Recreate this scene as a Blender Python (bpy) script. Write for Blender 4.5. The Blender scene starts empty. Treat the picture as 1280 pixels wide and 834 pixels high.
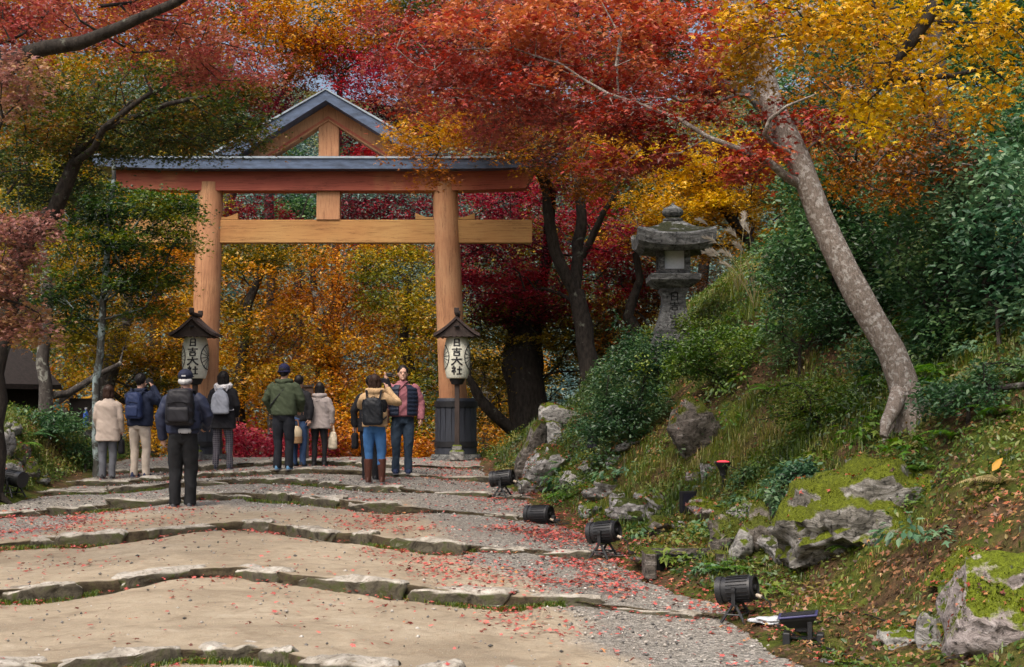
import bpy, bmesh, math, random
import numpy as np
from mathutils import Vector, Matrix
R = math.radians
scene = bpy.context.scene
COL = scene.collection
rng = np.random.default_rng(7)
random.seed(7)

# ------------------------------------------------------------------ camera, light, exposure
FPX = 1778.0
PITCH = math.atan(103 / FPX)
CAMZ = 1.6
cam_data = bpy.data.cameras.new('camera')
cam = bpy.data.objects.new('camera', cam_data); COL.objects.link(cam)
cam.location = (0, 0, CAMZ); cam.rotation_euler = (R(90) + PITCH, 0, 0)
cam_data.sensor_width = 36.0; cam_data.lens = 36.0 * FPX / 1280
cam_data.clip_start = 0.1; cam_data.clip_end = 2000
scene.camera = cam
SUN_EL, SUN_AZ = R(58), R(205)          # azimuth clockwise from +Y: high, behind the camera
world = bpy.data.worlds.new('World'); scene.world = world; world.use_nodes = True
nt = world.node_tree; nt.nodes.clear()
wo = nt.nodes.new('ShaderNodeOutputWorld'); wb = nt.nodes.new('ShaderNodeBackground'); ws = nt.nodes.new('ShaderNodeTexSky')
ws.sky_type = 'NISHITA'; ws.sun_disc = False; ws.sun_elevation = SUN_EL; ws.sun_rotation = SUN_AZ
ws.dust_density = 8.0; ws.air_density = 1.0; ws.ozone_density = 1.0
wb.inputs[1].default_value = 0.14
nt.links.new(ws.outputs[0], wb.inputs[0]); nt.links.new(wb.outputs[0], wo.inputs[0])
sun_d = bpy.data.lights.new('sun', 'SUN'); sun_d.energy = 1.7; sun_d.angle = R(38); sun_d.color = (1.0, 0.95, 0.88)
sun = bpy.data.objects.new('sun', sun_d); COL.objects.link(sun)
sd = Vector((math.sin(SUN_AZ) * math.cos(SUN_EL), math.cos(SUN_AZ) * math.cos(SUN_EL), math.sin(SUN_EL)))
sun.rotation_euler = sd.to_track_quat('Z', 'Y').to_euler(); sun.location = (0, 0, 40)
scene.view_settings.view_transform = 'Standard'; scene.view_settings.look = 'None'
scene.view_settings.exposure = 0.68; scene.view_settings.gamma = 1.0
scene.render.engine = 'CYCLES'
cy = scene.cycles
cy.use_denoising = True; cy.max_bounces = 6; cy.diffuse_bounces = 4; cy.glossy_bounces = 2
cy.transmission_bounces = 3; cy.transparent_max_bounces = 4; cy.caustics_reflective = False; cy.caustics_refractive = False
cy.use_adaptive_sampling = True; cy.adaptive_threshold = 0.015

# ------------------------------------------------------------------ picture point -> place
def W(px, py, d):
    """the point seen at photo pixel (px, py) at distance d along +Y"""
    a, b = px - 640.0, 417.0 - py
    c, s = math.cos(PITCH), math.sin(PITCH)
    dy = FPX * c - b * s; dz = FPX * s + b * c
    return np.array([a * d / dy, d, CAMZ + dz * d / dy])

# ------------------------------------------------------------------ noise
def _h(ix, iy, iz, seed):
    n = (ix * 374761393 + iy * 668265263 + iz * 2147483647 + seed * 1274126177) & 0xffffffff
    n = ((n ^ (n >> 13)) * 1274126177) & 0xffffffff
    n = (n ^ (n >> 16)) & 0xffffff
    return n / float(0xffffff)
def vn(x, y, z=0.0, seed=0):
    x, y, z = np.broadcast_arrays(np.asarray(x, float), np.asarray(y, float), np.asarray(z, float))
    ix, iy, iz = np.floor(x).astype(np.int64), np.floor(y).astype(np.int64), np.floor(z).astype(np.int64)
    fx, fy, fz = x - ix, y - iy, z - iz
    fx, fy, fz = [f * f * (3 - 2 * f) for f in (fx, fy, fz)]
    r = 0
    for dx in (0, 1):
        for dy in (0, 1):
            for dz in (0, 1):
                w = (fx if dx else 1 - fx) * (fy if dy else 1 - fy) * (fz if dz else 1 - fz)
                r = r + w * _h(ix + dx, iy + dy, iz + dz, seed)
    return r * 2 - 1
def fbm(x, y, z=0.0, o=4, seed=0):
    a, r, f = 1.0, 0, 1.0
    for i in range(o):
        r = r + a * vn(np.asarray(x) * f, np.asarray(y) * f, np.asarray(z) * f, seed + i * 17); a *= .5; f *= 2.03
    return r
def sst(a, b, x):
    t = np.clip((np.asarray(x, float) - a) / (b - a), 0, 1); return t * t * (3 - 2 * t)

# ------------------------------------------------------------------ terrain
def xb(y):                                   # right foot of the bank
    y = np.asarray(y, float); return 3.39 - .16 * np.minimum(y, 26) + .06 * np.sin(y * 1.3)
XL = -6.95                                   # left foot of the bank
def base(y):
    return -.32 + .045 * np.minimum(np.asarray(y, float), 25)
def crown(x, y):
    u = np.asarray(x, float) - (-1.5 - .067 * np.asarray(y, float))
    return -.13 * np.minimum(1, (u / 3.2) ** 2) * (1 - sst(22, 25, y))
EDGE_PX = [
    [(0, 829), (60, 827), (150, 816), (210, 811), (270, 806), (330, 809), (400, 821), (490, 829), (640, 842), (820, 856)],
    [(0, 738), (60, 733), (130, 722), (170, 720), (200, 712), (290, 706), (340, 712), (400, 722), (470, 725), (530, 732), (600, 740), (700, 746), (760, 752), (860, 766)],
    [(0, 678), (50, 672), (130, 668), (220, 660), (290, 650), (350, 652), (380, 660), (440, 665), (500, 672), (560, 680), (640, 686), (700, 691)],
    [(0, 641), (50, 637), (100, 634), (180, 625), (240, 620), (300, 615), (360, 617), (430, 626), (500, 631), (550, 637), (620, 643), (655, 647)],
    [(120, 613), (200, 606), (280, 600), (340, 598), (420, 603), (460, 607), (540, 613), (615, 620)],
    [(150, 600), (270, 591), (340, 588), (390, 586), (470, 590), (560, 597)],
    [(250, 584), (310, 578), (370, 574.5), (440, 577), (540, 583)],
]
def _edge(pl):
    X, Y = [], []
    for px, py in pl:
        d = 12.0
        for _ in range(8):
            x = (px - 640) / FPX * d
            d = (1.92 - float(crown(x, d))) / ((py - 520) / FPX + .045)
        X.append((px - 640) / FPX * d); Y.append(d)
    return np.array(X), np.array(Y)
def _smooth(e):
    X, Y = e; g_ = np.arange(X[0] - 1.2, X[-1] + 1.2, .05); y = np.interp(g_, X, Y)
    y = np.where(g_ < X[0], Y[0] - .30 * (X[0] - g_), np.where(g_ > X[-1], Y[-1] - .12 * (g_ - X[-1]), y))
    k = np.exp(-.5 * (np.arange(-18, 19) * .05 / .30) ** 2); k /= k.sum()
    ys = np.convolve(np.pad(y, 18, mode='edge'), k, mode='valid'); m_ = (g_ >= X[0]) & (g_ <= X[-1])
    return g_[m_], ys[m_] + .035 * np.sin(g_[m_] * 4.1 + Y[0]) + .02 * np.sin(g_[m_] * 9.7 + 2 * Y[0])
_edges = [_smooth(_edge(p)) for p in EDGE_PX]
def _E(k, x):
    X, Y = _edges[k]; x = np.asarray(x, float)
    y = np.interp(x, X, Y)
    y = np.where(x < X[0], Y[0] - .30 * (X[0] - x), y)
    return np.where(x > X[-1], Y[-1] - .12 * (x - X[-1]), y)
NST = len(EDGE_PX) + 2
def edges_at(x):
    """y of every step edge at x, nearest first (two more steps lie below the frame)"""
    x = np.asarray(x, float); e = [_E(0, x) - 5.6, _E(0, x) - 2.9]
    for k in range(len(EDGE_PX)):
        y = _E(k, x)
        e.append(np.maximum(y, e[-1] + .55))
    return np.array(e)
def lip(x, y): return base(y) + crown(x, y)
def riser(x, y):
    u = np.asarray(x, float)
    g = xgr(y)
    r = .035 + (.066 + .026 * np.sin(u * 1.9 + np.asarray(y) * 2.3)) * (1 - sst(g - .4, g + .5, u)) * (.55 + .45 * sst(3.6, 1.6, np.abs(u + 2.4)))
    return np.where(np.asarray(y) > 19.5, np.minimum(r, .075), r)
def xgr(y):                                   # where sand gives way to the gravel ramp
    return np.interp(y, [0, 8.7, 11, 15.5, 18.9, 30], [3.0, 1.05, .40, -.80, -1.5, -2.5])
def path_z(x, y):
    x, y = np.broadcast_arrays(np.asarray(x, float), np.asarray(y, float))
    e = edges_at(x)
    z = lip(x, e[0]) - .06 - .02 * (e[0] - y)
    for k in range(NST - 1):
        t = np.clip((y - e[k]) / (e[k + 1] - e[k]), 0, 1)
        a = lip(x, e[k]); b = lip(x, e[k + 1]) - riser(x, e[k + 1])
        z = np.where(y >= e[k], a + (b - a) * t, z)
    return np.where(y >= e[-1], .80 + (lip(x, e[-1]) - .80) * (1 - sst(0, 1.0, y - e[-1])), z)
def ground_z(x, y):
    x, y = np.broadcast_arrays(np.asarray(x, float), np.asarray(y, float))
    b = base(y) + crown(x, y)
    plat = np.where(y > 24, .80, b)
    u = x - xb(y)
    nb = .09 * fbm(x * .9, y * .9, o=3, seed=3) + .035 * fbm(x * 3.1, y * 3.1, o=2, seed=9)
    toe = .95 - .75 * sst(14.5, 18.5, y); uu = np.minimum(u, 4.6)
    right = np.where(u > 0, .20 * np.minimum(uu, toe) + .80 * np.maximum(uu - toe, 0) + .36 * np.maximum(u - 4.6, 0), 0)
    right = np.minimum(right, 13) + nb * sst(0, .5, u)
    right = right * (1 - sst(24.2, 27.0 + .35 * np.maximum(u, 0), y)) * sst(-8, 1, y + 4)
    v = XL - x
    left = sst(0, 1.1, v) * (1.02 + .12 * np.minimum(np.maximum(v - 1, 0), 14)) + 1.0 * nb * sst(.1, .8, v)
    left = left * (1 - .7 * sst(21, 30, y))
    h = plat - .16 * (1 - sst(-.35, .05, u)) * (1 - sst(-.35, .05, v)) + right + left
    fall = sst(27.6, 40, y) * 3.9 + sst(36, 60, y) * 2.0
    hill = 26 * sst(75, 150, y) + 34 * sst(120, 260, y) + 2.5 * fbm(x * .03, y * .03, seed=5) * sst(70, 120, y)
    side = 5 * sst(14, 45, np.abs(x)) * sst(25, 50, y)
    return h - fall + hill + side
def surf(x, y):
    x, y = np.broadcast_arrays(np.asarray(x, float), np.asarray(y, float))
    onp = (x > XL - .02) & (x < xb(y) + .02) & (y < 27.8)
    return np.where(onp, path_z(x, y), ground_z(x, y))
def hit(px, py, d0=4.5, d1=40.0):
    """first place where the line of sight through a photo pixel meets the ground"""
    d = np.arange(d0, d1, .03)
    p0, p1 = W(px, py, 1.0), W(px, py, 2.0); s = p1 - p0; o = p0 - s
    x = o[0] + s[0] * d; z = o[2] + s[2] * d
    g = surf(x, d); below = z <= g
    i = int(np.argmax(below)) if below.any() else int(np.argmin(np.where(d > 8, z - g, 99)))
    return np.array([x[i], d[i], g[i]])

# ------------------------------------------------------------------ materials
def N(t, kind, **kw):
    n = t.nodes.new(kind)
    for k, v in kw.items():
        if k.startswith('i_'):
            key = k[2:].replace('_', ' '); n.inputs[int(key) if key.isdigit() else key].default_value = v
        else: setattr(n, k, v)
    return n
def newmat(name):
    m = bpy.data.materials.new(name); m.use_nodes = True
    t = m.node_tree; t.nodes.clear()
    o = t.nodes.new('ShaderNodeOutputMaterial'); return m, t, o
def ramp(t, fac, stops, interp='LINEAR'):
    r = t.nodes.new('ShaderNodeValToRGB'); r.color_ramp.interpolation = interp
    e = r.color_ramp.elements
    while len(e) > len(stops): e.remove(e[-1])
    while len(e) < len(stops): e.new(.5)
    for el, (p, c) in zip(e, stops): el.position = p; el.color = (*c, 1)
    if fac is not None: t.links.new(fac, r.inputs[0])
    return r.outputs[0]
def mixc(t, f, a, b, mode='MIX'):
    m = t.nodes.new('ShaderNodeMix'); m.data_type = 'RGBA'; m.blend_type = mode
    L = t.links
    for sock, v in ((m.inputs[0], f), (m.inputs[6], a), (m.inputs[7], b)):
        if isinstance(v, (int, float)): sock.default_value = v
        elif isinstance(v, tuple): sock.default_value = (*v, 1)
        else: L.new(v, sock)
    return m.outputs[2]
def coords(t, scale=(1, 1, 1), kind='Object'):
    tc = t.nodes.new('ShaderNodeTexCoord'); mp = t.nodes.new('ShaderNodeMapping'); mp.inputs['Scale'].default_value = scale
    t.links.new(tc.outputs[kind], mp.inputs[0]); return mp.outputs[0]
def noise(t, co, scale, detail=4, rough=.55, dist=0):
    n = N(t, 'ShaderNodeTexNoise', i_Scale=scale, i_Detail=detail, i_Roughness=rough, i_Distortion=dist)
    t.links.new(co, n.inputs['Vector']); return n.outputs['Fac']
def bump(t, h, dist, strength=1.0):
    b = N(t, 'ShaderNodeBump', i_Strength=strength, i_Distance=dist); t.links.new(h, b.inputs['Height']); return b.outputs[0]
def princ(t, o, col, rough=.7, nrm=None, metal=0.0, spec=.4):
    p = t.nodes.new('ShaderNodeBsdfPrincipled')
    for k, v in (('Base Color', col), ('Roughness', rough), ('Metallic', metal), ('Specular IOR Level', spec)):
        if isinstance(v, (int, float)): p.inputs[k].default_value = v
        elif isinstance(v, tuple): p.inputs[k].default_value = (*v, 1)
        else: t.links.new(v, p.inputs[k])
    if nrm is not None: t.links.new(nrm, p.inputs['Normal'])
    t.links.new(p.outputs[0], o.inputs[0]); return p
def simple(name, c, rough=.6, var=.25, scale=14, bd=.004, metal=0.0, spec=.35, kind='Object', stretch=(1, 1, 1)):
    m, t, o = newmat(name); co = coords(t, stretch, kind)
    n = noise(t, co, scale, 5)
    c2 = tuple(min(1, x * (1 + var)) for x in c); c1 = tuple(x * (1 - var) for x in c)
    col = ramp(t, n, [(.3, c1), (.7, c2)])
    n2 = noise(t, co, scale * 6, 3)
    princ(t, o, col, rough, bump(t, n2, bd, .7) if bd else None, metal, spec); return m
def leafmat(name, stops, trans=.38, rough=.5):
    m, t, o = newmat(name)
    a = N(t, 'ShaderNodeAttribute', attribute_name='tint')
    col = ramp(t, a.outputs['Fac'], stops)
    d = N(t, 'ShaderNodeBsdfDiffuse'); tr = N(t, 'ShaderNodeBsdfTranslucent'); gl = N(t, 'ShaderNodeBsdfGlossy', i_Roughness=rough)
    gl.inputs['Color'].default_value = (1, 1, 1, 1)
    mx = N(t, 'ShaderNodeMixShader', i_0=trans); mg = N(t, 'ShaderNodeMixShader', i_0=.035)
    L = t.links; L.new(col, d.inputs['Color'])
    hs = N(t, 'ShaderNodeHueSaturation', i_Saturation=1.12, i_Value=1.15); L.new(col, hs.inputs['Color']); L.new(hs.outputs[0], tr.inputs['Color'])
    L.new(d.outputs[0], mx.inputs[1]); L.new(tr.outputs[0], mx.inputs[2]); L.new(mx.outputs[0], mg.inputs[1]); L.new(gl.outputs[0], mg.inputs[2])
    L.new(mg.outputs[0], o.inputs[0]); return m
def vivid(c, f=1.14):
    l = .3 * c[0] + .59 * c[1] + .11 * c[2]; return tuple(max(.003, l + (q - l) * f) for q in c)
def even(cs):
    cs = [vivid(c) for c in cs]; n = len(cs) - 1; return [(.08 + .84 * i / n, c) for i, c in enumerate(cs)]
LM = {k: leafmat('leaves_' + k, even(v)) for k, v in dict(
    crimson=[(.05, .008, .014), (.17, .012, .03), (.30, .022, .045), (.36, .045, .05)],
    red=[(.12, .028, .022), (.30, .055, .046), (.42, .10, .08), (.46, .19, .10)],
    rose=[(.22, .02, .04), (.42, .06, .085), (.55, .11, .13), (.55, .22, .16)],
    salmon=[(.07, .045, .022), (.25, .055, .055), (.36, .105, .095), (.36, .15, .10)],
    pink=[(.11, .055, .045), (.25, .12, .105), (.34, .18, .155), (.30, .19, .10)],
    orange=[(.17, .06, .01), (.42, .13, .016), (.55, .22, .024), (.58, .32, .03)],
    rust=[(.10, .04, .012), (.26, .085, .02), (.40, .15, .03), (.46, .25, .04)],
    gold=[(.20, .11, .01), (.50, .25, .013), (.62, .36, .018), (.55, .38, .035)],
    yellow=[(.06, .065, .01), (.24, .17, .012), (.46, .28, .016), (.48, .20, .018)],
    lime=[(.045, .06, .01), (.12, .135, .014), (.26, .22, .016), (.42, .27, .02)],
    olive=[(.025, .03, .008), (.075, .075, .012), (.17, .13, .014), (.27, .17, .018)],
    green=[(.014, .032, .010), (.034, .07, .016), (.075, .12, .02), (.20, .19, .02)],
    brown=[(.018, .032, .012), (.04, .068, .02), (.10, .105, .022), (.20, .10, .03)],
    redbrown=[(.10, .035, .02), (.22, .06, .035), (.30, .12, .04), (.14, .12, .03)],
    darkgreen=[(.012, .032, .016), (.028, .070, .030), (.055, .115, .045), (.10, .16, .065)],
    evergreen=[(.022, .055, .026), (.05, .115, .048), (.09, .175, .07), (.16, .24, .10)],
    bluegreen=[(.024, .060, .034), (.058, .132, .07), (.105, .195, .105), (.18, .27, .15)],
    fern=[(.02, .06, .012), (.05, .13, .02), (.10, .20, .03), (.16, .24, .05)],
    grass=[(.04, .07, .014), (.085, .14, .02), (.165, .20, .036), (.28, .24, .09)],
    straw=[(.16, .12, .06), (.30, .24, .12), (.40, .33, .19), (.22, .20, .08)],
    litter=[(.045, .022, .014), (.20, .05, .03), (.38, .085, .06), (.42, .22, .10)],
    littered=[(.20, .025, .02), (.42, .055, .045), (.55, .12, .09), (.45, .20, .10)],
).items()}
def barkmat(name, c1, c2, lichen=None, amt=.55, sc=6):
    m, t, o = newmat(name); co = coords(t, (1, 1, .35)); co2 = coords(t)
    n = noise(t, co, sc * 3, 6, .65); col = ramp(t, n, [(.3, c1), (.7, c2)])
    if lichen:
        l = ramp(t, noise(t, co2, sc, 5, .62, .4), [(amt - .04, (0, 0, 0)), (amt + .05, (1, 1, 1))])
        col = mixc(t, l, col, lichen)
    princ(t, o, col, .9, bump(t, n, .03, .9), spec=.15); return m
BK = dict(dark=barkmat('bark_dark', (.012, .010, .009), (.05, .042, .035), (.12, .125, .10), .66),
          pale=barkmat('bark_pale', (.11, .09, .075), (.26, .22, .19), (.35, .33, .305), .56, 20),
          lichen=barkmat('bark_lichen', (.03, .03, .027), (.09, .09, .08), (.24, .30, .30), .52, 5),
          grey=barkmat('bark_grey', (.03, .026, .024), (.10, .088, .08), (.24, .24, .21), .58),
          twig=barkmat('bark_twig', (.10, .085, .08), (.24, .20, .18), (.34, .31, .29), .6, 9))
def rockmat(name, c1, c2, c3, moss=(.13, .17, .012), mamt=.5):
    m, t, o = newmat(name); co = coords(t)
    n = noise(t, coords(t, (1, 1, 2.2)), 5, 9, .7, 1.2); n2 = noise(t, co, 22, 6, .7)
    col = ramp(t, n, [(.34, c1), (.5, c2), (.64, c3)])
    col = mixc(t, ramp(t, n2, [(.52, (0, 0, 0)), (.66, (1, 1, 1))]), col, tuple(x * .35 for x in c1))
    g = N(t, 'ShaderNodeNewGeometry'); sx = N(t, 'ShaderNodeSeparateXYZ'); t.links.new(g.outputs['Normal'], sx.inputs[0])
    md = N(t, 'ShaderNodeMath', operation='MULTIPLY_ADD', i_1=.55, i_2=0.0); t.links.new(sx.outputs[2], md.inputs[0])
    ma = N(t, 'ShaderNodeMath', operation='ADD'); t.links.new(md.outputs[0], ma.inputs[0]); t.links.new(noise(t, co, 3.2, 5, .65), ma.inputs[1])
    mk = ramp(t, ma.outputs[0], [(1.02 - mamt * .55, (0, 0, 0)), (1.10 - mamt * .55, (1, 1, 1))])
    mc = ramp(t, noise(t, co, 30, 4), [(.3, tuple(x * .45 for x in moss)), (.7, moss)])
    col = mixc(t, mk, col, mc)
    hh = mixc(t, mk, n, noise(t, co, 70, 3))
    princ(t, o, col, .92, bump(t, hh, .035, 1), spec=.2); return m
RM = dict(grey=rockmat('rock_grey', (.10, .095, .09), (.24, .235, .22), (.42, .41, .39), mamt=.32),
          mossy=rockmat('rock_mossy', (.05, .048, .04), (.16, .15, .13), (.34, .33, .31), (.14, .17, .013), .66),
          pink=rockmat('rock_pink', (.13, .11, .10), (.27, .235, .225), (.44, .40, .39), (.15, .19, .013), .56),
          pale=rockmat('rock_pale', (.09, .085, .075), (.27, .26, .25), (.46, .45, .45), (.07, .09, .015), .42),
          dark=rockmat('rock_dark', (.045, .04, .034), (.12, .105, .09), (.24, .22, .2), (.10, .12, .015), .62),
          kerb=rockmat('rock_kerb', (.13, .115, .09), (.28, .25, .205), (.40, .37, .315), (.05, .055, .015), -.1),
          lantern=rockmat('stone_lantern', (.045, .046, .046), (.12, .123, .12), (.23, .235, .23), (.05, .055, .025), .12))
def kerbmat():
    m, t, o = newmat('kerb_stone'); co = coords(t, (1, 1, 1)); g = N(t, 'ShaderNodeNewGeometry'); sx = N(t, 'ShaderNodeSeparateXYZ'); t.links.new(g.outputs['Normal'], sx.inputs[0])
    tc = N(t, 'ShaderNodeNewGeometry').outputs['Position']
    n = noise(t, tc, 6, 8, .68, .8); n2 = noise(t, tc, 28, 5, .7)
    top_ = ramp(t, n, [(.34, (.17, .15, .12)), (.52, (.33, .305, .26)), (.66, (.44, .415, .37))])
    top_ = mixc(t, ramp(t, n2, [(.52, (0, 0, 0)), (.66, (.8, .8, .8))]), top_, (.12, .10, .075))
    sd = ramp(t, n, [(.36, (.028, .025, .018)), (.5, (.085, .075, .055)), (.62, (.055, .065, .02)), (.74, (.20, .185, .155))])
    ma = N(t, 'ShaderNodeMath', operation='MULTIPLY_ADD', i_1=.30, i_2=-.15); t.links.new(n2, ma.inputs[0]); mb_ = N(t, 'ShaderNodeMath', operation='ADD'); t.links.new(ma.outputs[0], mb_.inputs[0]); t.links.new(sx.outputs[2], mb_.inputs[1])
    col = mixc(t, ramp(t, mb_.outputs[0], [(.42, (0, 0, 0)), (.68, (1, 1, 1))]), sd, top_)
    princ(t, o, col, .93, bump(t, mixc(t, .5, n, n2), .03, 1), spec=.15); return m
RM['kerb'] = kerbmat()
def plain(name, c, rough=.5, metal=0.0, spec=.4): return simple(name, c, rough, .18, 20, .002, metal, spec)

# ------------------------------------------------------------------ mesh helpers
class MB:
    def __init__(s): s.v = []; s.f = []; s.n = 0
    def add(s, v, f):
        s.v.append(np.asarray(v, float).reshape(-1, 3)); s.f += [tuple(i + s.n for i in q) for q in f]; s.n += len(s.v[-1]); return s
    def box(s, c, sz, rz=0.0, M=None, bev=0.0):
        x, y, z = [q / 2 for q in sz]
        if bev:
            b = min(bev, x * .9, y * .9, z * .9); v = []; f = []
            for k, (zz, ins) in enumerate(((-z, b), (-z + b, 0), (z - b, 0), (z, b))):
                X, Y = x - ins, y - ins
                v += [(-X + b * .7, -Y, zz), (X - b * .7, -Y, zz), (X, -Y + b * .7, zz), (X, Y - b * .7, zz), (X - b * .7, Y, zz), (-X + b * .7, Y, zz), (-X, Y - b * .7, zz), (-X, -Y + b * .7, zz)]
            for k in range(3):
                for i in range(8): f.append((k * 8 + i, k * 8 + (i + 1) % 8, k * 8 + 8 + (i + 1) % 8, k * 8 + 8 + i))
            f += [tuple(range(7, -1, -1)), tuple(range(24, 32))]
        else:
            v = [(a * x, b * y, d * z) for d in (-1, 1) for a, b in ((-1, -1), (1, -1), (1, 1), (-1, 1))]
            f = [(3, 2, 1, 0), (4, 5, 6, 7), (0, 1, 5, 4), (1, 2, 6, 5), (2, 3, 7, 6), (3, 0, 4, 7)]
        v = np.array(v, float)
        if rz: v = v @ np.array(Matrix.Rotation(rz, 3, 'Z')).T
        if M is not None: v = v @ np.array(M).T
        return s.add(v + np.array(c), f)
    def rings(s, rs, cap=True):
        n = len(rs[0]); f = []
        for k in range(len(rs) - 1):
            for i in range(n): f.append((k * n + i, k * n + (i + 1) % n, (k + 1) * n + (i + 1) % n, (k + 1) * n + i))
        if cap: f += [tuple(range(n - 1, -1, -1)), tuple(range((len(rs) - 1) * n, len(rs) * n))]
        return s.add(np.concatenate(rs), f)
    def tube(s, pts, rad, n=8, cap=True, flat=1.0):
        P = np.array(pts, float); k = len(P)
        if np.isscalar(rad): rad = [rad] * k
        T = np.gradient(P, axis=0); T /= np.linalg.norm(T, axis=1)[:, None] + 1e-9
        u = np.cross(T[0], [0, 0, 1.0]); 
        if np.linalg.norm(u) < .1: u = np.cross(T[0], [0, 1.0, 0])
        rs = []; a = np.arange(n) * 2 * math.pi / n
        for i in range(k):
            u = u - T[i] * (u @ T[i]); u /= np.linalg.norm(u) + 1e-9; w = np.cross(T[i], u)
            rs.append(P[i] + rad[i] * (np.cos(a)[:, None] * u + flat * np.sin(a)[:, None] * w))
        return s.rings(rs, cap)
    def lathe(s, prof, c=(0, 0, 0), n=24, M=None, sq=None):
        a = np.arange(n) * 2 * math.pi / n; rs = []
        ca, sa = np.cos(a), np.sin(a)
        for r, z in prof:
            v = np.stack([r * ca, r * sa, np.full(n, z)], 1)
            if M is not None: v = v @ np.array(M).T
            rs.append(v + np.array(c))
        return s.rings(rs)
    def oval(s, secs, c=(0, 0, 0), n=16, p=2.3):
        """loft of superellipse sections (z, rx, ry, dx, dy)"""
        a = np.arange(n) * 2 * math.pi / n; rs = []
        cx = np.sign(np.cos(a)) * np.abs(np.cos(a)) ** (2 / p); sy = np.sign(np.sin(a)) * np.abs(np.sin(a)) ** (2 / p)
        for q in secs:
            z, rx, ry = q[:3]; dx, dy = (q[3], q[4]) if len(q) > 3 else (0, 0)
            rs.append(np.stack([rx * cx + dx, ry * sy + dy, np.full(n, z)], 1) + np.array(c))
        return s.rings(rs)
    def ball(s, c, r, n=12, m=8):
        r = (r, r, r) if np.isscalar(r) else r
        th = np.linspace(.08, math.pi - .08, m)
        a = np.arange(n) * 2 * math.pi / n
        rs = [np.stack([r[0] * math.sin(t) * np.cos(a), r[1] * math.sin(t) * np.sin(a), np.full(n, -r[2] * math.cos(t))], 1) + np.array(c) for t in th]
        return s.rings(rs)
    def prism(s, poly, y0, y1):
        """outline in (x, z) given depth along y"""
        n = len(poly); v = [(x, y0, z) for x, z in poly] + [(x, y1, z) for x, z in poly]
        f = [(i, (i + 1) % n, n + (i + 1) % n, n + i) for i in range(n)] + [tuple(range(n - 1, -1, -1)), tuple(range(n, 2 * n))]
        return s.add(v, f)
    def arrays(s): return np.concatenate(s.v), s.f
    def mesh(s, name, smooth=True, ang=40):
        me = bpy.data.meshes.new(name); v, f = s.arrays(); me.from_pydata(v.tolist(), [], f); me.validate()
        bm = bmesh.new(); bm.from_mesh(me); bmesh.ops.recalc_face_normals(bm, faces=bm.faces); bm.to_mesh(me); bm.free()
        if smooth:
            me.polygons.foreach_set('use_smooth', [True] * len(me.polygons))
            try: me.set_sharp_from_angle(angle=R(ang))
            except Exception: pass
        me.update(); return me
def link(name, me, mat=None, parent=None, loc=None):
    o = bpy.data.objects.new(name, me); COL.objects.link(o)
    if mat is not None and me is not None and not len(me.materials): me.materials.append(mat)
    if parent is not None: o.parent = parent
    if loc is not None: o.location = loc
    return o
def part(name, mb, mat, parent, smooth=True, ang=40, label=None):
    o = link(name, mb.mesh(name, smooth, ang), mat, parent)
    if label: o['label'] = label
    return o
def tag(o, label, cat, group=None):
    o['label'] = label; o['category'] = cat
    if group: o['group'] = group
    return o
def thing(name, label, cat, loc=(0, 0, 0), rz=0.0, group=None):
    o = bpy.data.objects.new(name, None); COL.objects.link(o); o.empty_display_size = .2
    o.location = tuple(float(q) for q in loc); o.rotation_euler = (0, 0, rz); return tag(o, label, cat, group)
def dup(root, loc, rz=None, label=None, scale=None):
    r = root.copy(); COL.objects.link(r); r.location = tuple(float(q) for q in loc)
    if rz is not None: r.rotation_euler = (0, 0, rz)
    if scale is not None: r.scale = (scale,) * 3
    if label: r['label'] = label
    for ch in list(root.children):
        c = ch.copy(); COL.objects.link(c); c.parent = r
        for g in list(ch.children):
            d = g.copy(); COL.objects.link(d); d.parent = c
    return r
def fastmesh(name, V, F, attr=None, smooth=False):
    """V (n,3), F (m,k) uniform polygons, attr: per-vertex tint"""
    me = bpy.data.meshes.new(name); m, k = F.shape
    me.vertices.add(len(V)); me.vertices.foreach_set('co', V.astype(np.float32).ravel())
    me.loops.add(m * k); me.loops.foreach_set('vertex_index', F.astype(np.int32).ravel())
    me.polygons.add(m); me.polygons.foreach_set('loop_start', np.arange(0, m * k, k, dtype=np.int32))
    me.polygons.foreach_set('loop_total', np.full(m, k, dtype=np.int32))
    if smooth: me.polygons.foreach_set('use_smooth', np.ones(m, bool))
    me.update(calc_edges=True)
    if attr is not None:
        a = me.attributes.new('tint', 'FLOAT', 'POINT'); a.data.foreach_set('value', attr.astype(np.float32))
    return me
def gridmesh(name, X, Y, Z, attrs=None):
    ny, nx = X.shape; V = np.stack([X, Y, Z], -1).reshape(-1, 3)
    i = np.arange(nx - 1)[None, :] + nx * np.arange(ny - 1)[:, None]; i = i.ravel()
    F = np.stack([i, i + 1, i + nx + 1, i + nx], 1)
    me = fastmesh(name, V, F, smooth=True)
    for k, v in (attrs or {}).items():
        a = me.attributes.new(k, 'FLOAT', 'POINT'); a.data.foreach_set('value', v.astype(np.float32).ravel())
    return me

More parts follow.
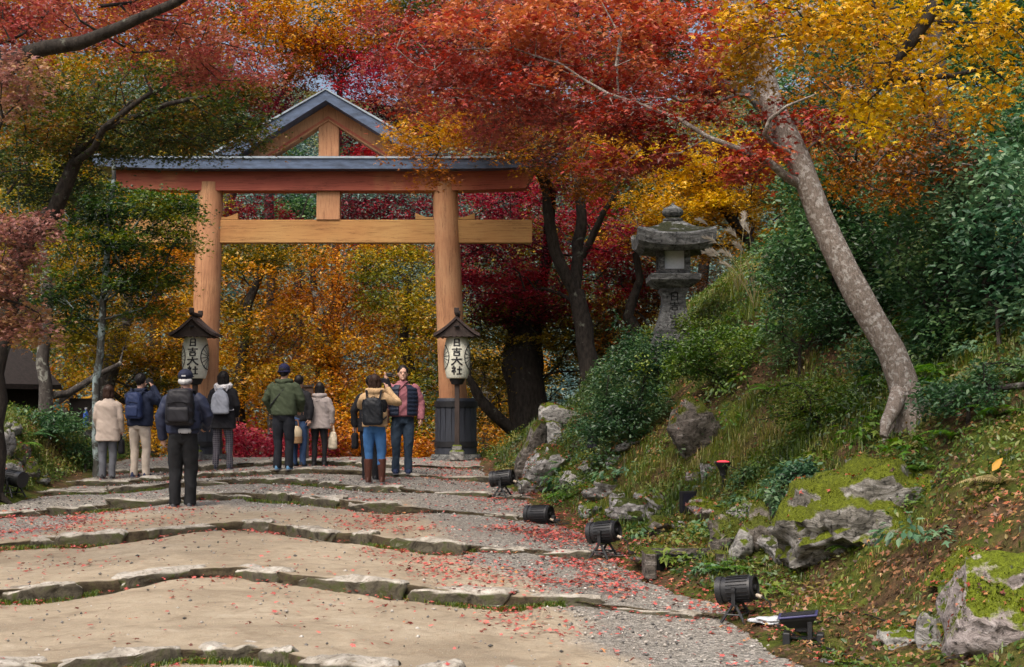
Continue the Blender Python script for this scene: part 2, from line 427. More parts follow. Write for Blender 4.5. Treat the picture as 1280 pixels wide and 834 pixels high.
# ------------------------------------------------------------------ ground and path
def axis(*segs):
    out = []
    for a, b, s in segs: out.append(np.arange(a, b, s))
    return np.concatenate(out)
gx = axis((-90, -20, 4), (-20, -10, .8), (-10, -6.4, .09), (-6.4, -.8, .4), (-.8, 8, .09), (8, 20, .8), (20, 94, 4))
gy = axis((-15, 5, 1), (5, 30, .11), (30, 50, .8), (50, 300, 5))
GX, GY = np.meshgrid(gx, gy); GZ = ground_z(GX, GY)
m, t, o_ = newmat('forest_floor'); co = coords(t)
n1 = noise(t, co, 1.1, 6, .65); n2 = noise(t, co, 9, 6, .7); n3 = noise(t, co, 45, 4, .7)
c = ramp(t, n2, [(.28, (.022, .016, .010)), (.48, (.065, .042, .022)), (.62, (.11, .065, .035)), (.75, (.17, .12, .075))])
c = mixc(t, ramp(t, n1, [(.43, (0, 0, 0)), (.56, (1, 1, 1))]), c, ramp(t, n2, [(.3, (.024, .036, .008)), (.7, (.10, .12, .018))]))
princ(t, o_, c, .95, bump(t, mixc(t, .5, n2, n3), .05, 1), spec=.1)
g = link('ground', gridmesh('ground', GX, GY, GZ), m); g['kind'] = 'structure'

px_ = np.arange(-7.05, 3.35, .04)
rows_x, rows_y, rows_z = [], [], []
E = edges_at(px_)
rows_d = []
def trow(y, z, dirt=0.0): rows_x.append(px_.copy()); rows_y.append(y); rows_z.append(z); rows_d.append(np.full(len(px_), dirt))
for q in np.linspace(0, 1, 8): y = E[0] - 2.5 * (1 - q) - .002 * (q == 1); trow(y, path_z(px_, y - .001))
for k in range(NST - 1):
    for q in np.linspace(.06, 1, 56):
        y = E[k] + (E[k + 1] - E[k]) * q
        a = lip(px_, E[k]); b = lip(px_, E[k + 1]) - riser(px_, E[k + 1])
        trow(y, a + (b - a) * q, 0.0 if q < .985 else .5)
    if k + 1 < NST:
        y = E[k + 1]; b = lip(px_, y) - riser(px_, y)
        for f in (0, .35, .75, .97): trow(y + .012 * f + .025 * fbm(px_ * 5, f * 3.0 + k, o=2, seed=k) * (f < .9), b + f * riser(px_, y), 1.0)
        trow(y + .016, lip(px_, y), .55); trow(y + .05, lip(px_, y) + .002, .0)
for q in np.linspace(0, 1, 70):
    y = E[-1] + (28.4 - E[-1]) * q
    z = .80 + (lip(px_, E[-1]) - .80) * (1 - sst(0, 1.0, y - E[-1])) - .5 * sst(27.5, 28.4, y); trow(y, z)
PX, PY, PZ = np.array(rows_x), np.array(rows_y), np.array(rows_z)
PZ = PZ + .012 * fbm(PX * 1.3, PY * 1.3, seed=2) + .009 * fbm(PX * 5, PY * 5, seed=4) + .004 * fbm(PX * 14, PY * 14, o=2, seed=6)
wob = .25 * fbm(PX * 1.1, PY * 1.1, o=4, seed=31)
grav = sst(-.22, .28, PX - xgr(PY) + wob)
grav = np.maximum(grav, sst(17.4, 19.4, PY + 2.2 * wob))
grav = np.maximum(grav, sst(.25, -.25, PX + 5.3 + wob) * sst(15.3, 16.2, PY + wob))
m, t, o_ = newmat('path_surface'); co = coords(t)
at = N(t, 'ShaderNodeAttribute', attribute_name='gravel')
nA = noise(t, co, .9, 6, .6); nB = noise(t, co, 14, 6, .72); nC = noise(t, co, 90, 3, .7)
sand = ramp(t, nA, [(.30, (.245, .20, .142)), (.52, (.345, .287, .205)), (.72, (.41, .35, .26))])
sand = mixc(t, ramp(t, nB, [(.5, (0, 0, 0)), (.75, (.65, .65, .65))]), sand, (.23, .165, .105))
sand = mixc(t, ramp(t, nC, [(.60, (0, 0, 0)), (.70, (.7, .7, .7))]), sand, (.55, .49, .40))
sand = mixc(t, ramp(t, nC, [(.29, (.7, .7, .7)), (.38, (0, 0, 0))]), sand, (.12, .09, .065))
nD = noise(t, coords(t, (1, 1.6, 1)), 2.6, 7, .7, .8)
sand = mixc(t, ramp(t, nD, [(.50, (0, 0, 0)), (.70, (.75, .75, .75))]), sand, (.20, .155, .105))
sand = mixc(t, ramp(t, nD, [(.28, (.6, .6, .6)), (.42, (0, 0, 0))]), sand, (.44, .38, .29))
vo = N(t, 'ShaderNodeTexVoronoi', i_Scale=55.0); t.links.new(co, vo.inputs['Vector'])
gv = N(t, 'ShaderNodeSeparateColor'); t.links.new(vo.outputs['Color'], gv.inputs[0])
grv = ramp(t, gv.outputs[0], [(.0, (.085, .083, .075)), (.45, (.18, .172, .152)), (.8, (.29, .275, .245)), (1, (.45, .42, .38))])
grv = mixc(t, ramp(t, nA, [(.35, (.5, .5, .5)), (.65, (0, 0, 0))]), grv, (.19, .165, .135))
fac = N(t, 'ShaderNodeMath', operation='MULTIPLY'); 
col = mixc(t, at.outputs['Fac'], sand, grv)
ad = N(t, 'ShaderNodeAttribute', attribute_name='dirt')
soil = ramp(t, nB, [(.3, (.022, .018, .012)), (.55, (.075, .058, .036)), (.68, (.06, .075, .018)), (.8, (.13, .10, .06))])
col = mixc(t, ad.outputs['Fac'], col, soil)
hb = mixc(t, at.outputs['Fac'], nC, vo.outputs['Distance'])
princ(t, o_, col, .95, bump(t, hb, .018, .9), spec=.15)
pth = link('path', gridmesh('path', PX, PY, PZ, {'gravel': grav, 'dirt': np.array(rows_d)}), m); pth['kind'] = 'structure'

# ------------------------------------------------------------------ rocks
def rock_arrays(size, seed, sub=4, cuts=7, rough=.16, box=0.0):
    bm = bmesh.new(); bmesh.ops.create_icosphere(bm, subdivisions=sub, radius=1.0)
    v = np.array([q.co[:] for q in bm.verts]); f = [tuple(q.index for q in p.verts) for p in bm.faces]; bm.free()
    r = np.random.default_rng(seed)
    if box: v = np.sign(v) * np.abs(v) ** (1 - box); 
    for _ in range(cuts):
        n = r.normal(size=3); n /= np.linalg.norm(n); d = r.uniform(.55, .85)
        k = v @ n; over = k > d; v[over] -= np.outer(k[over] - d, n) * .93
    s = seed * 3.7
    dsp = rough * fbm(v[:, 0] * 1.6 + s, v[:, 1] * 1.6, v[:, 2] * 1.6, 4, seed) + rough * .35 * np.abs(fbm(v[:, 0] * 4 + s, v[:, 1] * 4, v[:, 2] * 2.2, 3, seed + 5))
    dsp = dsp - rough * .30 * (1 - np.minimum(1, np.abs(fbm(v[:, 0] * 2.2, v[:, 1] * 2.2 + s, v[:, 2] * 3.5, 4, seed + 9)) * 5)) ** 2
    v = v * (1 + dsp)[:, None]
    return v * np.array(size), f
ROCKS = []
def rockobj(name, loc, size, seed, mat, label, cat='rock', group=None, rot=(0, 0, 0), sub=4, cuts=7, rough=.16, box=0.0):
    v, f = rock_arrays(size, seed, sub, cuts, rough, box)
    v = v @ np.array(Matrix.Rotation(rot[2], 3, 'Z') @ Matrix.Rotation(rot[1], 3, 'Y') @ Matrix.Rotation(rot[0], 3, 'X')).T
    ROCKS.append((v + np.array(loc), np.array(f)))
    mb = MB().add(v, f); o = link(name, mb.mesh(name, True, 55), mat); o.location = tuple(float(q) for q in loc)
    return tag(o, label, cat, group)
def bankrock(px, py, w, h, seed, mat, label, depth=None, sink=.25, rot=(0, 0, 0), back=.45, **kw):
    """a rock that covers w x h photo pixels round (px, py), bedded in the ground"""
    p = hit(px, py + h * .35); s = p[1] / FPX
    rx, rz = w * s / 2, h * s / 2; ry = depth or (rx + rz) / 2
    c = W(px, py, p[1] + ry * back)
    return rockobj('rock', (c[0], c[1], c[2] - rz * sink * .3), (rx * 1.08, ry, rz * (1.12 + sink * .3)), seed, RM[mat], label, rot=rot, **kw)

# ------------------------------------------------------------------ step edging stones
proto_k = []
for i in range(14):
    bm = bmesh.new(); bmesh.ops.create_cube(bm, size=2.0); bmesh.ops.subdivide_edges(bm, edges=bm.edges[:], cuts=9, use_grid_fill=True); bmesh.ops.triangulate(bm, faces=bm.faces)
    v = np.array([q.co[:] for q in bm.verts]); f = [tuple(q.index for q in p.verts) for p in bm.faces]; bm.free()
    q_ = np.linalg.norm(v, ord=7, axis=1); v = v / q_[:, None]                    # rounded block
    v[:, 1] += .18 * vn(v[:, 0] * 1.7 + i * 5, 0, 0, i) + .10 * vn(v[:, 0] * 6 + i, v[:, 2] * 2, 0, i)
    v[:, 2] += .22 * fbm(v[:, 0] * 1.4 + i * 3, v[:, 1] * .8, o=3, seed=i + 40) * (v[:, 2] > 0)
    v[:, 0] += .10 * fbm(v[:, 1] * 1.5, v[:, 2] + i, o=2, seed=i + 70)
    v += .05 * np.stack([fbm(v[:, 0] * 3, v[:, 1] * 3 + i, v[:, 2] * 2, 3, i + k_) for k_ in (1, 2, 3)], 1)
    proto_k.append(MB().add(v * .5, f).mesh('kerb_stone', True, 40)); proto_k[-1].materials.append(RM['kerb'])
STEPN = ['', '', 'lowest step', 'second step', 'third step', 'fourth step', 'fifth step', 'sixth step', 'topmost step']
rs = np.random.default_rng(5)
def kerbs():
    for k in range(2, NST):
        x = XL + .1 if k > 4 else -5.2
        while True:
            L = rs.uniform(.30, 1.05); 
            if k == 2: L *= .8
            xc = x + L / 2; y = float(edges_at(xc)[k]); xe = float(xb(y)) - .25
            if xc > (xe if k > 2 else .6) : break
            y2 = float(edges_at(xc + .1)[k]); y1 = float(edges_at(xc - .1)[k])
            r = float(riser(xc, y)); gap = rs.random()
            onr = xc > float(xgr(y)) + .1
            wd = rs.uniform(.13, .2) if onr else rs.uniform(.16, .30)
            if gap > (.03 if not onr else .22) and abs(xc) < .365 * y:
                o = bpy.data.objects.new('kerb_stone', proto_k[rs.integers(14)]); COL.objects.link(o)
                top = float(lip(xc, y)) + rs.uniform(.004, .026); hh = r + .12
                o.location = (xc, y + wd * rs.uniform(.32, .46), top - hh / 2)
                o.scale = (L * rs.uniform(.9, 1.06), wd, hh)
                o.rotation_euler = (rs.normal(0, .03), rs.normal(0, .03), math.atan2(y2 - y1, .2) + rs.normal(0, .05) + 0)
                tag(o, 'flat weathered stone in the kerb along the ' + STEPN[k] + ' of the path', 'kerb stone', 'kerb stones of the ' + STEPN[k])
            x += L + rs.uniform(.0, .05)
kerbs()

# ------------------------------------------------------------------ foliage
LEAF5 = np.array([(0, -.1, 0), (-.30, .02, .0), (-.16, .17, .03), (-.52, .38, -.06), (-.14, .40, .04), (0, .98, -.05), (.14, .40, .04), (.52, .38, -.06), (.16, .17, .03), (.30, .02, 0)])
LEAF5F = [(0, 9, 8), (0, 8, 2), (0, 2, 1), (2, 8, 6), (2, 6, 4), (2, 4, 3), (8, 7, 6), (4, 6, 5)]
LEAF3 = np.array([(0, -.05, 0), (-.46, .30, -.07), (-.13, .36, .03), (0, .95, -.05), (.13, .36, .03), (.46, .30, -.07)])
LEAF3F = [(0, 2, 1), (0, 3, 2), (0, 4, 3), (0, 5, 4)]
OVAL = np.array([(0, 0, 0), (-.24, .35, .05), (-.17, .75, .03), (0, 1.05, -.06), (.17, .75, .03), (.24, .35, .05)])
OVALF = [(0, 3, 1), (1, 3, 2), (0, 5, 3), (5, 4, 3)]
KITE = np.array([(0, 0, 0), (-.36, .42, .06), (0, 1, -.04), (.36, .42, .06)]); KITEF = [(0, 2, 1), (0, 3, 2)]
TPL = dict(m5=(LEAF5, LEAF5F), m3=(LEAF3, LEAF3F), oval=(OVAL, OVALF), kite=(KITE, KITEF))
def put_leaves(P, nrm, head, size, tpl):
    """place leaf templates: P (n,3), nrm (n,3) unit, head (n,3), size (n,)"""
    T, TF = TPL[tpl]; n = len(P)
    head = head - nrm * np.sum(head * nrm, 1)[:, None]; head /= np.linalg.norm(head, axis=1)[:, None] + 1e-9
    side = np.cross(head, nrm)
    V = P[:, None, :] + size[:, None, None] * (T[None, :, 0:1] * side[:, None, :] + T[None, :, 1:2] * head[:, None, :] + T[None, :, 2:3] * nrm[:, None, :])
    F = np.array(TF)[None] + (np.arange(n) * len(T))[:, None, None]
    return V.reshape(-1, 3), F.reshape(-1, 3), len(T)
def leaf_mesh(name, C, Rp, per, size, tpl='m3', tilt=.45, droop=.35, thick=.12, seed=0, tmul=.5, tbase=None):
    r = np.random.default_rng(seed); n = len(C)
    cnt = np.maximum(6, (per * (Rp / Rp.mean()) ** 2 * r.uniform(.5, 1.4, n))).astype(int)
    idx = np.repeat(np.arange(n), cnt); M = len(idx)
    a = r.uniform(0, 2 * math.pi, M); q = np.sqrt(r.uniform(0, 1, M)) * r.uniform(.75, 1.15, M)
    # ragged sprays: radius changes with direction
    ph = r.uniform(0, 6.28, n)[idx]; q *= .72 + .32 * np.sin(a * 3 + ph) + .12 * np.sin(a * 7 + 2 * ph)
    rad = Rp[idx] * np.abs(q)
    tl = r.normal(0, .16, (n, 2))[idx]
    P = C[idx] + np.stack([rad * np.cos(a), rad * np.sin(a), -droop * rad * q + r.normal(0, 1, M) * thick * Rp[idx] + rad * (np.cos(a) * tl[:, 0] + np.sin(a) * tl[:, 1])], 1)
    nr = np.stack([r.normal(0, tilt, M), r.normal(0, tilt, M), np.ones(M)], 1); nr /= np.linalg.norm(nr, axis=1)[:, None]
    ha = a + r.normal(0, .9, M); hd = np.stack([np.cos(ha), np.sin(ha), r.normal(-.35, .3, M)], 1)
    sz = size * r.uniform(.65, 1.3, M)
    V, F, k = put_leaves(P, nr, hd, sz, tpl)
    pt = r.uniform(0, 1, n) if tbase is None else tbase
    tint = np.clip(.5 + (pt[idx] - .5) * 2 * tmul + r.normal(0, .17, M), 0, 1)
    return fastmesh(name, V, F, np.repeat(tint, k))
def pads_in(ells, seed, shell=.5):
    """ells: (centre, (rx,ry,rz), n) -> points spread through flattened ellipsoids"""
    r = np.random.default_rng(seed); out = []
    for c, rad, n in ells:
        d = r.normal(size=(n, 3)); d /= np.linalg.norm(d, axis=1)[:, None]
        q = r.uniform(0, 1, n) ** (1 / (3 * (1 - shell) + 3 * shell * 2.2))
        out.append(np.array(c) + d * q[:, None] * np.array(rad))
    return np.concatenate(out)
def skeleton(trunk, limbs, pads, seed, tip=.006, bf=.35, expo=2.35, jit=.06):
    r = np.random.default_rng(seed)
    pos, par, fix, ln = [], [], [], []
    def chain(pts, p, step):
        pts = np.array(pts, float); last = p
        for i in range(len(pts)):
            if i == 0 and p >= 0: a = np.array(pos[p]); ra = fix[p]
            elif i == 0:
                pos.append(pts[0][:3]); par.append(-1); fix.append(pts[0][3]); ln.append(0.0); last = len(pos) - 1; continue
            else: a, ra = pts[i - 1][:3], pts[i - 1][3]
            if i == 0: ra = min(ra, pts[0][3] * 1.15)
            b, rb = pts[i][:3], pts[i][3]; L = np.linalg.norm(b - a); k = max(1, int(L / step))
            for j in range(1, k + 1):
                f = j / k; q = a + (b - a) * f + (r.normal(0, min(jit, rb) * .35, 3) if j < k else 0)
                pos.append(q); par.append(last); fix.append(ra + (rb - ra) * f); ln.append(ln[last] + np.linalg.norm(q - np.array(pos[last]))); last = len(pos) - 1
        return last
    chain(trunk, -1, .3)
    for lb in limbs:
        lb = np.array(lb, float); A = np.array(pos); p = int(np.argmin(np.linalg.norm(A - lb[0][:3], axis=1))); chain(lb, p, .25)
    if len(pads):
        A = np.array(pos); d0 = np.array([np.min(np.linalg.norm(A - q, axis=1)) for q in pads])
        z0 = trunk[0][2]; zt = trunk[-1][2]
        for i in np.argsort(d0):
            q = pads[i]; A = np.array(pos); D = np.linalg.norm(A - q, axis=1)
            low = A[:, 2] < z0 + .30 * (zt - z0)
            cost = D + bf * np.array(ln) + 3 * low + .5 * np.maximum(0, A[:, 2] - q[2] - .1)
            p = int(np.argmin(cost)); a = A[p]; L = D[p]; k = max(1, int(L / .28)); last = p
            arch = r.normal(0, .10, 3) * L; arch[2] = .10 * L
            for j in range(1, k + 1):
                f = j / k; w = a + (q - a) * f + arch * math.sin(math.pi * f) * .8 + r.normal(0, jit * .5, 3) * (j < k)
                pos.append(w); par.append(last); fix.append(0.0); ln.append(ln[last] + L / k); last = len(pos) - 1
    pos = np.array(pos); n = len(pos); acc = np.zeros(n); kids = [[] for _ in range(n)]
    for i in range(n):
        if par[i] >= 0: kids[par[i]].append(i)
    rad = np.zeros(n)
    for i in range(n - 1, -1, -1):
        if not kids[i]: acc[i] = max(acc[i], tip ** expo)
        rad[i] = fix[i] if fix[i] > 0 else acc[i] ** (1 / expo)
        if par[i] >= 0: acc[par[i]] += acc[i]
    for i in range(n):
        if par[i] >= 0: rad[i] = min(rad[i], rad[par[i]])
    return pos, par, rad, kids, fix
def skel_mesh(pos, par, rad, kids, fix, sides=6):
    mb = MB(); starts = [(0, None)]
    while starts:
        i, p = starts.pop(); ch = [] if p is None else [p]
        ch.append(i); cur = i
        while kids[cur]:
            ks = sorted(kids[cur], key=lambda c: (-(1 if fix[c] > 0 else 0) if fix[cur] > 0 else 0, -rad[c]))
            for o in ks[1:]: starts.append((o, cur))
            cur = ks[0]; ch.append(cur)
        if len(ch) < 2: continue
        rr = [rad[c] for c in ch]
        if p is not None: rr[0] = min(rr[0], rr[1] * 1.25)
        mb.tube([pos[c] for c in ch], rr, sides if max(rr) > .02 else 4 if max(rr) < .008 else 5)
    return mb
def flare(mb, base_, r, seed):
    """root flare at the foot"""
    g = np.random.default_rng(seed); k = 6
    for i in range(k):
        a = i * 2 * math.pi / k + g.uniform(-.3, .3); L = r * g.uniform(1.5, 2.3)
        d = np.array([math.cos(a), math.sin(a), 0]); b = np.array(base_)
        e = b + d * L; e[2] = float(surf(e[0], e[1])) - .03
        mb.tube([b + (0, 0, r * 1.7), b + d * r * .62 + (0, 0, r * .62), b + d * r * 1.05 + (0, 0, r * .12), e], [r * .45, r * .42, r * .33, r * .08], 6)
def tree(name, label, trunk, ells, mat, bark='dark', limbs=(), leaf=.07, per=60, pad=(.35, .6), tpl='m3', tilt=.5, seed=1, group=None, cat='tree',
         sides=8, bf=.35, tip=.006, droop=.35, thick=.12, tmul=.5, shell=.45, root=True, crown_label=None):
    """trunk / limbs: rows (x, y, z, radius) in the world; ells: crown masses"""
    pads = pads_in(ells, seed, shell) if ells else np.zeros((0, 3))
    trunk = np.array(trunk, float); b = trunk[0][:3].copy()
    sk = skeleton(trunk, limbs, pads, seed, tip, bf)
    mb = skel_mesh(*sk, sides=sides)
    if root: flare(mb, b, trunk[0][3], seed)
    T = thing(name, label, cat, b, group=group)
    v, f = mb.arrays()
    if sides >= 10:
        q = v * np.array([7, 7, 3.2]); am = .5 * trunk[0][3] ** 1.0 * .14
        v = v + am * np.stack([fbm(q[:, 0], q[:, 1], q[:, 2], 3, seed + j) for j in range(3)], 1) * np.clip((np.linalg.norm(v - b, axis=1) < 5)[:, None], 0, 1)
    mm = MB().add(v - b, f)
    part('trunk', mm, BK[bark], T, True, 60)
    if len(pads):
        g = np.random.default_rng(seed + 99)
        Rp = g.uniform(pad[0], pad[1], len(pads))
        # neighbouring sprays share a hue
        tb = np.clip(.5 + .75 * fbm(pads[:, 0] * .6 + seed, pads[:, 1] * .6, pads[:, 2] * .9, 2, seed) + g.normal(0, .20, len(pads)), 0, 1)
        me = leaf_mesh('crown', pads - b, Rp, per, leaf, tpl, tilt, droop, thick, seed, tmul, tb)
        o = link('crown', me, LM[mat], T)
        if crown_label: o['label'] = crown_label
    return T
def L3(rows):
    """rows (px, py, d, radius in photo px) -> (x, y, z, r)"""
    return [(*W(px, py, d), r * d / FPX) for px, py, d, r in rows]
def EL(rows):
    """rows (px, py, d, half width px, half height px, half depth m, pads)"""
    return [(W(px, py, d), (w * d / FPX, dp, h * d / FPX), n) for px, py, d, w, h, dp, n in rows]
def gtrunk(px, d, rows, r0):
    """a trunk that starts on the ground at column px, distance d"""
    x = (px - 640) / FPX * d; z = float(surf(x, d)) - .05
    return [(x, d, z, r0)] + L3(rows)

# ================================================================== shrine gate
TD = 26.0
def TP(px, py, d=TD): p = W(px, py, d); return p
def paintmat(name, stops, sc=1.2, beam=False):
    m, t, o = newmat(name); co = coords(t); co2 = coords(t, (.9, 18, 18) if beam else (18, 18, 1.2))
    n = noise(t, co, sc, 4, .6, .3); c = ramp(t, n, stops)
    gr = noise(t, co2, 3, 5, .6); c = mixc(t, ramp(t, gr, [(.47, (0, 0, 0)), (.72, (.5, .5, .5))]), c, tuple(q * .55 for q in stops[0][1]))
    st = noise(t, coords(t, (.5, 9, 9) if beam else (9, 9, .55)), 2.2, 7, .75); c = mixc(t, ramp(t, st, [(.56, (0, 0, 0)), (.60, (.75, .75, .75)), (.63, (0, 0, 0))]), c, tuple(q * .35 for q in stops[0][1]))
    sp = noise(t, co, 38, 4, .7); c = mixc(t, ramp(t, sp, [(.60, (0, 0, 0)), (.72, (.5, .5, .5))]), c, (.16, .09, .05))
    princ(t, o, c, .75, bump(t, gr, .006, .6), spec=.25); return m
M_ORANGE = paintmat('gate_orange_wood', [(.3, (.36, .165, .085)), (.5, (.46, .235, .12)), (.72, (.52, .31, .165))])
M_RED = paintmat('gate_red_wood', [(.34, (.29, .07, .05)), (.56, (.38, .105, .065)), (.66, (.45, .18, .09)), (.76, (.50, .28, .13))], .55, True)
M_OCHRE = paintmat('gate_ochre_wood', [(.3, (.34, .15, .055)), (.5, (.40, .21, .075)), (.72, (.42, .25, .095))], .6, True)
M_ROOF = simple('roof_copper', (.060, .088, .145), .45, .45, 5, .004, .2, .5, stretch=(1, 1, 4))
M_ROOF_HIGHLIGHT = simple('roof_highlight', (.26, .31, .36), .5, .3, 6, .002)  # pale colour that paints the highlight on the roof tops
M_BARREL = simple('barrel_dark', (.030, .034, .045), .5, .35, 10, .003, stretch=(6, 6, .5))
M_BAND = simple('iron_band', (.012, .012, .014), .5, .2, 20, .001)
M_BASE = RM['lantern']
gz = .80
T0 = thing('torii_gate', 'tall orange and red shrine gate with a gabled grey roof at the path’s top', 'shrine gate', (TP(411, 575)[0], TD, gz))
tb = np.array(T0.location)
def loc(px, py): p = TP(px, py); return p[0] - tb[0], p[2] - tb[2]
for pxb, pxt in ((252, 263.5), (569, 556)):
    xb_, zb_ = loc(pxb, 560); xt_, zt_ = loc(pxt, 236)
    mb = MB(); k = 12
    pts = [(xb_ + (xt_ - xb_) * i / k, 0, .05 + (zt_ + .05) * i / k) for i in range(k + 1)]
    mb.tube(pts, [.262 - .034 * i / k for i in range(k + 1)], 36)
    part('pillar', mb, M_ORANGE, T0)
    x0, zt = loc(pxb if pxb < 400 else 570, 498)
    mb = MB(); prof = [(.30, .10), (.385, .10), (.372, .4), (.362, .8), (.352, zt - .02), (.34, zt), (.27, zt)]
    mb.lathe(prof, (x0, 0, 0), 40)
    for i in range(20):           # staves
        a = i * math.pi / 10; mb.box((x0 + .372 * math.cos(a), .372 * math.sin(a), .12 + (zt - .16) / 2), (.008, .1, zt - .18), a)
    sl = part('pillar_sleeve', mb, M_BARREL, T0)
    for z in (.24, zt - .16):
        mb = MB(); mb.lathe([(.37, z), (.398, z), (.394, z + .10), (.36, z + .10)], (x0, 0, 0), 40); part('band', mb, M_BAND, sl)
    
    mb = MB(); mb.lathe([(.46, -.12), (.47, .05), (.44, .105), (.36, .11)], (x0, 0, 0), 32); part('base_stone', mb, M_BASE, T0)
# upper lintel with slanted, slightly lifted ends
def beam(xl, xr, zb, zt, up, dep, slant=.10, n=28):
    mb = MB(); rs_ = []
    for i in range(n + 1):
        f = i / n; x = xl + (xr - xl) * f; u = abs(2 * f - 1); e = up * max(0, (u - .55) / .45) ** 2
        s = slant * (2 * f - 1) if i in (0, n) else 0
        rs_.append(np.array([(x - s, -dep, zb + e), (x - s, dep, zb + e), (x + s, dep, zt + e), (x + s, -dep, zt + e)]))
    return mb.rings(rs_)
xl_, zb1 = loc(148, 240); xr_, zt1 = loc(664, 216.5)
part('lintel', beam(xl_, xr_, zb1, zt1, .05, .19), M_RED, T0, True, 30)
xl2, _ = loc(124, 210); xr2, _ = loc(697, 210); _, zt2 = loc(411, 204)
rf = part('lintel_roof', beam(xl2, xr2, zt1 + .003, zt2, .06, .46, .05), M_ROOF, T0, True, 30)
part('roof_highlight_strip', beam(xl2 - .05, xr2 + .05, zt2 + .003, zt2 + .04, .06, .49, .02), M_ROOF_HIGHLIGHT, rf, True, 30)  # thin pale strip, a painted highlight along the lintel roof
# tie beam in three lengths between and beyond the pillars, with wedges
_, nb_ = loc(411, 304.5); _, nt_ = loc(411, 275.5); xL, _ = loc(158, 290); xR, _ = loc(665, 290)
mb = MB(); mb.box(((xL + xR) / 2, 0, (nb_ + nt_) / 2), (xR - xL, .17, nt_ - nb_), bev=.012); part('tie_beam', mb, M_OCHRE, T0, False)
for pc in (261, 556.5):
    for sg in (-1, 1):
        xa, z0 = loc(pc + sg * 15, 275); xc_, z1 = loc(pc + sg * 37, 267)
        mb = MB(); mb.prism([(xa, z0 + .003), (xc_, z0 + .003), (xc_, z1), (xa + sg * .12, z0 + .045), (xa, z0 + .045)][::sg], -.06, .06); part('wedge', mb, M_OCHRE, T0, False)
# gable: centre strut, two rafters, grey roof slabs
_, apz = loc(408, 151); xc0, _ = loc(411.5, 200)
wa = 14.5 * TD / FPX; wb_ = 12.5 * TD / FPX
mb = MB(); mb.box((xc0, 0, (nt_ + zb1) / 2), (wa * 2, .22, zb1 - nt_ - .006)); part('centre_post', mb, M_ORANGE, T0, False)
mb = MB(); mb.box((xc0, 0, (zt2 + .045 + apz) / 2), (wb_ * 2, .2, apz - zt2 - .03)); part('king_post', mb, M_ORANGE, T0, False)
for sg in (-1, 1):
    def q(dx, py): x, z = loc(411.5 + sg * dx, py); return (x, z)
    zc = zt2 + .043
    o1, o2 = q(0, 133), q(109, 203); i1, i2 = q(0, 152.5), q(76, 203)
    poly = [(o1[0], o1[1]), (o2[0], zc), (i2[0], zc), (i1[0], i1[1])]
    mb = MB(); mb.prism(poly, -.15, .15); raf = part('gable_rafter', mb, M_ORANGE, T0, False)
    e1, e2 = q(-.1, 147.5), q(83, 203.5)
    mb = MB(); a, b = q(0, 147.5), q(84, 203); a2, b2 = q(0, 150.2), q(79, 203)
    mb.prism([a, (b[0], zc + .002), (b2[0], zc + .002), a2], -.165, -.152); part('rafter_trim', mb, M_RED, raf, False)
    t1, t2 = q(0, 120.5), q(138, 202.5)
    poly = [(t1[0], t1[1]), (t2[0] - sg * .02, zc + .03), (o2[0], zc + .004), (o1[0], o1[1] + .004)]
    mb = MB(); mb.prism(poly, -.50, .50); part('gable_roof', mb, M_ROOF, T0, False)
    poly = [(t1[0], t1[1] + .028), (t2[0] + sg * .03, zc + .055), (t2[0] - sg * .02, zc + .033), (t1[0], t1[1] + .003)]
    mb = MB(); mb.prism(poly, -.53, .53); part('gable_highlight_strip', mb, M_ROOF_HIGHLIGHT, T0, False)  # same painted highlight laid along the gable slope

# ================================================================== lettering
STROKES = {
 '日': [[(-.55, .95), (-.58, -.95)], [(-.6, .85), (.6, .88)], [(.55, .9), (.56, -.95)], [(-.5, .06), (.5, .06)], [(-.5, -.76), (.5, -.76)]],
 '吉': [[(-.95, .60), (.95, .66)], [(0, 1.0), (0, .15)], [(-.62, .14), (.62, .16)], [(-.5, -.18), (-.46, -.98)], [(-.52, -.22), (.54, -.2)], [(.5, -.2), (.44, -.98)], [(-.45, -.86), (.45, -.86)]],
 '大': [[(-.95, .34), (.95, .46)], [(.02, 1.0), (-.02, .4), (-.28, -.22), (-.6, -.65), (-1.0, -.95)], [(.02, .36), (.26, -.12), (.6, -.6), (1.02, -.92)]],
 '社': [[(-.62, 1.0), (-.42, .76)], [(-.95, .48), (-.22, .54), (-.52, .06), (-1.0, -.34)], [(-.54, .1), (-.54, -1.0)], [(-.5, .0), (-.14, -.28)], [(.02, .22), (.98, .28)], [(.5, .92), (.5, -.82)], [(-.08, -.84), (1.02, -.80)]],
 '山': [[(0, .98), (0, -.72)], [(-.78, .35), (-.78, -.78)], [(.78, .35), (.78, -.85)], [(-.78, -.72), (.78, -.72)]],
 '王': [[(-.72, .82), (.72, .85)], [(0, .82), (0, -.8)], [(-.6, .06), (.6, .08)], [(-.92, -.8), (.92, -.78)]]}
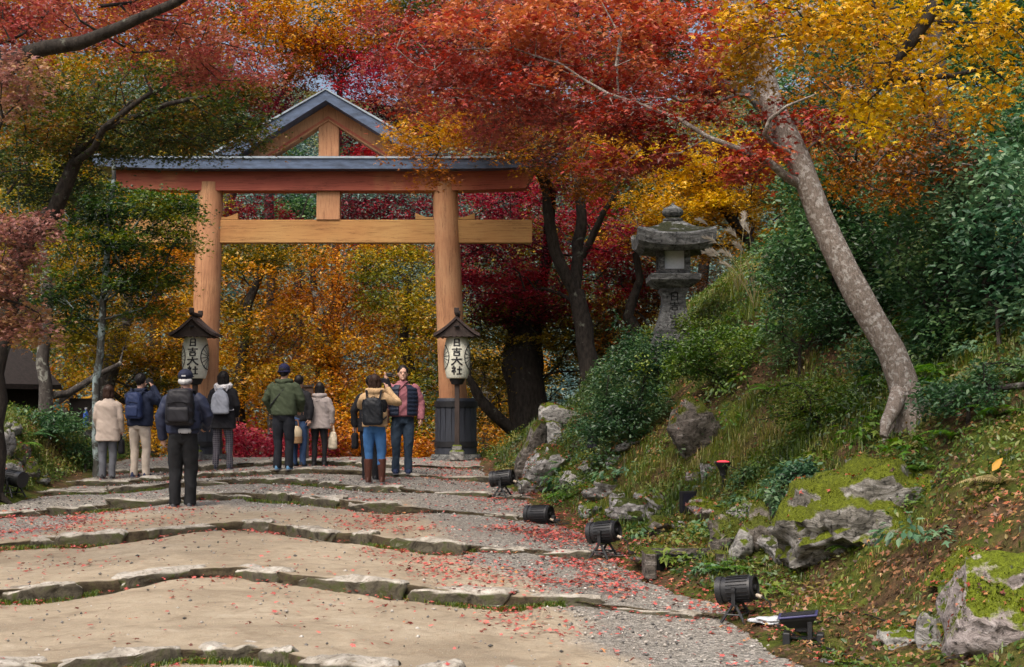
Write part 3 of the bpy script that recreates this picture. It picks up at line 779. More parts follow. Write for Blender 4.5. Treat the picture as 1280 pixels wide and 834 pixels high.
def glyph(ch, w, h, bold=.12):
    """brush strokes of one character in a w x h box round the origin, as quads in (x, z)"""
    V, F = [], []
    for st in STROKES[ch]:
        p = np.array(st, float) * np.array([w, h]) / 2; L = np.concatenate([[0], np.cumsum(np.linalg.norm(np.diff(p, axis=0), axis=1))])
        k = max(4, int(L[-1] / .012)); t = np.linspace(0, L[-1], k + 1); q = np.stack([np.interp(t, L, p[:, i]) for i in (0, 1)], 1)
        d = np.gradient(q, axis=0); d /= np.linalg.norm(d, axis=1)[:, None]; n = np.stack([-d[:, 1], d[:, 0]], 1)
        f = t / L[-1]; horiz = abs(d[k // 2, 0]) > .8
        ww = bold * h / 2 * (.72 if horiz else 1.0) * (.85 + .35 * np.abs(2 * f - 1) ** 2) * np.minimum(1, .55 + 6 * np.minimum(f, 1 - f))
        b = len(V)
        for i in range(k + 1): V += [q[i] + n[i] * ww[i], q[i] - n[i] * ww[i]]
        F += [(b + 2 * i, b + 2 * i + 1, b + 2 * i + 3, b + 2 * i + 2) for i in range(k)]
    return np.array(V), F
# ================================================================== paper lanterns on posts
M_PAPER = simple('lantern_paper', (.60, .60, .50), .7, .10, 9, .002, stretch=(1, 1, 6))
M_INK = plain('ink_black', (.012, .012, .016), .6)
M_DKWOOD = simple('dark_wood', (.040, .028, .024), .75, .4, 12, .004, stretch=(1, 1, .3))
M_THATCH = simple('bark_roof', (.060, .042, .038), .9, .45, 18, .012, stretch=(4, 1, 1))
def lprof(t):                                    # radius along the lantern height, t 0..1
    return .150 + .085 * math.sin(math.pi * min(1, max(0, (t * .92 + .04)))) ** .55
def paper_lantern(px, py_foot, d, label):
    x = (px - 640) / FPX * d; z0 = float(surf(x, d))
    T = thing('lantern_post', label, 'lantern', (x, d, z0), group='paper lanterns beside the gate')
    L = lambda py: W(px, py, d)[2] - z0
    zb, zt = L(474), L(419.5); H = zt - zb
    mb = MB(); mb.box((0, 0, .10), (.26, .26, .2), bev=.03); mb.box((0, 0, .24), (.17, .17, .1), bev=.02); part('base_stone', mb, RM['grey'], T)
    mb = MB(); mb.box((0, 0, (.28 + zb - .08) / 2), (.085, .085, zb - .08 - .28), bev=.008); part('post', mb, M_DKWOOD, T, False)
    mb = MB(); mb.lathe([(.06, zb - .10), (.10, zb - .09), (.135, zb - .02), (.14, zb + .012), (.10, zb + .015)], n=24); part('lantern_foot', mb, M_BAND, T)
    pr = []; K = 44
    for i in range(K + 1):
        t = i / K; pr.append((lprof(t) + (.0025 if i % 2 else -.0025), zb + .01 + t * (H - .02)))
    mb = MB(); mb.lathe([(.05, zb + .008)] + pr + [(.05, zt - .008)], n=40); pap = part('paper_shade', mb, M_PAPER, T, True, 80)
    def wrap(u, z, off=.006):
        t = (z - zb - .01) / (H - .02); r = lprof(t) + off; a = u / .235
        return (r * math.sin(a), -r * math.cos(a), z)
    mb = MB(); chars = '日吉大社'; hs = [.142, .148, .150, .155]; ws_ = [.165, .195, .205, .205]; zc = zt - .135
    for ch, hh, ww in zip(chars, hs, ws_):
        v, f = glyph(ch, ww, hh, .20); mb.add([wrap(q[0], zc + q[1]) for q in v], f); zc -= .163
    part('lettering', mb, M_INK, pap, False)
    for sg in (-1, 1):                           # round spoked crest on each flank
        mb = MB(); cu, cz, rr = sg * .34, zb + H * .50, .205
        def arc(pts, w):
            vs, fs = [], []
            for i, (p, q) in enumerate(pts):
                vs += [p, q]
                if i: k = 2 * i; fs.append((k - 2, k, k + 1, k - 1))
            mb.add([wrap(a, b) for a, b in vs], fs)
        arc([((cu + rr * math.cos(a), cz + 1.12 * rr * math.sin(a)), (cu + (rr - .018) * math.cos(a), cz + 1.12 * (rr - .018) * math.sin(a))) for a in np.linspace(0, 2 * math.pi, 49)], 0)
        arc([((cu + .04 * math.cos(a), cz + .04 * math.sin(a)), (cu + .025 * math.cos(a), cz + .025 * math.sin(a))) for a in np.linspace(0, 2 * math.pi, 25)], 0)
        for i in range(16):
            a = i * math.pi / 8 + .1; p = np.array([math.cos(a), math.sin(a) * 1.12]); n = np.array([-p[1], p[0]])
            arc([(tuple(np.array([cu, cz]) + p * r_ + n * .0055), tuple(np.array([cu, cz]) + p * r_ - n * .0055)) for r_ in np.linspace(.04, rr - .012, 7)], 0)
        part('crest', mb, M_INK, pap, False)
    # roof: thick concave gable with shingled edge, ridge along the line of view
    hw = .405; ze = L(421); zr = L(396)
    def outline(th, w):
        top = [(s * w, ze + .05 + (zr - ze - .05) * (1 - abs(s)) ** 1.35) for s in np.linspace(-1, 1, 17)]
        return top
    for nm, w, th, y0, y1, mt in (('roof', hw, .055, -.34, .34, M_THATCH), ('gable_board', hw * .9, .10, -.30, .30, M_DKWOOD)):
        top = outline(th, w); dz = 0 if nm == 'roof' else -.058
        lo = [(a, b - th) for a, b in top[::-1]]
        if nm == 'gable_board': lo = [(a, ze - .012 + .012 * math.cos(a * 60)) for a, b in top[::-1]]
        mb = MB(); mb.prism([(a, b + dz) for a, b in top] + lo, y0, y1); part(nm, mb, mt, T, False)
    mb = MB(); mb.box((0, 0, zr + .035), (.07, .74, .06), bev=.01); mb.box((0, -.36, zr + .085), (.085, .05, .10), bev=.01); mb.box((0, .36, zr + .085), (.085, .05, .10), bev=.01)
    part('ridge', mb, M_DKWOOD, T, False)
    mb = MB(); mb.lathe([(.02, 0), (.045, .004), (.045, .02), (.02, .024)], (0, -.335, ze + .155), 12, Matrix.Identity(3)); part('gable_boss', mb, M_BAND, T)
    return T
paper_lantern(571.5, 572, 25.2, 'white paper lantern under a dark gabled roof, on a post before the right gate pillar')
paper_lantern(244, 575, 25.2, 'white paper lantern under a dark gabled roof, before the left gate pillar')

# ================================================================== stone lantern on the bank
SD = 22.0
def stone_lantern():
    x, _, zb = W(842, 440, SD); g = float(surf(x, SD))
    T = thing('stone_lantern', 'weathered dark stone lantern with upturned roof and white paper window on the bank', 'stone lantern', (x, SD, g - .05))
    z0 = g - .05; L = lambda py: W(842, py, SD)[2] - z0; s = SD / FPX; M4 = Matrix.Rotation(R(45), 3, 'Z')
    M_L = RM['lantern']
    def sq(rows, n=4):                           # square loft with half widths
        mb = MB(); rs_ = []
        for h, z in rows: rs_.append(np.array([(-h, -h, z), (h, -h, z), (h, h, z), (-h, h, z)]))
        return mb.rings(rs_)
    b0 = L(418)
    part('base', sq([(26 * s, 0), (26 * s, b0 - .10), (24 * s, b0 - .02), (23 * s, b0 - .005)]), M_L, T, True, 30)
    rows = [(23.5, 418), (24, 414), (22, 408), (19.5, 400), (17, 392), (15, 384), (14.2, 376), (14.6, 370), (16.5, 366), (18.2, 364.5), (18.2, 361)]
    sh = part('shaft', sq([(w * s * .97, L(y)) for w, y in rows]), M_L, T, True, 50)
    mb = MB(); zc = L(372)
    prof = sorted([(L(y), w * s * .97) for w, y in rows])
    for ch, hh in zip('日吉山王', (.135, .135, .12, .125)):
        v, f = glyph(ch, .165, hh, .17)
        mb.add([(q[0], -(np.interp(zc + q[1], [p[0] for p in prof], [p[1] for p in prof]) + .004), zc + q[1]) for q in v], f); zc -= .148
    part('lettering', mb, plain('carved_dark', (.012, .013, .012), .95), sh, False)
    part('platform', sq([(19 * s, L(361) + .002), (27 * s, L(356)), (31 * s, L(352)), (31.5 * s, L(346)), (30 * s, L(344.5)), (20 * s, L(344) )]), M_L, T, True, 30)
    hb, ht = L(343.7), L(311)
    fb = MB(); w = 19.5 * s; iw = 12.5 * s; zi0, zi1 = L(338), L(315)
    for (cx, sx) in ((-(w + iw) / 2, w - iw), ((w + iw) / 2, w - iw)):
        for cy in (-(w + iw) / 2, (w + iw) / 2): fb.box((cx, cy, (hb + ht) / 2), (sx, sx, ht - hb))
    fb.box((0, 0, (hb + zi0) / 2), (w * 2 - .004, w * 2 - .004, zi0 - hb)); fb.box((0, 0, (ht + zi1) / 2), (w * 2 - .004, w * 2 - .004, ht - zi1))
    fbx = part('fire_box', fb, M_L, T, False)
    mb = MB(); mb.box((0, 0, (zi0 + zi1) / 2), (iw * 2 + .02, iw * 2 + .02, zi1 - zi0 - .004)); part('paper_window', mb, simple('window_paper', (.62, .66, .68), .7, .08, 30, .001), fbx, False)
    # roof with thick upturned corners
    mb = MB(); n = 12; rs_ = []
    def ringz(h, z, lift):
        pts = []
        for a, b in ((-1, -1), (1, -1), (1, 1), (-1, 1)):
            c, d = {(-1, -1): (1, -1), (1, -1): (1, 1), (1, 1): (-1, 1), (-1, 1): (-1, -1)}[(a, b)]
            for i in range(n):
                f = i / n; e = abs(2 * f - 1) ** 2.5
                pts.append(((a + (c - a) * f) * h * (1 + .03 * e), (b + (d - b) * f) * h * (1 + .03 * e), z + lift * e))
        return np.array(pts)
    rs_ = [ringz(20 * s, L(311.5), 0), ringz(38 * s, L(317), .03), ringz(46 * s, L(311), .07), ringz(47.5 * s, L(298), .09), ringz(45.5 * s, L(295.5), .085), ringz(34 * s, L(291), .03), ringz(22 * s, L(285), .005), ringz(12 * s, L(278), 0)]
    mb.rings(rs_); part('roof', mb, M_L, T, True, 22)
    mb = MB(); r = lambda w, y: (w * s, L(y))
    mb.lathe([r(9, 279), r(12.5, 277), r(12.5, 274), r(8, 272.5), r(9.5, 271.5), r(13, 268), r(13.5, 264.5), r(11, 260.5), r(6, 258.3), r(2.5, 256), r(.6, 253)], n=24); part('finial', mb, M_L, T, True, 60)
stone_lantern()

# ================================================================== trees
# --- right bank: the big leaning tree
p0 = hit(1140, 527); dd = p0[1] - 12.3
tr = L3([(a_, b_, c_ + dd, r_) for a_, b_, c_, r_ in [(1142, 530, 12.3, 23), (1136, 505, 12.32, 20), (1127, 471, 12.35, 18.5), (1113, 438, 12.38, 18), (1093, 404, 12.4, 17.5), (1073, 371, 12.42, 17), (1056, 337, 12.45, 16.6), (1040, 303, 12.5, 16.2), (1024, 270, 12.53, 15.8), (1011, 235, 12.56, 15.4), (998, 201, 12.6, 16), (982, 168, 12.65, 15.5), (966, 134, 12.7, 15), (957, 101, 12.75, 14.5), (946, 60, 12.8, 14), (930, 10, 12.85, 13), (905, -100, 12.9, 10)]])
tr[0] = (p0[0], p0[1], p0[2] - .1, tr[0][3])
D = 12.6 + dd
lim = [L3([(1124, 490, 12.28 + dd, 11), (1116, 512, 12.15 + dd, 9), (1108, 530, 12.05 + dd, 7), (1104, 546, 12.0 + dd, 4)]), L3([(1136, 492, 12.25 + dd, 11), (1150, 505, 12.2 + dd, 8), (1162, 520, 12.15 + dd, 4)]),
       L3([(1003, 232, D, 7), (985, 222, D - .2, 6), (965, 205, D - .3, 5), (930, 188, D - .4, 4), (885, 172, D - .3, 3.2), (850, 150, D - .2, 2.6), (800, 130, D, 2.2), (760, 118, D, 1.8), (700, 80, D + .2, 1.4), (640, 60, D + .3, 1.0), (570, 62, D + .4, .8)]),
       L3([(985, 222, D - .2, 4), (960, 195, D - .5, 3.6), (900, 165, D - .6, 2.6), (860, 140, D - .5, 2.0), (800, 105, D - .2, 1.6), (740, 60, D, 1.2), (680, 20, D + .2, .8)]),
       L3([(965, 205, D - .3, 3), (920, 196, D - .7, 2.6), (860, 200, D - .8, 2.0), (800, 186, D - .6, 1.5), (740, 178, D - .5, 1.0), (690, 190, D - .3, .7)]),
       L3([(760, 118, D, 1.2), (680, 108, D, 1.0), (600, 130, D + .1, .7), (540, 150, D + .2, .5)]),
       L3([(990, 195, D, 4), (968, 182, D - .35, 3.4), (955, 168, D - .5, 3), (962, 150, D - .6, 2.4), (985, 132, D - .6, 1.8), (1020, 118, D - .7, 1.2)]),
       L3([(950, 70, D + .15, 5), (975, 30, D + .6, 4), (1020, 5, D + 1.0, 3)])]
ells = EL([(600, 60, D + 0.85, 130, 55, .9, 60), (720, 40, D + 0.65, 130, 55, .9, 60), (850, 60, D + 0.35, 95, 60, .8, 46), (700, 120, D + 0.55, 130, 40, .7, 46), (560, 110, D + 0.95, 75, 40, .6, 24),
           (820, 150, D + -0.05, 90, 30, .5, 30), (780, 195, D + -0.15, 75, 22, .4, 16), (930, 195, D + -0.15, 45, 32, .3, 22), (1000, 150, D + 0.05, 50, 28, .4, 12), (900, 20, D + 0.95, 60, 50, .6, 16)])
tree('leaning_maple', 'big leaning maple with pale mottled trunk and red leaves on the right bank', tr, ells, 'red', 'pale', lim, leaf=.062, per=62, pad=(.22, .42), tpl='m5', tilt=.5, seed=11, sides=20, tip=.0045, bf=.2, droop=.3, thick=.10)
# more leaves of a dusky red spread above the gate, on a maple rooted farther up the bank
def bank_tree(name, label, px, d, rows, r0, ells, mat, **kw):
    return tree(name, label, gtrunk(px, d, rows, r0), EL(ells), mat, **kw)
bank_tree('maple_tree', 'dusky red maple rooted behind the leaning trunk, spreading over the top of the gate', 1085, 19.5,
          [(1050, 330, 19.5, 8), (1010, 240, 19.5, 7.5), (940, 120, 19.5, 7), (840, 80, 19.5, 6), (740, 60, 19, 5), (650, 50, 18.5, 3.5), (560, 60, 18.2, 2.5)], .14,
          [(560, 30, 18.3, 110, 60, 1.2, 60), (690, 30, 19, 120, 60, 1.3, 60), (610, 120, 18.3, 110, 50, 1.0, 50), (740, 110, 19, 100, 60, 1.2, 50), (850, 90, 19.6, 90, 70, 1.2, 40), (660, 170, 18.8, 80, 35, .8, 26), (520, 90, 18.2, 50, 40, .8, 18)],
          'salmon', bark='grey', leaf=.07, per=70, pad=(.3, .55), tpl='m3', seed=12, bf=.25)
bank_tree('maple_tree', 'rusty olive maple with drooping boughs just right of the gate roof', 672, 29.8,
          [(668, 420, 29.8, 9), (682, 330, 28.8, 7), (690, 240, 27.2, 5.5), (660, 185, 25.6, 4)], .2,
          [(600, 172, 24.4, 50, 18, .8, 26), (665, 155, 24.6, 85, 34, 1.2, 56), (735, 215, 25, 60, 40, 1.0, 36), (560, 150, 24.4, 50, 24, .7, 18), (660, 196, 24.2, 40, 14, .6, 12), (600, 130, 25.4, 110, 46, 1.2, 50), (740, 180, 25.5, 60, 50, 1.0, 30), (528, 186, 24.2, 30, 18, .5, 12), (538, 218, 24.2, 14, 18, .4, 5), (510, 165, 24.2, 24, 14, .4, 7)],
          'rust', bark='dark', leaf=.075, per=66, pad=(.35, .6), seed=13)
# twin-stemmed dark maple with crimson leaves
tr = gtrunk(744, 26.4, [(738, 470, 26.4, 12.5), (730, 410, 26.4, 11.5), (720, 365, 26.4, 10.5)], .20)
lim = [L3([(718, 365, 26.4, 8), (702, 335, 26.3, 8), (690, 295, 26.2, 7.5), (684, 262, 26.1, 6.5), (682, 240, 26, 5), (668, 205, 25.9, 3)]),
       L3([(718, 365, 26.4, 8), (722, 320, 26.6, 7.5), (727, 270, 26.7, 7), (722, 225, 26.8, 5.5), (735, 190, 26.8, 5), (760, 150, 26.8, 3)]),
       L3([(728, 320, 26.6, 5), (748, 280, 26.5, 4), (765, 250, 26.4, 3.5), (775, 225, 26.4, 2.5)]),
       L3([(724, 235, 26.8, 5), (740, 215, 26.9, 4), (765, 205, 27, 3), (800, 190, 27, 2)])]
tree('maple_tree', 'twin-stemmed dark maple with crimson leaves between gate and stone lantern', tr, EL([(640, 330, 27.5, 70, 50, 1.2, 60), (720, 300, 28, 90, 60, 1.2, 70), (600, 290, 28.2, 50, 70, 1.0, 46), (690, 250, 28, 80, 40, 1.0, 44), (770, 330, 28, 50, 50, 1.0, 36), (610, 370, 28.2, 50, 35, .9, 32), (680, 380, 28, 70, 30, .9, 34)]),
     'crimson', 'dark', lim, leaf=.075, per=80, pad=(.35, .6), seed=14, sides=10)
# thick dark trunk
tr = gtrunk(672, 28.6, [(664, 530, 28.6, 26), (656, 480, 28.6, 25), (652, 440, 28.7, 24), (655, 400, 28.8, 20), (662, 340, 28.9, 13)], .48)
lim = [L3([(656, 480, 28.6, 18), (678, 470, 28.5, 14), (692, 450, 28.5, 10), (700, 410, 28.5, 7)]),
       gtrunk(668, 28.4, [(650, 545, 28.2, 9), (622, 522, 28, 8), (600, 500, 27.9, 7), (585, 470, 27.8, 4)], .2)[1:]]
tree('broad_tree', 'broad blackish trunk with dim olive leaves behind the right gate pillar and the rock pile', tr, EL([(660, 400, 28.5, 70, 40, 1.3, 60), (740, 430, 29.5, 60, 60, 1.2, 50), (620, 440, 29, 50, 60, 1.0, 46), (720, 380, 29.5, 80, 40, 1.0, 40), (640, 500, 29.6, 60, 60, .8, 34), (790, 400, 29.5, 60, 50, 1.0, 30)]),
     'olive', 'dark', lim, leaf=.08, per=72, pad=(.4, .65), seed=15, sides=12)
# golden tree behind the stone lantern
tr = gtrunk(985, 26.5, [(965, 345, 26.5, 8), (935, 300, 26.5, 7), (905, 262, 26.4, 6), (880, 230, 26.3, 4.5)], .14)
tree('maple_tree', 'golden yellow maple behind the stone lantern, leaning left over it', tr, EL([(850, 250, 26, 70, 40, 1.0, 60), (920, 220, 26.5, 70, 50, 1.1, 70), (970, 260, 27, 50, 60, 1.0, 46), (830, 290, 26.6, 50, 30, .8, 26), (900, 290, 27, 70, 40, .9, 44), (860, 200, 26.6, 70, 25, .9, 36), (960, 190, 26.8, 50, 30, 1.0, 30)]),
     'gold', 'dark', leaf=.075, per=80, pad=(.3, .55), seed=16)
tr = gtrunk(805, 27.2, [(800, 420, 27.2, 8), (785, 395, 27.2, 7), (800, 350, 27.2, 5), (790, 300, 27.3, 4)], .15)
tree('maple_tree', 'dark forked maple with orange and wine red leaves left of the stone lantern', tr, EL([(780, 380, 28.6, 60, 40, .9, 50), (820, 330, 28.6, 60, 50, .9, 50), (770, 440, 28.8, 60, 40, .9, 40), (830, 400, 28.8, 40, 50, .8, 30), (900, 380, 28.6, 40, 50, .6, 24)]),
     'rust', 'dark', [L3([(785, 395, 27.2, 6), (760, 380, 27.3, 4), (735, 350, 27.4, 3), (715, 340, 27.4, 2)]), L3([(800, 420, 27.2, 6), (830, 380, 27.4, 4), (850, 340, 27.4, 3)])], leaf=.075, per=66, pad=(.35, .55), seed=17)
# yellow tree hanging in from the upper right
tr = [(5.6, 11.6, float(surf(5.6, 11.6)) - .1, .2), (5.3, 11.5, 4.0, .17)] + L3([(1330, -60, 11.3, 20), (1240, -150, 11.2, 16), (1150, -230, 11.3, 11)])
lim = [L3([(1240, -150, 11.2, 14), (1205, -70, 11.1, 12), (1178, -20, 11, 10.5), (1165, 15, 11, 9), (1140, 52, 11, 7.5), (1117, 78, 11, 6.5), (1113, 100, 11, 5), (1150, 98, 10.9, 4), (1190, 95, 10.8, 3.5), (1235, 84, 10.8, 2)]),
       L3([(1117, 78, 11, 4), (1080, 60, 11.1, 3), (1040, 40, 11.2, 2), (990, 20, 11.2, 1.4)])]
tree('maple_tree', 'bright yellow maple bough hanging in over the slope from the upper right', tr, EL([(960, 25, 11.0, 65, 45, .5, 28), (930, 75, 11.2, 35, 30, .4, 12), (1090, 30, 11.0, 80, 45, .6, 33), (1190, 40, 11.0, 70, 60, .6, 34), (1110, 110, 11, 50, 40, .45, 21), (1200, 125, 10.9, 50, 35, .45, 17), (1020, 30, 11.3, 70, 50, .6, 18), (1085, 150, 11, 26, 26, .3, 7), (1260, 60, 11, 40, 70, .6, 10)]),
     'gold', 'dark', lim, leaf=.052, per=40, pad=(.16, .30), tpl='m5', tilt=.7, seed=18, bf=.2, tip=.004, thick=.25)
tr = gtrunk(1190, 15.0, [(1182, 330, 15, 16), (1176, 230, 15, 14), (1172, 140, 15, 12), (1168, 30, 15, 10), (1160, -80, 15, 8)], .16)
tree('maple_tree', 'slim grey trunk with thin rusty orange leaves rising from the green shrubs at right', tr, EL([(1100, 215, 14, 70, 40, .7, 46), (1060, 180, 14, 40, 30, .5, 20), (1160, 190, 14.2, 60, 40, .7, 34), (1120, 120, 14.6, 90, 50, .8, 40), (1200, 230, 14.2, 30, 40, .4, 12), (1010, 140, 14.8, 60, 50, .7, 26), (1060, 60, 15, 90, 60, .8, 36)]),
     'rust', 'grey', leaf=.055, per=34, pad=(.2, .36), tpl='m3', tilt=.7, seed=19, bf=.2, thick=.25)
# --- left bank
tr = gtrunk(-10, 19.5, [(-4, 440, 19.5, 14), (24, 322, 19.4, 12), (40, 285, 19.4, 11.5), (67, 266, 19.3, 11), (82, 232, 19.2, 10), (97, 195, 19.2, 8), (112, 150, 19.2, 6), (120, 100, 19.2, 5)], .17)
lim = [L3([(97, 195, 19.2, 7), (112, 178, 18.9, 6), (135, 158, 18.6, 5), (160, 150, 18.4, 4), (210, 130, 18, 3), (260, 120, 17.8, 2)]),
       L3([(90, 205, 19.2, 5), (118, 185, 18.6, 4.5), (130, 160, 18.3, 4), (190, 115, 18, 3)]),
       L3([(24, 322, 19.4, 9), (4, 215, 19, 9), (40, 145, 18.8, 9), (50, 110, 18.7, 7), (42, 75, 18.6, 5), (70, 40, 18.5, 3)]),
       L3([(40, 145, 18.8, 6), (70, 110, 18.5, 5), (80, 95, 18.4, 4), (75, 70, 18.3, 3)])]
tree('maple_tree', 'dark crooked maple with layered olive green leaves at the left edge of the path', tr, EL([(150, 165, 19.1, 120, 26, 1.0, 74), (250, 150, 18.7, 95, 30, 1.0, 70), (70, 140, 19.3, 90, 34, 1.0, 56), (302, 172, 18.7, 40, 14, .6, 14), (200, 112, 18.9, 120, 24, 1.0, 60), (50, 205, 19.7, 80, 34, .9, 50), (190, 184, 19.1, 80, 9, .7, 24), (270, 105, 18.9, 70, 24, .9, 34), (30, 110, 19.3, 60, 24, .8, 24), (60, 235, 19.7, 60, 18, .8, 22)]),
     'brown', 'dark', lim, leaf=.06, per=70, pad=(.28, .5), seed=21, sides=10, bf=.25)
tr = [(-7.9, 14.2, float(surf(-7.9, 14.2)) - .1, .24), (-7.2, 14.2, 3.2, .2)] + L3([(-60, 190, 14, 22), (-25, 118, 14, 17)])
lim = [L3([(-25, 118, 14, 15), (8, 86, 14, 13), (30, 68, 14, 11), (57, 60, 13.9, 10), (100, 54, 13.8, 9), (125, 44, 13.7, 8), (150, 34, 13.6, 7.5), (185, 18, 13.5, 6.5), (218, 4, 13.4, 6), (260, -20, 13.4, 4)]),
       L3([(30, 68, 14, 9), (52, 46, 14.1, 8), (75, 34, 14.2, 7.5), (100, 26, 14.2, 7), (124, 8, 14.3, 6), (140, -20, 14.3, 5)]),
       L3([(100, 26, 14.2, 3.5), (125, 18, 14, 3), (150, 6, 14, 2.5), (180, 0, 13.9, 2)]),
       L3([(57, 60, 13.9, 5), (66, 85, 13.7, 4), (72, 100, 13.6, 3)])]
tree('maple_tree', 'dusky red maple with thick black boughs reaching in at the upper left', tr, EL([(100, 15, 14.9, 130, 32, 1.0, 46), (250, 26, 14.7, 100, 44, 1.0, 50), (215, 72, 14.9, 70, 16, .9, 18), (25, 50, 14.3, 40, 26, .6, 14), (290, 80, 14.9, 50, 22, .8, 18), (30, 10, 14.9, 60, 40, .7, 20), (180, -40, 14.9, 150, 40, 1.0, 30)]),
     'salmon', 'dark', lim, leaf=.05, per=66, pad=(.22, .42), tpl='m5', seed=22, sides=10, bf=.2, tip=.0045)
tr = [(-6.9, 12.6, float(surf(-6.9, 12.6)) - .1, .1), (-6.3, 12.6, 2.4, .08), (-5.6, 12.6, 3.3, .06)] + L3([(-60, 250, 12.6, 7), (-20, 200, 12.6, 5)])
tree('maple_tree', 'dusty pink maple sprays drooping along the left edge of the photo', tr, EL([(15, 90, 12.8, 35, 30, .4, 22), (20, 280, 12.8, 50, 18, .5, 24), (5, 330, 12.8, 40, 40, .4, 26), (15, 400, 12.9, 40, 30, .4, 22), (0, 380, 12.7, 30, 40, .4, 14), (10, 130, 12.8, 30, 20, .4, 10)]),
     'pink', 'dark', leaf=.05, per=60, pad=(.18, .32), tpl='m5', seed=23, bf=.2, tip=.0045)
tr = gtrunk(122, 23.4, [(120, 500, 23.4, 5.0), (128, 400, 23.4, 4.6), (133, 330, 23.4, 4.1), (139, 250, 23.4, 3.4), (142, 200, 23.4, 2.4)], .07)
tree('maple_tree', 'slim straight trunk patched with pale lichen and deep green leaves left of the gate', tr, EL([(175, 255, 23.2, 75, 16, 1.0, 42), (190, 300, 23.2, 70, 20, 1.0, 48), (150, 345, 23.3, 60, 20, .9, 34), (205, 345, 23.4, 40, 16, .7, 20), (110, 300, 23.4, 50, 30, .8, 26), (230, 270, 23, 35, 14, .6, 14), (100, 390, 23.6, 50, 25, .7, 20), (180, 385, 23.7, 40, 12, .6, 12), (60, 350, 23.4, 50, 30, .8, 26), (120, 250, 23.4, 60, 20, .8, 24)]),
     'green', 'lichen', leaf=.07, per=80, pad=(.3, .52), seed=24, sides=10)
tr = gtrunk(58, 25, [(57, 480, 25, 8.5), (55, 430, 25, 8), (60, 370, 25, 7), (52, 310, 25, 5)], .14)
tree('maple_tree', 'straight grey-brown trunk with yellow green leaves on the left bank behind the slim lichened one', tr, EL([(70, 330, 26, 70, 50, 1.2, 56), (30, 270, 26, 60, 50, 1.2, 46), (110, 370, 26.2, 60, 40, 1.0, 40), (60, 410, 26.2, 50, 25, .9, 26), (90, 250, 26.4, 60, 50, 1.1, 40), (130, 430, 26.6, 40, 26, .8, 20)]),
     'lime', 'grey', [L3([(57, 495, 25, 6), (85, 492, 25.3, 5), (120, 470, 25.5, 4), (150, 455, 25.6, 3)])], leaf=.07, per=76, pad=(.35, .6), seed=25)
tr = gtrunk(118, 28, [(135, 470, 28, 11), (150, 420, 28, 10), (160, 390, 28, 8), (150, 340, 28, 6)], .2)
tree('maple_tree', 'slanting grey maple with orange yellow leaves behind the left lantern', tr, EL([(180, 420, 28.6, 70, 40, 1.1, 50), (210, 350, 28.8, 60, 50, 1.0, 46), (140, 450, 28.6, 50, 40, .9, 30), (200, 470, 28.6, 60, 40, 1.0, 46), (110, 330, 29, 60, 60, 1.0, 36), (190, 270, 29, 60, 50, 1.0, 40)]),
     'yellow', 'grey', [L3([(150, 420, 28, 7), (175, 400, 28.2, 5), (200, 395, 28.3, 3)])], leaf=.08, per=76, pad=(.4, .62), seed=26)
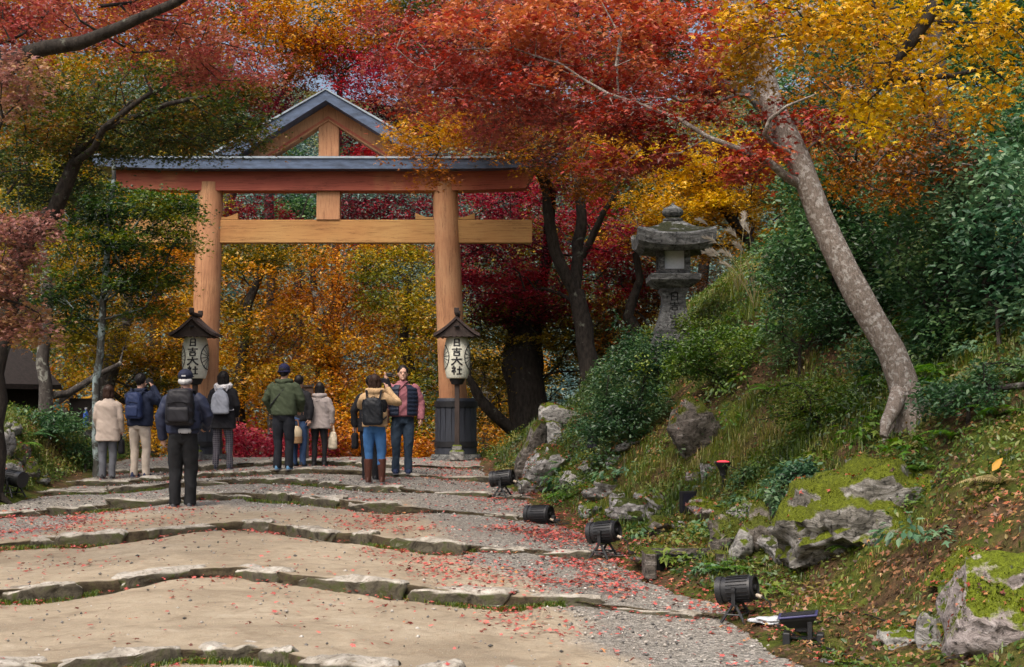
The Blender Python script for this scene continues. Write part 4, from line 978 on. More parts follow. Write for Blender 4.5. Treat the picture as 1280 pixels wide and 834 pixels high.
# --- beyond the gate: one tree after another down the far slope
far = [
 # px, d, trunk rows (py, px), crown rows, colour, label
 (300, 33, [(300, 470), (310, 380), (330, 330)], [(310, 350, 33, 60, 50, 1.2, 60), (340, 420, 33, 60, 50, 1.2, 56), (300, 470, 33, 50, 40, 1.0, 36), (350, 480, 32.6, 60, 34, 1.0, 40), (320, 320, 33.4, 60, 20, 1.0, 30), (345, 312, 33.6, 70, 10, .8, 26)], 'yellow', 'yellow maple seen through the gate just right of the left pillar'),
 (432, 35, [(420, 480), (405, 420), (395, 370)], [(400, 400, 35, 70, 50, 1.2, 60), (450, 430, 35, 60, 60, 1.2, 60), (380, 470, 34.6, 60, 40, 1.0, 44), (420, 350, 35.4, 70, 34, 1.0, 44), (430, 314, 35.4, 60, 12, .8, 26), (500, 314, 35.4, 50, 12, .8, 22), (440, 500, 34.6, 70, 34, 1.0, 46)], 'orange', 'orange maple seen through the middle of the gate'),
 (520, 34, [(515, 480), (505, 420), (510, 350)], [(500, 360, 34, 50, 50, 1.2, 56), (520, 430, 34, 50, 50, 1.0, 48), (480, 330, 34.4, 50, 30, 1.0, 32), (500, 490, 33.6, 60, 40, 1.0, 44), (540, 380, 34, 40, 60, .9, 36), (530, 540, 33, 60, 30, .9, 36)], 'lime', 'olive yellow maple seen through the gate beside the right pillar'),
 (345, 31.5, [(348, 590), (350, 575)], [(320, 562, 31.5, 50, 24, .9, 50), (380, 560, 31.6, 50, 24, .9, 44), (290, 550, 32, 30, 24, .8, 24), (350, 580, 31, 60, 14, .8, 24)], 'rose', 'low crimson maple glowing below the crest between the walkers'),
 (455, 31.5, [(458, 580), (455, 560)], [(440, 555, 31.5, 50, 24, .9, 44), (490, 560, 31.6, 50, 26, .9, 44), (540, 570, 31.5, 30, 24, .8, 24), (410, 530, 32, 40, 30, .8, 30)], 'orange', 'low orange maple below the crest at the gate’s right half'),
 (610, 33, [(612, 520), (605, 470)], [(610, 540, 33, 50, 40, 1.0, 50), (650, 560, 32.6, 40, 40, .9, 36), (590, 470, 33.4, 40, 50, .9, 40), (640, 470, 33.6, 50, 50, .9, 40)], 'yellow', 'yellow brown maple low behind the right pillar and its sleeve'),
 (250, 34, [(245, 480), (250, 400)], [(240, 450, 34, 50, 50, 1.0, 50), (270, 520, 33.4, 40, 40, .9, 36), (230, 540, 33, 60, 40, .9, 44), (170, 530, 33, 50, 34, .9, 36), (250, 380, 34.6, 50, 50, 1.0, 40)], 'gold', 'golden maple behind the left pillar and lantern'),
 (345, 38, [(340, 350), (335, 200), (330, 120)], [(330, 120, 36, 50, 26, 1.0, 40), (290, 100, 36.5, 50, 40, 1.0, 40), (310, 270, 37, 50, 30, 1.0, 46), (450, 285, 36, 40, 26, .8, 30), (470, 180, 36, 60, 26, .9, 40), (360, 290, 36.4, 40, 20, .8, 22)], 'crimson', 'crimson maple showing through the gable and above the left roof slope'),
 (555, 36, [(552, 350), (545, 200), (530, 120)], [(500, 100, 34, 80, 40, 1.2, 70), (560, 60, 35, 80, 50, 1.2, 56), (470, 150, 35, 50, 30, 1.0, 40), (540, 160, 35, 60, 40, 1.0, 40), (440, 70, 35, 60, 40, 1.0, 40), (590, 250, 35.4, 60, 40, 1.0, 40), (490, 262, 35, 50, 16, .8, 34), (440, 258, 35.4, 22, 14, .6, 10), (470, 192, 34.4, 24, 16, .6, 12)], 'crimson', 'tall crimson maple rising behind the right roof slope of the gate'),
 (258, 38, [(262, 350), (300, 200), (370, 80), (400, 20)], [(370, 70, 35, 50, 30, 1.2, 44), (400, 20, 35, 90, 40, 1.2, 60), (340, 20, 35, 60, 40, 1.0, 40), (460, 30, 35, 60, 40, 1.0, 40), (370, 100, 35, 30, 14, .8, 14), (430, 60, 35.5, 50, 30, .8, 26)], 'orange', 'tall orange brown maple above the peak of the gate'),
 (190, 36, [(195, 400), (200, 300), (210, 200)], [(180, 220, 35, 80, 60, 1.2, 60), (230, 180, 35, 60, 50, 1.2, 46), (120, 200, 35, 70, 60, 1.2, 50), (230, 250, 34, 50, 40, 1.0, 36), (140, 110, 35, 100, 60, 1.2, 60), (250, 110, 35.6, 60, 60, 1.0, 40)], 'lime', 'yellow green maple behind the left end of the gate roof'),
 (20, 33, [(25, 400), (30, 300)], [(30, 330, 33, 70, 60, 1.2, 50), (90, 450, 32.6, 60, 40, 1.0, 40), (20, 220, 33.4, 70, 60, 1.2, 50), (30, 420, 33, 60, 40, 1.0, 34), (40, 130, 34, 80, 60, 1.2, 40)], 'lime', 'yellow green maple deep behind the left bank'),
 (400, 46, [(400, 430), (390, 330)], [(330, 420, 46, 80, 80, 2, 70), (430, 400, 46, 90, 80, 2, 70), (500, 440, 46, 70, 80, 2, 60), (270, 440, 46, 60, 80, 2, 50), (380, 510, 44, 90, 40, 1.6, 60), (480, 530, 44, 90, 40, 1.6, 60), (280, 540, 44, 80, 40, 1.4, 50)], 'rust', 'farthest rusty tree in the valley beyond the gate'),
 (640, 42, [(640, 350), (650, 200)], [(640, 300, 42, 80, 80, 2, 70), (720, 250, 42, 90, 90, 2, 70), (700, 400, 42, 90, 70, 2, 60), (620, 450, 42, 70, 70, 2, 50), (800, 240, 42, 80, 80, 2, 50), (660, 120, 42, 120, 80, 2, 70), (800, 120, 42, 100, 80, 2, 60)], 'olive', 'dim olive tree far behind the crimson twin-stemmed maple'),
 (880, 33, [(880, 330), (885, 250)], [(880, 260, 33, 80, 60, 1.4, 60), (800, 300, 33, 60, 60, 1.2, 46), (960, 280, 32, 60, 70, 1.2, 46), (850, 170, 33, 90, 50, 1.2, 50), (780, 210, 33, 50, 50, 1.0, 34), (740, 150, 33, 60, 50, 1.0, 34)], 'yellow', 'yellow olive tree filling the gap behind the golden maple'),
 (130, 42, [(130, 350), (140, 200)], [(100, 300, 42, 120, 100, 2, 70), (210, 330, 42, 90, 90, 2, 60), (20, 250, 42, 90, 120, 2, 60), (120, 130, 42, 140, 80, 2, 70), (240, 160, 42, 70, 60, 2, 34), (60, 450, 40, 80, 60, 1.6, 50), (190, 470, 40, 80, 60, 1.6, 50), (60, 30, 42, 120, 60, 2, 50), (220, 50, 42, 100, 60, 2, 50)], 'rust', 'tall rusty tree at the back of the left woods'),
 (760, 45, [(755, 350), (750, 100)], [(520, 20, 45, 100, 60, 2, 50), (640, 10, 45, 110, 70, 2, 50), (780, 10, 45, 120, 70, 2, 60), (900, 60, 44, 100, 80, 2, 50), (880, 170, 44, 90, 80, 2, 50), (380, 10, 46, 100, 40, 2, 30)], 'brown', 'tall brownish tree high at the back above the crimson maples'),
 (1000, 30, [(1000, 280), (1005, 150)], [(1000, 180, 28, 60, 60, 1.2, 50), (1050, 120, 28, 80, 70, 1.2, 50), (1020, 250, 27, 50, 50, 1.0, 36), (1000, 60, 29, 90, 70, 1.4, 50), (1120, 60, 28, 90, 80, 1.2, 50), (930, 130, 30, 50, 60, 1.0, 26)], 'evergreen', 'dark evergreen tree behind the leaning maple'),
 (372, 43, [(372, 350), (372, 290)], [(368, 266, 43, 34, 16, 1.2, 26), (440, 205, 43, 26, 24, 1.0, 16), (355, 195, 44, 20, 12, .8, 6)], 'evergreen', 'small evergreen tree framed between the gate beams'),
 (1230, 22, [(1235, 280), (1240, 100)], [(1220, 120, 21, 70, 80, 1.2, 60), (1270, 60, 20, 50, 80, 1.0, 46), (1150, 130, 21.5, 60, 70, 1.0, 44), (1280, 160, 20, 50, 50, 1.0, 30), (1200, 40, 21.5, 80, 60, 1.0, 60), (1120, 20, 21.5, 70, 50, 1.0, 50), (1050, 60, 22, 60, 60, 1.0, 40), (1270, -10, 21, 60, 40, 1.0, 40)], 'evergreen', 'tall evergreen tree in the upper right corner'),
]
for i, (px, d, tro, cr, mt, lb) in enumerate(far):
    rows = [(a, b, d, 7 if d < 40 else 5) for a, b in tro]
    for j in range(len(rows)): rows[j] = (rows[j][0], rows[j][1], d, rows[j][3] * (1 - .18 * j))
    tree('evergreen_tree' if 'evergreen' in lb else 'maple_tree', lb, gtrunk(px, d, rows, .17 if d < 40 else .24), EL(cr), mt, 'grey' if i % 2 else 'dark',
         leaf=.085 if d < 40 else .13, per=64 if d < 40 else 60, pad=(.4, .7) if d < 40 else (.6, 1.0), tpl='kite' if d > 40 else 'm3' if 'evergreen' not in lb else 'oval', seed=60 + i, tilt=.6, thick=.16, group='trees on the slopes beyond the gate')
top = [(x_, -10 + 34 * (i % 3), 48, 70, 45, 2.2, 34) for i, x_ in enumerate(range(-20, 1330, 55))]
for i in range(0, len(top), 6):
    mt = ('rust', 'olive', 'salmon', 'orange', 'olive')[i // 6]; cx = top[min(i + 2, len(top) - 1)][0]
    tree('maple_tree', ('tall rusty tree closing the top left corner', 'tall olive tree at the top behind the gate peak', 'tall dusty red tree at the top centre', 'tall orange tree high behind the leaning maple', 'tall olive tree in the top right corner')[i // 6],
         gtrunk(cx, 48, [(cx, 300, 48, 5), (cx + 5, 100, 48, 4)], .3), EL(top[i:i + 6]), mt, 'dark', leaf=.15, per=60, pad=(.7, 1.1), tpl='kite', seed=90 + i, tilt=.6, thick=.2, group='trees on the slopes beyond the gate')
# distant wooded hill: a far-off wood that reads as one mass
r = np.random.default_rng(77); n = 9000
hx = r.uniform(-48, 40, n); hy = r.uniform(58, 150, n); hz = ground_z(hx, hy) + r.uniform(2, 9, n)
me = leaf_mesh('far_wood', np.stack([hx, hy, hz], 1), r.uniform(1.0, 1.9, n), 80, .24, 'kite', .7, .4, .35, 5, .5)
fw = link('far_wood', me, leafmat('leaves_far', [(.05, (.055, .11, .105)), (.4, (.085, .155, .145)), (.7, (.12, .19, .165)), (.95, (.17, .215, .14))], .2)); fw['kind'] = 'stuff'  # distance haze is put into the teal leaf colours

# ================================================================== rocks on and along the bank
bankrock(1082, 645, 215, 125, 201, 'mossy', 'long boulder under a thick cap of green moss, largest on the bank', .75, rot=(0, -.42, .1), rough=.26, sub=5, back=.95, sink=.9)
bankrock(1242, 755, 180, 140, 202, 'pink', 'pinkish grey boulder with bright green moss on top, at the lower right', .55, rot=(0, -.5, 0), rough=.15, sub=5, back=.6, cuts=14)
bankrock(1205, 712, 100, 40, 203, 'mossy', 'moss cushion covered stone above the pinkish boulder at the lower right', .25, rot=(0, -.5, 0))
bankrock(892, 638, 70, 34, 204, 'pink', 'smooth pinkish stone beside the black box lamp', .2)
bankrock(868, 536, 66, 84, 205, 'dark', 'tall brown rock face with a moss cap below the bushes', .3, rot=(0, .1, .2), rough=.2)
bankrock(700, 520, 50, 32, 206, 'grey', 'squared grey block topmost on the rock pile at the end of the bank', .35, box=.5, cuts=4, rough=.07)
bankrock(690, 547, 44, 34, 207, 'grey', 'grey wedge of rock second from the top of the rock pile', .35, box=.3, rot=(0, .35, 0), cuts=5)
bankrock(686, 585, 60, 54, 208, 'pale', 'pale rock speckled with fallen leaves, at the foot of the rock pile', .4, rough=.2)
bankrock(662, 575, 30, 96, 209, 'dark', 'narrow mossy upright rock on the left side of the rock pile', .4, rot=(0, .28, 0))
bankrock(716, 600, 34, 26, 210, 'pale', 'small pale rock right of the speckled one by the rock pile', .2)
bankrock(708, 575, 18, 16, 211, 'pale', 'fist sized whitish stone leaning on the rock pile', .1)
bankrock(850, 690, 120, 20, 212, 'dark', 'flat mossy slab lying over the dark drain mouth', .3, box=.5, rough=.06, cuts=3)
bankrock(905, 668, 42, 52, 213, 'dark', 'brownish upright stone at the right end of the drain slab', .25, rough=.2)
bankrock(950, 668, 50, 58, 214, 'dark', 'craggy two toned rock in the middle of the low stone wall', .25, rough=.25)
bankrock(930, 640, 50, 24, 215, 'grey', 'slanting flat grey stone on the low wall beside the smooth pinkish one', .2, rot=(0, -.5, 0))
bankrock(952, 640, 30, 28, 216, 'grey', 'rounded grey stone under the glossy bush', .15)
bankrock(978, 640, 40, 46, 217, 'pale', 'light lumpy rock directly below the glossy bush', .2, rough=.25)
bankrock(968, 616, 28, 18, 218, 'pale', 'small pale stone lying on top of the low wall', .1)
bankrock(970, 684, 44, 30, 219, 'pale', 'whitish crumbly rock at the foot of the low wall', .2, rough=.25)
bankrock(925, 685, 30, 46, 220, 'grey', 'leaning grey slab in the low wall', .15, rot=(0, .3, 0))
bankrock(1076, 584, 42, 28, 221, 'grey', 'flat faced grey stone resting on the moss above the long boulder', .15, cuts=9)
bankrock(1050, 603, 22, 26, 222, 'grey', 'little upright stone left of the flat faced grey one', .1)
bankrock(752, 614, 44, 26, 223, 'pale', 'whitish rock breaking out of the grass near the tipped spotlight', .2, rough=.28)
bankrock(790, 642, 60, 34, 224, 'pale', 'weathered white outcrop at the foot of the grassy slope', .25, rough=.28)
bankrock(772, 628, 30, 22, 225, 'pale', 'small whitish rock between the two pale outcrops', .15, rough=.25)
bankrock(792, 552, 50, 12, 226, 'pale', 'thin slanting pale slab high in the grass', .1, rot=(0, -.4, 0))
bankrock(768, 575, 22, 12, 227, 'pale', 'short pale slab lower left of the slanting one', .1, rot=(0, -.4, 0))
bankrock(884, 590, 22, 26, 228, 'pale', 'white angular stone beside the red lensed lamp', .1, cuts=10)
bankrock(868, 595, 24, 14, 229, 'pink', 'low pinkish stone left of the white angular one', .1)
bankrock(1122, 795, 40, 34, 230, 'grey', 'ragged grey stone at the path edge left of the pinkish boulder', .15, rough=.25)
bankrock(1158, 795, 24, 50, 231, 'pale', 'thin upright stone against the pinkish boulder', .1, rough=.2)
bankrock(1152, 484, 24, 18, 232, 'pink', 'pinkish stone beside the foot of the leaning maple', .1)
bankrock(1050, 826, 60, 10, 233, 'grey', 'flat paving stone at the path edge beside the flat floodlight', .15, box=.4, rough=.06, sink=.1)
bankrock(860, 420, 30, 14, 234, 'pale', 'small stone in the bushes under the stone lantern', .12)
bankrock(945, 350, 26, 22, 235, 'dark', 'dark stone among the dry grass high on the slope', .2)
for i, (px, py, w, h, mt, lb) in enumerate([(735, 640, 34, 24, 'grey', 'low grey rock at the bank foot just right of the tipped spotlight'), (758, 655, 40, 22, 'pale', 'flattish pale rock at the bank foot above the red leaf drift'), (822, 660, 36, 26, 'dark', 'mossy dark rock left of the drain slab'), (815, 628, 44, 30, 'grey', 'grey rock among weeds left of the square box lamp'), (735, 585, 26, 20, 'grey', 'greyish rock in the grass right of the rock pile'), (845, 655, 30, 20, 'pale', 'pale stone under the square box lamp'), (1010, 668, 40, 34, 'dark', 'dark mossy rock between the low wall and the long boulder'), (990, 700, 36, 24, 'dark', 'dark low rock at the lower left end of the long boulder'), (1195, 790, 50, 40, 'mossy', 'moss covered stone at the foot of the pinkish boulder'), (660, 610, 24, 22, 'grey', 'small grey rock at the left foot of the rock pile')]):
    bankrock(px, py, w, h, 280 + i, mt, lb, .22, rough=.2)
rw = np.random.default_rng(3)
for i, (px, py, w, h, mt, lb) in enumerate([(4, 555, 26, 40, 'pale', 'pale topmost stone of the left retaining bank'), (8, 590, 34, 30, 'grey', 'grey stone behind the left spotlight'), (28, 572, 22, 34, 'dark', 'mossy upright stone in the left retaining bank'),
                                            (40, 590, 20, 28, 'dark', 'small mossy stone low in the left retaining bank'), (16, 535, 20, 20, 'grey', 'rounded stone at the brow of the left bank'), (52, 600, 18, 16, 'grey', 'small stone at the foot of the left bank'), (107, 541, 30, 12, 'pale', 'pale flat ledge stone under the blue bottle')]):
    bankrock(px, py, w, h, 260 + i, mt, lb, .2, rough=.22)
# drain under the slab; a near-black block paints the shade in its mouth
p = hit(862, 712); T = thing('drain', 'dark drain opening framed in stone under the mossy slab', 'drain', (p[0], p[1], p[2]))
mb = MB()
for sx in (-.34, .30): mb.box((sx, .24, .02), (.10, .4, .26), bev=.02)
mb.box((0, .42, .02), (.6, .06, .26)); part('side_wall', mb, RM['dark'], T, False)
mb = MB(); mb.box((-.02, .34, .0), (.56, .1, .2)); part('opening', mb, plain('drain_shade', (.004, .004, .004), 1), T, False)

# ================================================================== shrubs, ferns, grass
def shrub(name, label, px, pyb, ells, mat, leaf=.06, per=55, pad=(.16, .28), tpl='oval', seed=1, cat='shrub', group=None, tilt=.7, d=None, stems=4, thick=.3, bark='dark', dz=0):
    p = hit(px, pyb) if d is None else np.array([(px - 640) / FPX * d, d, float(surf((px - 640) / FPX * d, d))])
    E_ = EL([(a, b, p[1] + dq, w, h, dp, n) for a, b, w, h, dp, n, dq in ells])
    pads = pads_in(E_, seed, .6); gq = np.random.default_rng(seed + 7); cq = pads.mean(0); oq = gq.uniform(0, 1, len(pads)) < .16; pads[oq] = cq + (pads[oq] - cq) * gq.uniform(1.1, 1.45, (oq.sum(), 1)); pads = pads[pads[:, 2] > surf(pads[:, 0], pads[:, 1]) + .06]
    top = pads.mean(0); g = np.random.default_rng(seed)
    trunk = [(p[0], p[1], p[2] - .05, .025), (p[0] * .6 + top[0] * .4, p[1] * .6 + top[1] * .4, p[2] + .4 * (top[2] - p[2]), .02)]
    sk = skeleton(trunk, [], pads, seed, .004, .1); mb = skel_mesh(*sk, sides=5); v, f = mb.arrays()
    T = thing(name, label, cat, p, group=group)
    part('stem', MB().add(v - p, f), BK[bark], T, True, 60)
    Rp = g.uniform(*pad, len(pads)); tb = np.clip(.5 + .5 * fbm(pads[:, 0] * 1.3, pads[:, 1] * 1.3, pads[:, 2] * 1.6, 2, seed) + g.normal(0, .15, len(pads)), 0, 1)
    link('foliage', leaf_mesh('foliage', pads - p, Rp, per, leaf, tpl, tilt, .3, thick, seed, .45, tb), LM[mat], T); return T
LM['bright'] = leafmat('leaves_bright', even([(.03, .07, .015), (.07, .13, .025), (.13, .20, .04), (.20, .24, .06)]))
shrub('shrub', 'dark green bush left of the stone lantern’s base', 790, 560, [(788, 485, 40, 50, .6, 80, .2), (772, 530, 40, 26, .5, 40, 0), (815, 445, 26, 18, .4, 20, .3), (748, 515, 20, 34, .4, 24, .4), (780, 430, 16, 20, .3, 10, .3)], 'darkgreen', .05, 60, seed=301)
shrub('shrub', 'light green leafy bush in the middle of the slope', 905, 490, [(905, 442, 60, 34, .5, 80, .2), (860, 452, 34, 20, .4, 30, .2), (945, 460, 40, 24, .4, 34, .2)], 'bright', .045, 50, (.12, .22), seed=302)
shrub('shrub', 'green bush tucked behind the middle of the leaning trunk', 1000, 470, [(1000, 400, 45, 60, .6, 76, .3), (1050, 440, 40, 40, .5, 46, .2), (985, 340, 30, 30, .4, 30, .4), (1060, 480, 40, 24, .4, 30, .0)], 'evergreen', .05, 55, seed=303)
shrub('shrub', 'broad green shrub right behind the leaning trunk', 1100, 430, [(1080, 330, 50, 60, .8, 90, .8), (1120, 390, 50, 44, .7, 70, .5), (1060, 260, 40, 50, .7, 50, 1.2)], 'darkgreen', .06, 55, (.2, .34), seed=304)
shrub('shrub', 'tall dark shrub with a thin bare stem between the leaning maple and the right edge', 1180, 460, [(1170, 330, 50, 70, .8, 90, .8), (1200, 410, 50, 40, .6, 60, .3), (1150, 250, 50, 50, .8, 60, 1.4)], 'evergreen', .06, 55, (.2, .34), seed=305)
shrub('shrub', 'blue green broad leaved shrub at the right edge', 1250, 440, [(1240, 290, 50, 60, .8, 90, .8), (1270, 360, 40, 60, .7, 60, .4), (1225, 220, 50, 50, .8, 56, 1.2)], 'bluegreen', .075, 42, (.2, .34), seed=306)
shrub('shrub', 'high green shrub on the hillside right of the golden maple', 1040, 300, [(1030, 230, 50, 60, .8, 80, .5), (1090, 200, 50, 50, .8, 60, .8), (1000, 300, 30, 40, .6, 36, .2)], 'evergreen', .07, 55, (.24, .4), d=17.0, seed=307)
shrub('shrub', 'dense shrub on the hillside under the hanging orange leaves', 1130, 300, [(1150, 230, 60, 60, .9, 90, .8), (1210, 190, 60, 50, .9, 70, 1.0), (1120, 290, 50, 40, .8, 50, .4)], 'bluegreen', .07, 55, (.24, .4), d=18.0, seed=308)
shrub('shrub', 'green shrub high on the right edge of the hillside', 1260, 260, [(1250, 190, 60, 60, .9, 80, .6), (1290, 240, 40, 60, .8, 50, .3), (1280, 130, 50, 50, .8, 40, 1.0)], 'evergreen', .07, 55, (.24, .4), d=17.0, seed=309)
shrub('shrub', 'small glossy bush growing on the low stone wall', 1000, 650, [(1000, 612, 38, 30, .22, 60, .05), (1012, 634, 22, 18, .15, 20, 0)], 'bluegreen', .055, 26, (.08, .14), seed=310)
shrub('shrub', 'low leafy plant beside the red lensed lamp', 930, 610, [(932, 596, 22, 13, .15, 26, .05), (955, 605, 24, 12, .12, 18, .02)], 'evergreen', .035, 26, (.07, .12), seed=311)
shrub('shrub', 'bushy green growth right under the stone lantern', 850, 470, [(855, 440, 40, 18, .4, 40, .2), (830, 465, 30, 20, .3, 24, .1), (880, 410, 30, 16, .4, 24, .5)], 'bright', .045, 46, (.12, .22), seed=312)
shrub('shrub', 'low dark greenery right of the leaning maple’s foot', 1210, 530, [(1210, 495, 60, 16, .4, 50, .2), (1260, 470, 40, 18, .4, 34, .2)], 'evergreen', .045, 44, (.12, .2), seed=313)
shrub('shrub', 'low green bush at the brow of the left bank', 60, 560, [(70, 530, 36, 12, .4, 40, .3), (30, 525, 24, 10, .3, 20, .3)], 'evergreen', .06, 50, (.16, .28), seed=314)
shrub('shrub', 'small green bush at the foot of the left bank behind the beige coat', 108, 590, [(104, 566, 18, 20, .3, 30, .2)], 'evergreen', .05, 44, (.12, .22), seed=315)
shrub('shrub', 'wispy shrub on the slope just left of the leaning trunk’s lower half', 1030, 540, [(1030, 500, 50, 26, .4, 50, .1), (985, 500, 36, 24, .4, 34, .2)], 'bright', .035, 40, (.10, .18), seed=316)
shrub('shrub', 'dark undergrowth behind the trunk at the top of the slope', 1130, 455, [(1100, 450, 50, 24, .4, 50, .2), (1160, 440, 40, 20, .4, 30, .2)], 'evergreen', .05, 50, (.14, .24), seed=317)

def fern_meshes(seed):
    g = np.random.default_rng(seed); V, F, T_, n0 = [], [], [], 0
    for k in range(9):
        a = k * 2 * math.pi / 9 + g.uniform(-.3, .3); L = g.uniform(.30, .46); up = g.uniform(.5, 1.0); d = np.array([math.cos(a), math.sin(a), 0]); s = np.array([-d[1], d[0], 0])
        for i in range(1, 22):
            t = i / 22; c = d * L * t + np.array([0, 0, L * (up * t - .95 * up * t * t - .12 * t ** 3)])
            w = L * .26 * math.sin(math.pi * (t * .86 + .12)) ** .8
            for sg in (-1, 1):
                e = c + sg * s * w + d * w * .35 - np.array([0, 0, w * .25]); q = d * L * .022
                V += [c - q, e, c + q + (0, 0, .002)]; F.append((n0, n0 + 1, n0 + 2)); n0 += 3; T_ += [np.clip(g.normal(.5, .2), 0, 1)] * 3
    return fastmesh('fronds', np.array(V), np.array(F), np.array(T_))
fm = [fern_meshes(s) for s in (1, 2, 3)]
for i, (px, py, s, mt, lb) in enumerate([(1180, 470, 1.2, 'fern', 'bright yellow green fern right of the leaning maple’s foot'), (1105, 482, 1.0, 'fern', 'green fern behind the leaning maple’s foot'), (1215, 425, 1.2, 'bluegreen', 'bluish fern at the top of the slope near the right edge'), (1170, 440, 1.1, 'bluegreen', 'bluish fern behind the leaning maple'),
     (1065, 515, 1.0, 'fern', 'fern left of the leaning maple’s foot'), (1250, 605, .8, 'straw', 'withered brown fern beside the yellow leaf at right'), (965, 490, .9, 'fern', 'fern in the middle of the slope'), (712, 622, .9, 'fern', 'fern at the foot of the rock pile'), (1150, 590, .7, 'fern', 'small fern above the long mossy boulder'), (905, 712, .6, 'fern', 'fern at the drain mouth'),
     (735, 610, .8, 'grass', 'bright grass tuft like fern near the whitish rock'), (1060, 690, .5, 'fern', 'small fern under the long mossy boulder'), (1195, 545, .8, 'fern', 'fern low on the slope right of the maple foot'), (40, 545, 1.2, 'evergreen', 'fern on the left bank'), (25, 560, 1.0, 'fern', 'paler fern on the left bank'), (1250, 520, .9, 'fern', 'fern at the right edge above the moss'), (1010, 535, .7, 'fern', 'fern in the grass between lamp and trunk')]):
    p = hit(px, py); T = thing('fern', lb, 'fern', p, i * 1.3, group='ferns on the banks'); T.scale = (s,) * 3
    o = bpy.data.objects.new('frond', fm[i % 3]); COL.objects.link(o); o.parent = T
    if not o.data.materials: o.data.materials.append(LM[mt])
    o.material_slots[0].link = 'OBJECT'; o.material_slots[0].material = LM[mt]
# leafy weeds dotted over the bank
gw = np.random.default_rng(61)
def weed_mesh(seed, tpl, size, h):
    g = np.random.default_rng(seed); n = 46; a = g.uniform(0, 6.28, n); q = np.sqrt(g.uniform(0, 1, n)); P = np.stack([.16 * q * np.cos(a), .16 * q * np.sin(a), h * (1 - .6 * q) * g.uniform(.3, 1.1, n) + .02], 1)
    nr = np.stack([.7 * np.cos(a) * q, .7 * np.sin(a) * q, np.ones(n)], 1) + g.normal(0, .35, (n, 3)); nr /= np.linalg.norm(nr, axis=1)[:, None]
    V, F, k = put_leaves(P, nr, np.stack([np.cos(a), np.sin(a), g.normal(-.2, .3, n)], 1), size * g.uniform(.6, 1.3, n), tpl)
    return fastmesh('leaves', V, F, np.repeat(np.clip(g.normal(.55, .25, n), 0, 1), k))
wm = [weed_mesh(1, 'oval', .06, .18), weed_mesh(2, 'oval', .09, .26), weed_mesh(3, 'm3', .08, .16), weed_mesh(4, 'oval', .045, .34)]
cnt = 0
while cnt < 110:
    y = gw.uniform(10.5, 23); u = gw.uniform(.15, 4.2); x = float(xb(y)) + u
    if abs(x) > .37 * y or (y < 13 and gw.random() < .6): continue
    T = thing('weed', 'low leafy green weed among the grass on the right bank', 'weed', (x, y, float(ground_z(x, y)) - .01), gw.uniform(0, 6.28), 'leafy weeds on the right bank'); T.scale = (gw.uniform(.7, 1.5),) * 3
    i = int(gw.integers(4)); o = bpy.data.objects.new('foliage', wm[i]); COL.objects.link(o); o.parent = T
    if not o.data.materials: o.data.materials.append(LM['bright'])
    o.material_slots[0].link = 'OBJECT'; o.material_slots[0].material = LM[('bright', 'fern', 'evergreen', 'bluegreen', 'bright')[int(gw.integers(5))]]; cnt += 1
# pampas clumps
def pampas(px, py, label, seed, n=8):
    g = np.random.default_rng(seed); p = hit(px, py); T = thing('pampas_grass', label, 'pampas grass', p, group='pampas grass on the slope')
    for i in range(n):
        dx, dy, h = g.uniform(-.75, .15), g.uniform(-.35, .35), g.uniform(.7, 1.25)
        pts = [np.array([dx * t ** 1.6 + .05 * g.normal() * 0, dy * t, h * (1.25 * t - .25 * t * t)]) for t in np.linspace(0, 1, 8)]
        mb = MB(); mb.tube(pts, np.linspace(.006, .003, 8), 4); part('stem', mb, simple('dry_stem', (.22, .19, .09), .8, .2, 9, 0) if i == 0 and seed == 1 else bpy.data.materials['dry_stem'], T)
        e, dr = pts[-1], (pts[-1] - pts[-2]); dr /= np.linalg.norm(dr); V, F, k = [], [], 0
        for q in range(46):
            t = q / 46; b = e + dr * .16 * t + np.array([-.05 * t * t, 0, -.06 * t * t]); L = .13 * (1 - .4 * t)
            dv = dr + g.normal(0, .22, 3) + np.array([-.35, 0, -.45]) * g.uniform(.3, 1); dv /= np.linalg.norm(dv); w = np.cross(dv, [0, 1, .2]); w /= np.linalg.norm(w)
            V += [b - w * .006, b + dv * L, b + w * .006]; F.append((k, k + 1, k + 2)); k += 3
        link('plume', fastmesh('plume', np.array(V), np.array(F), np.full(k, .6)), LM['plume'], T)
    bl = blades(np.array([[g.normal(0, .14), g.normal(0, .14), 0] for _ in range(80)]), .62, .007, seed, spread=.85)
    link('leaf_blades', bl, LM['grass'], T)
LM['plume'] = leafmat('leaves_plume', [(0, (.42, .36, .28)), (1, (.55, .50, .42))])
def blades(P, L, w, seed, tint=None, nrm=None, spread=.5):
    g = np.random.default_rng(seed); n = len(P); a = g.uniform(0, 2 * math.pi, n); l = L * g.uniform(.4, 1.2, n) if np.isscalar(L) else L * g.uniform(.5, 1.2, n)
    d = np.stack([np.cos(a), np.sin(a), np.zeros(n)], 1); s = np.stack([-d[:, 1], d[:, 0], np.zeros(n)], 1); b = g.uniform(.15, 1.0, n) * spread * 1.6
    ww = (w * g.uniform(.6, 1.3, n))[:, None]; up = np.array([[0, 0, 1.0]])
    m1 = P + d * (b * l * .35)[:, None] + up * (l * .62)[:, None]; tp = P + d * (b * l)[:, None] + up * (l * (1.0 - .45 * b))[:, None]
    V = np.stack([P - s * ww, P + s * ww, m1 - s * ww * .75, m1 + s * ww * .75, tp], 1).reshape(-1, 3)
    F = (np.array([(0, 1, 3), (0, 3, 2), (2, 3, 4)])[None] + (np.arange(n) * 5)[:, None, None]).reshape(-1, 3)
    t = np.clip(g.normal(.5, .22, n), 0, 1) if tint is None else tint
    return fastmesh('blades', V, F, np.repeat(t, 5))
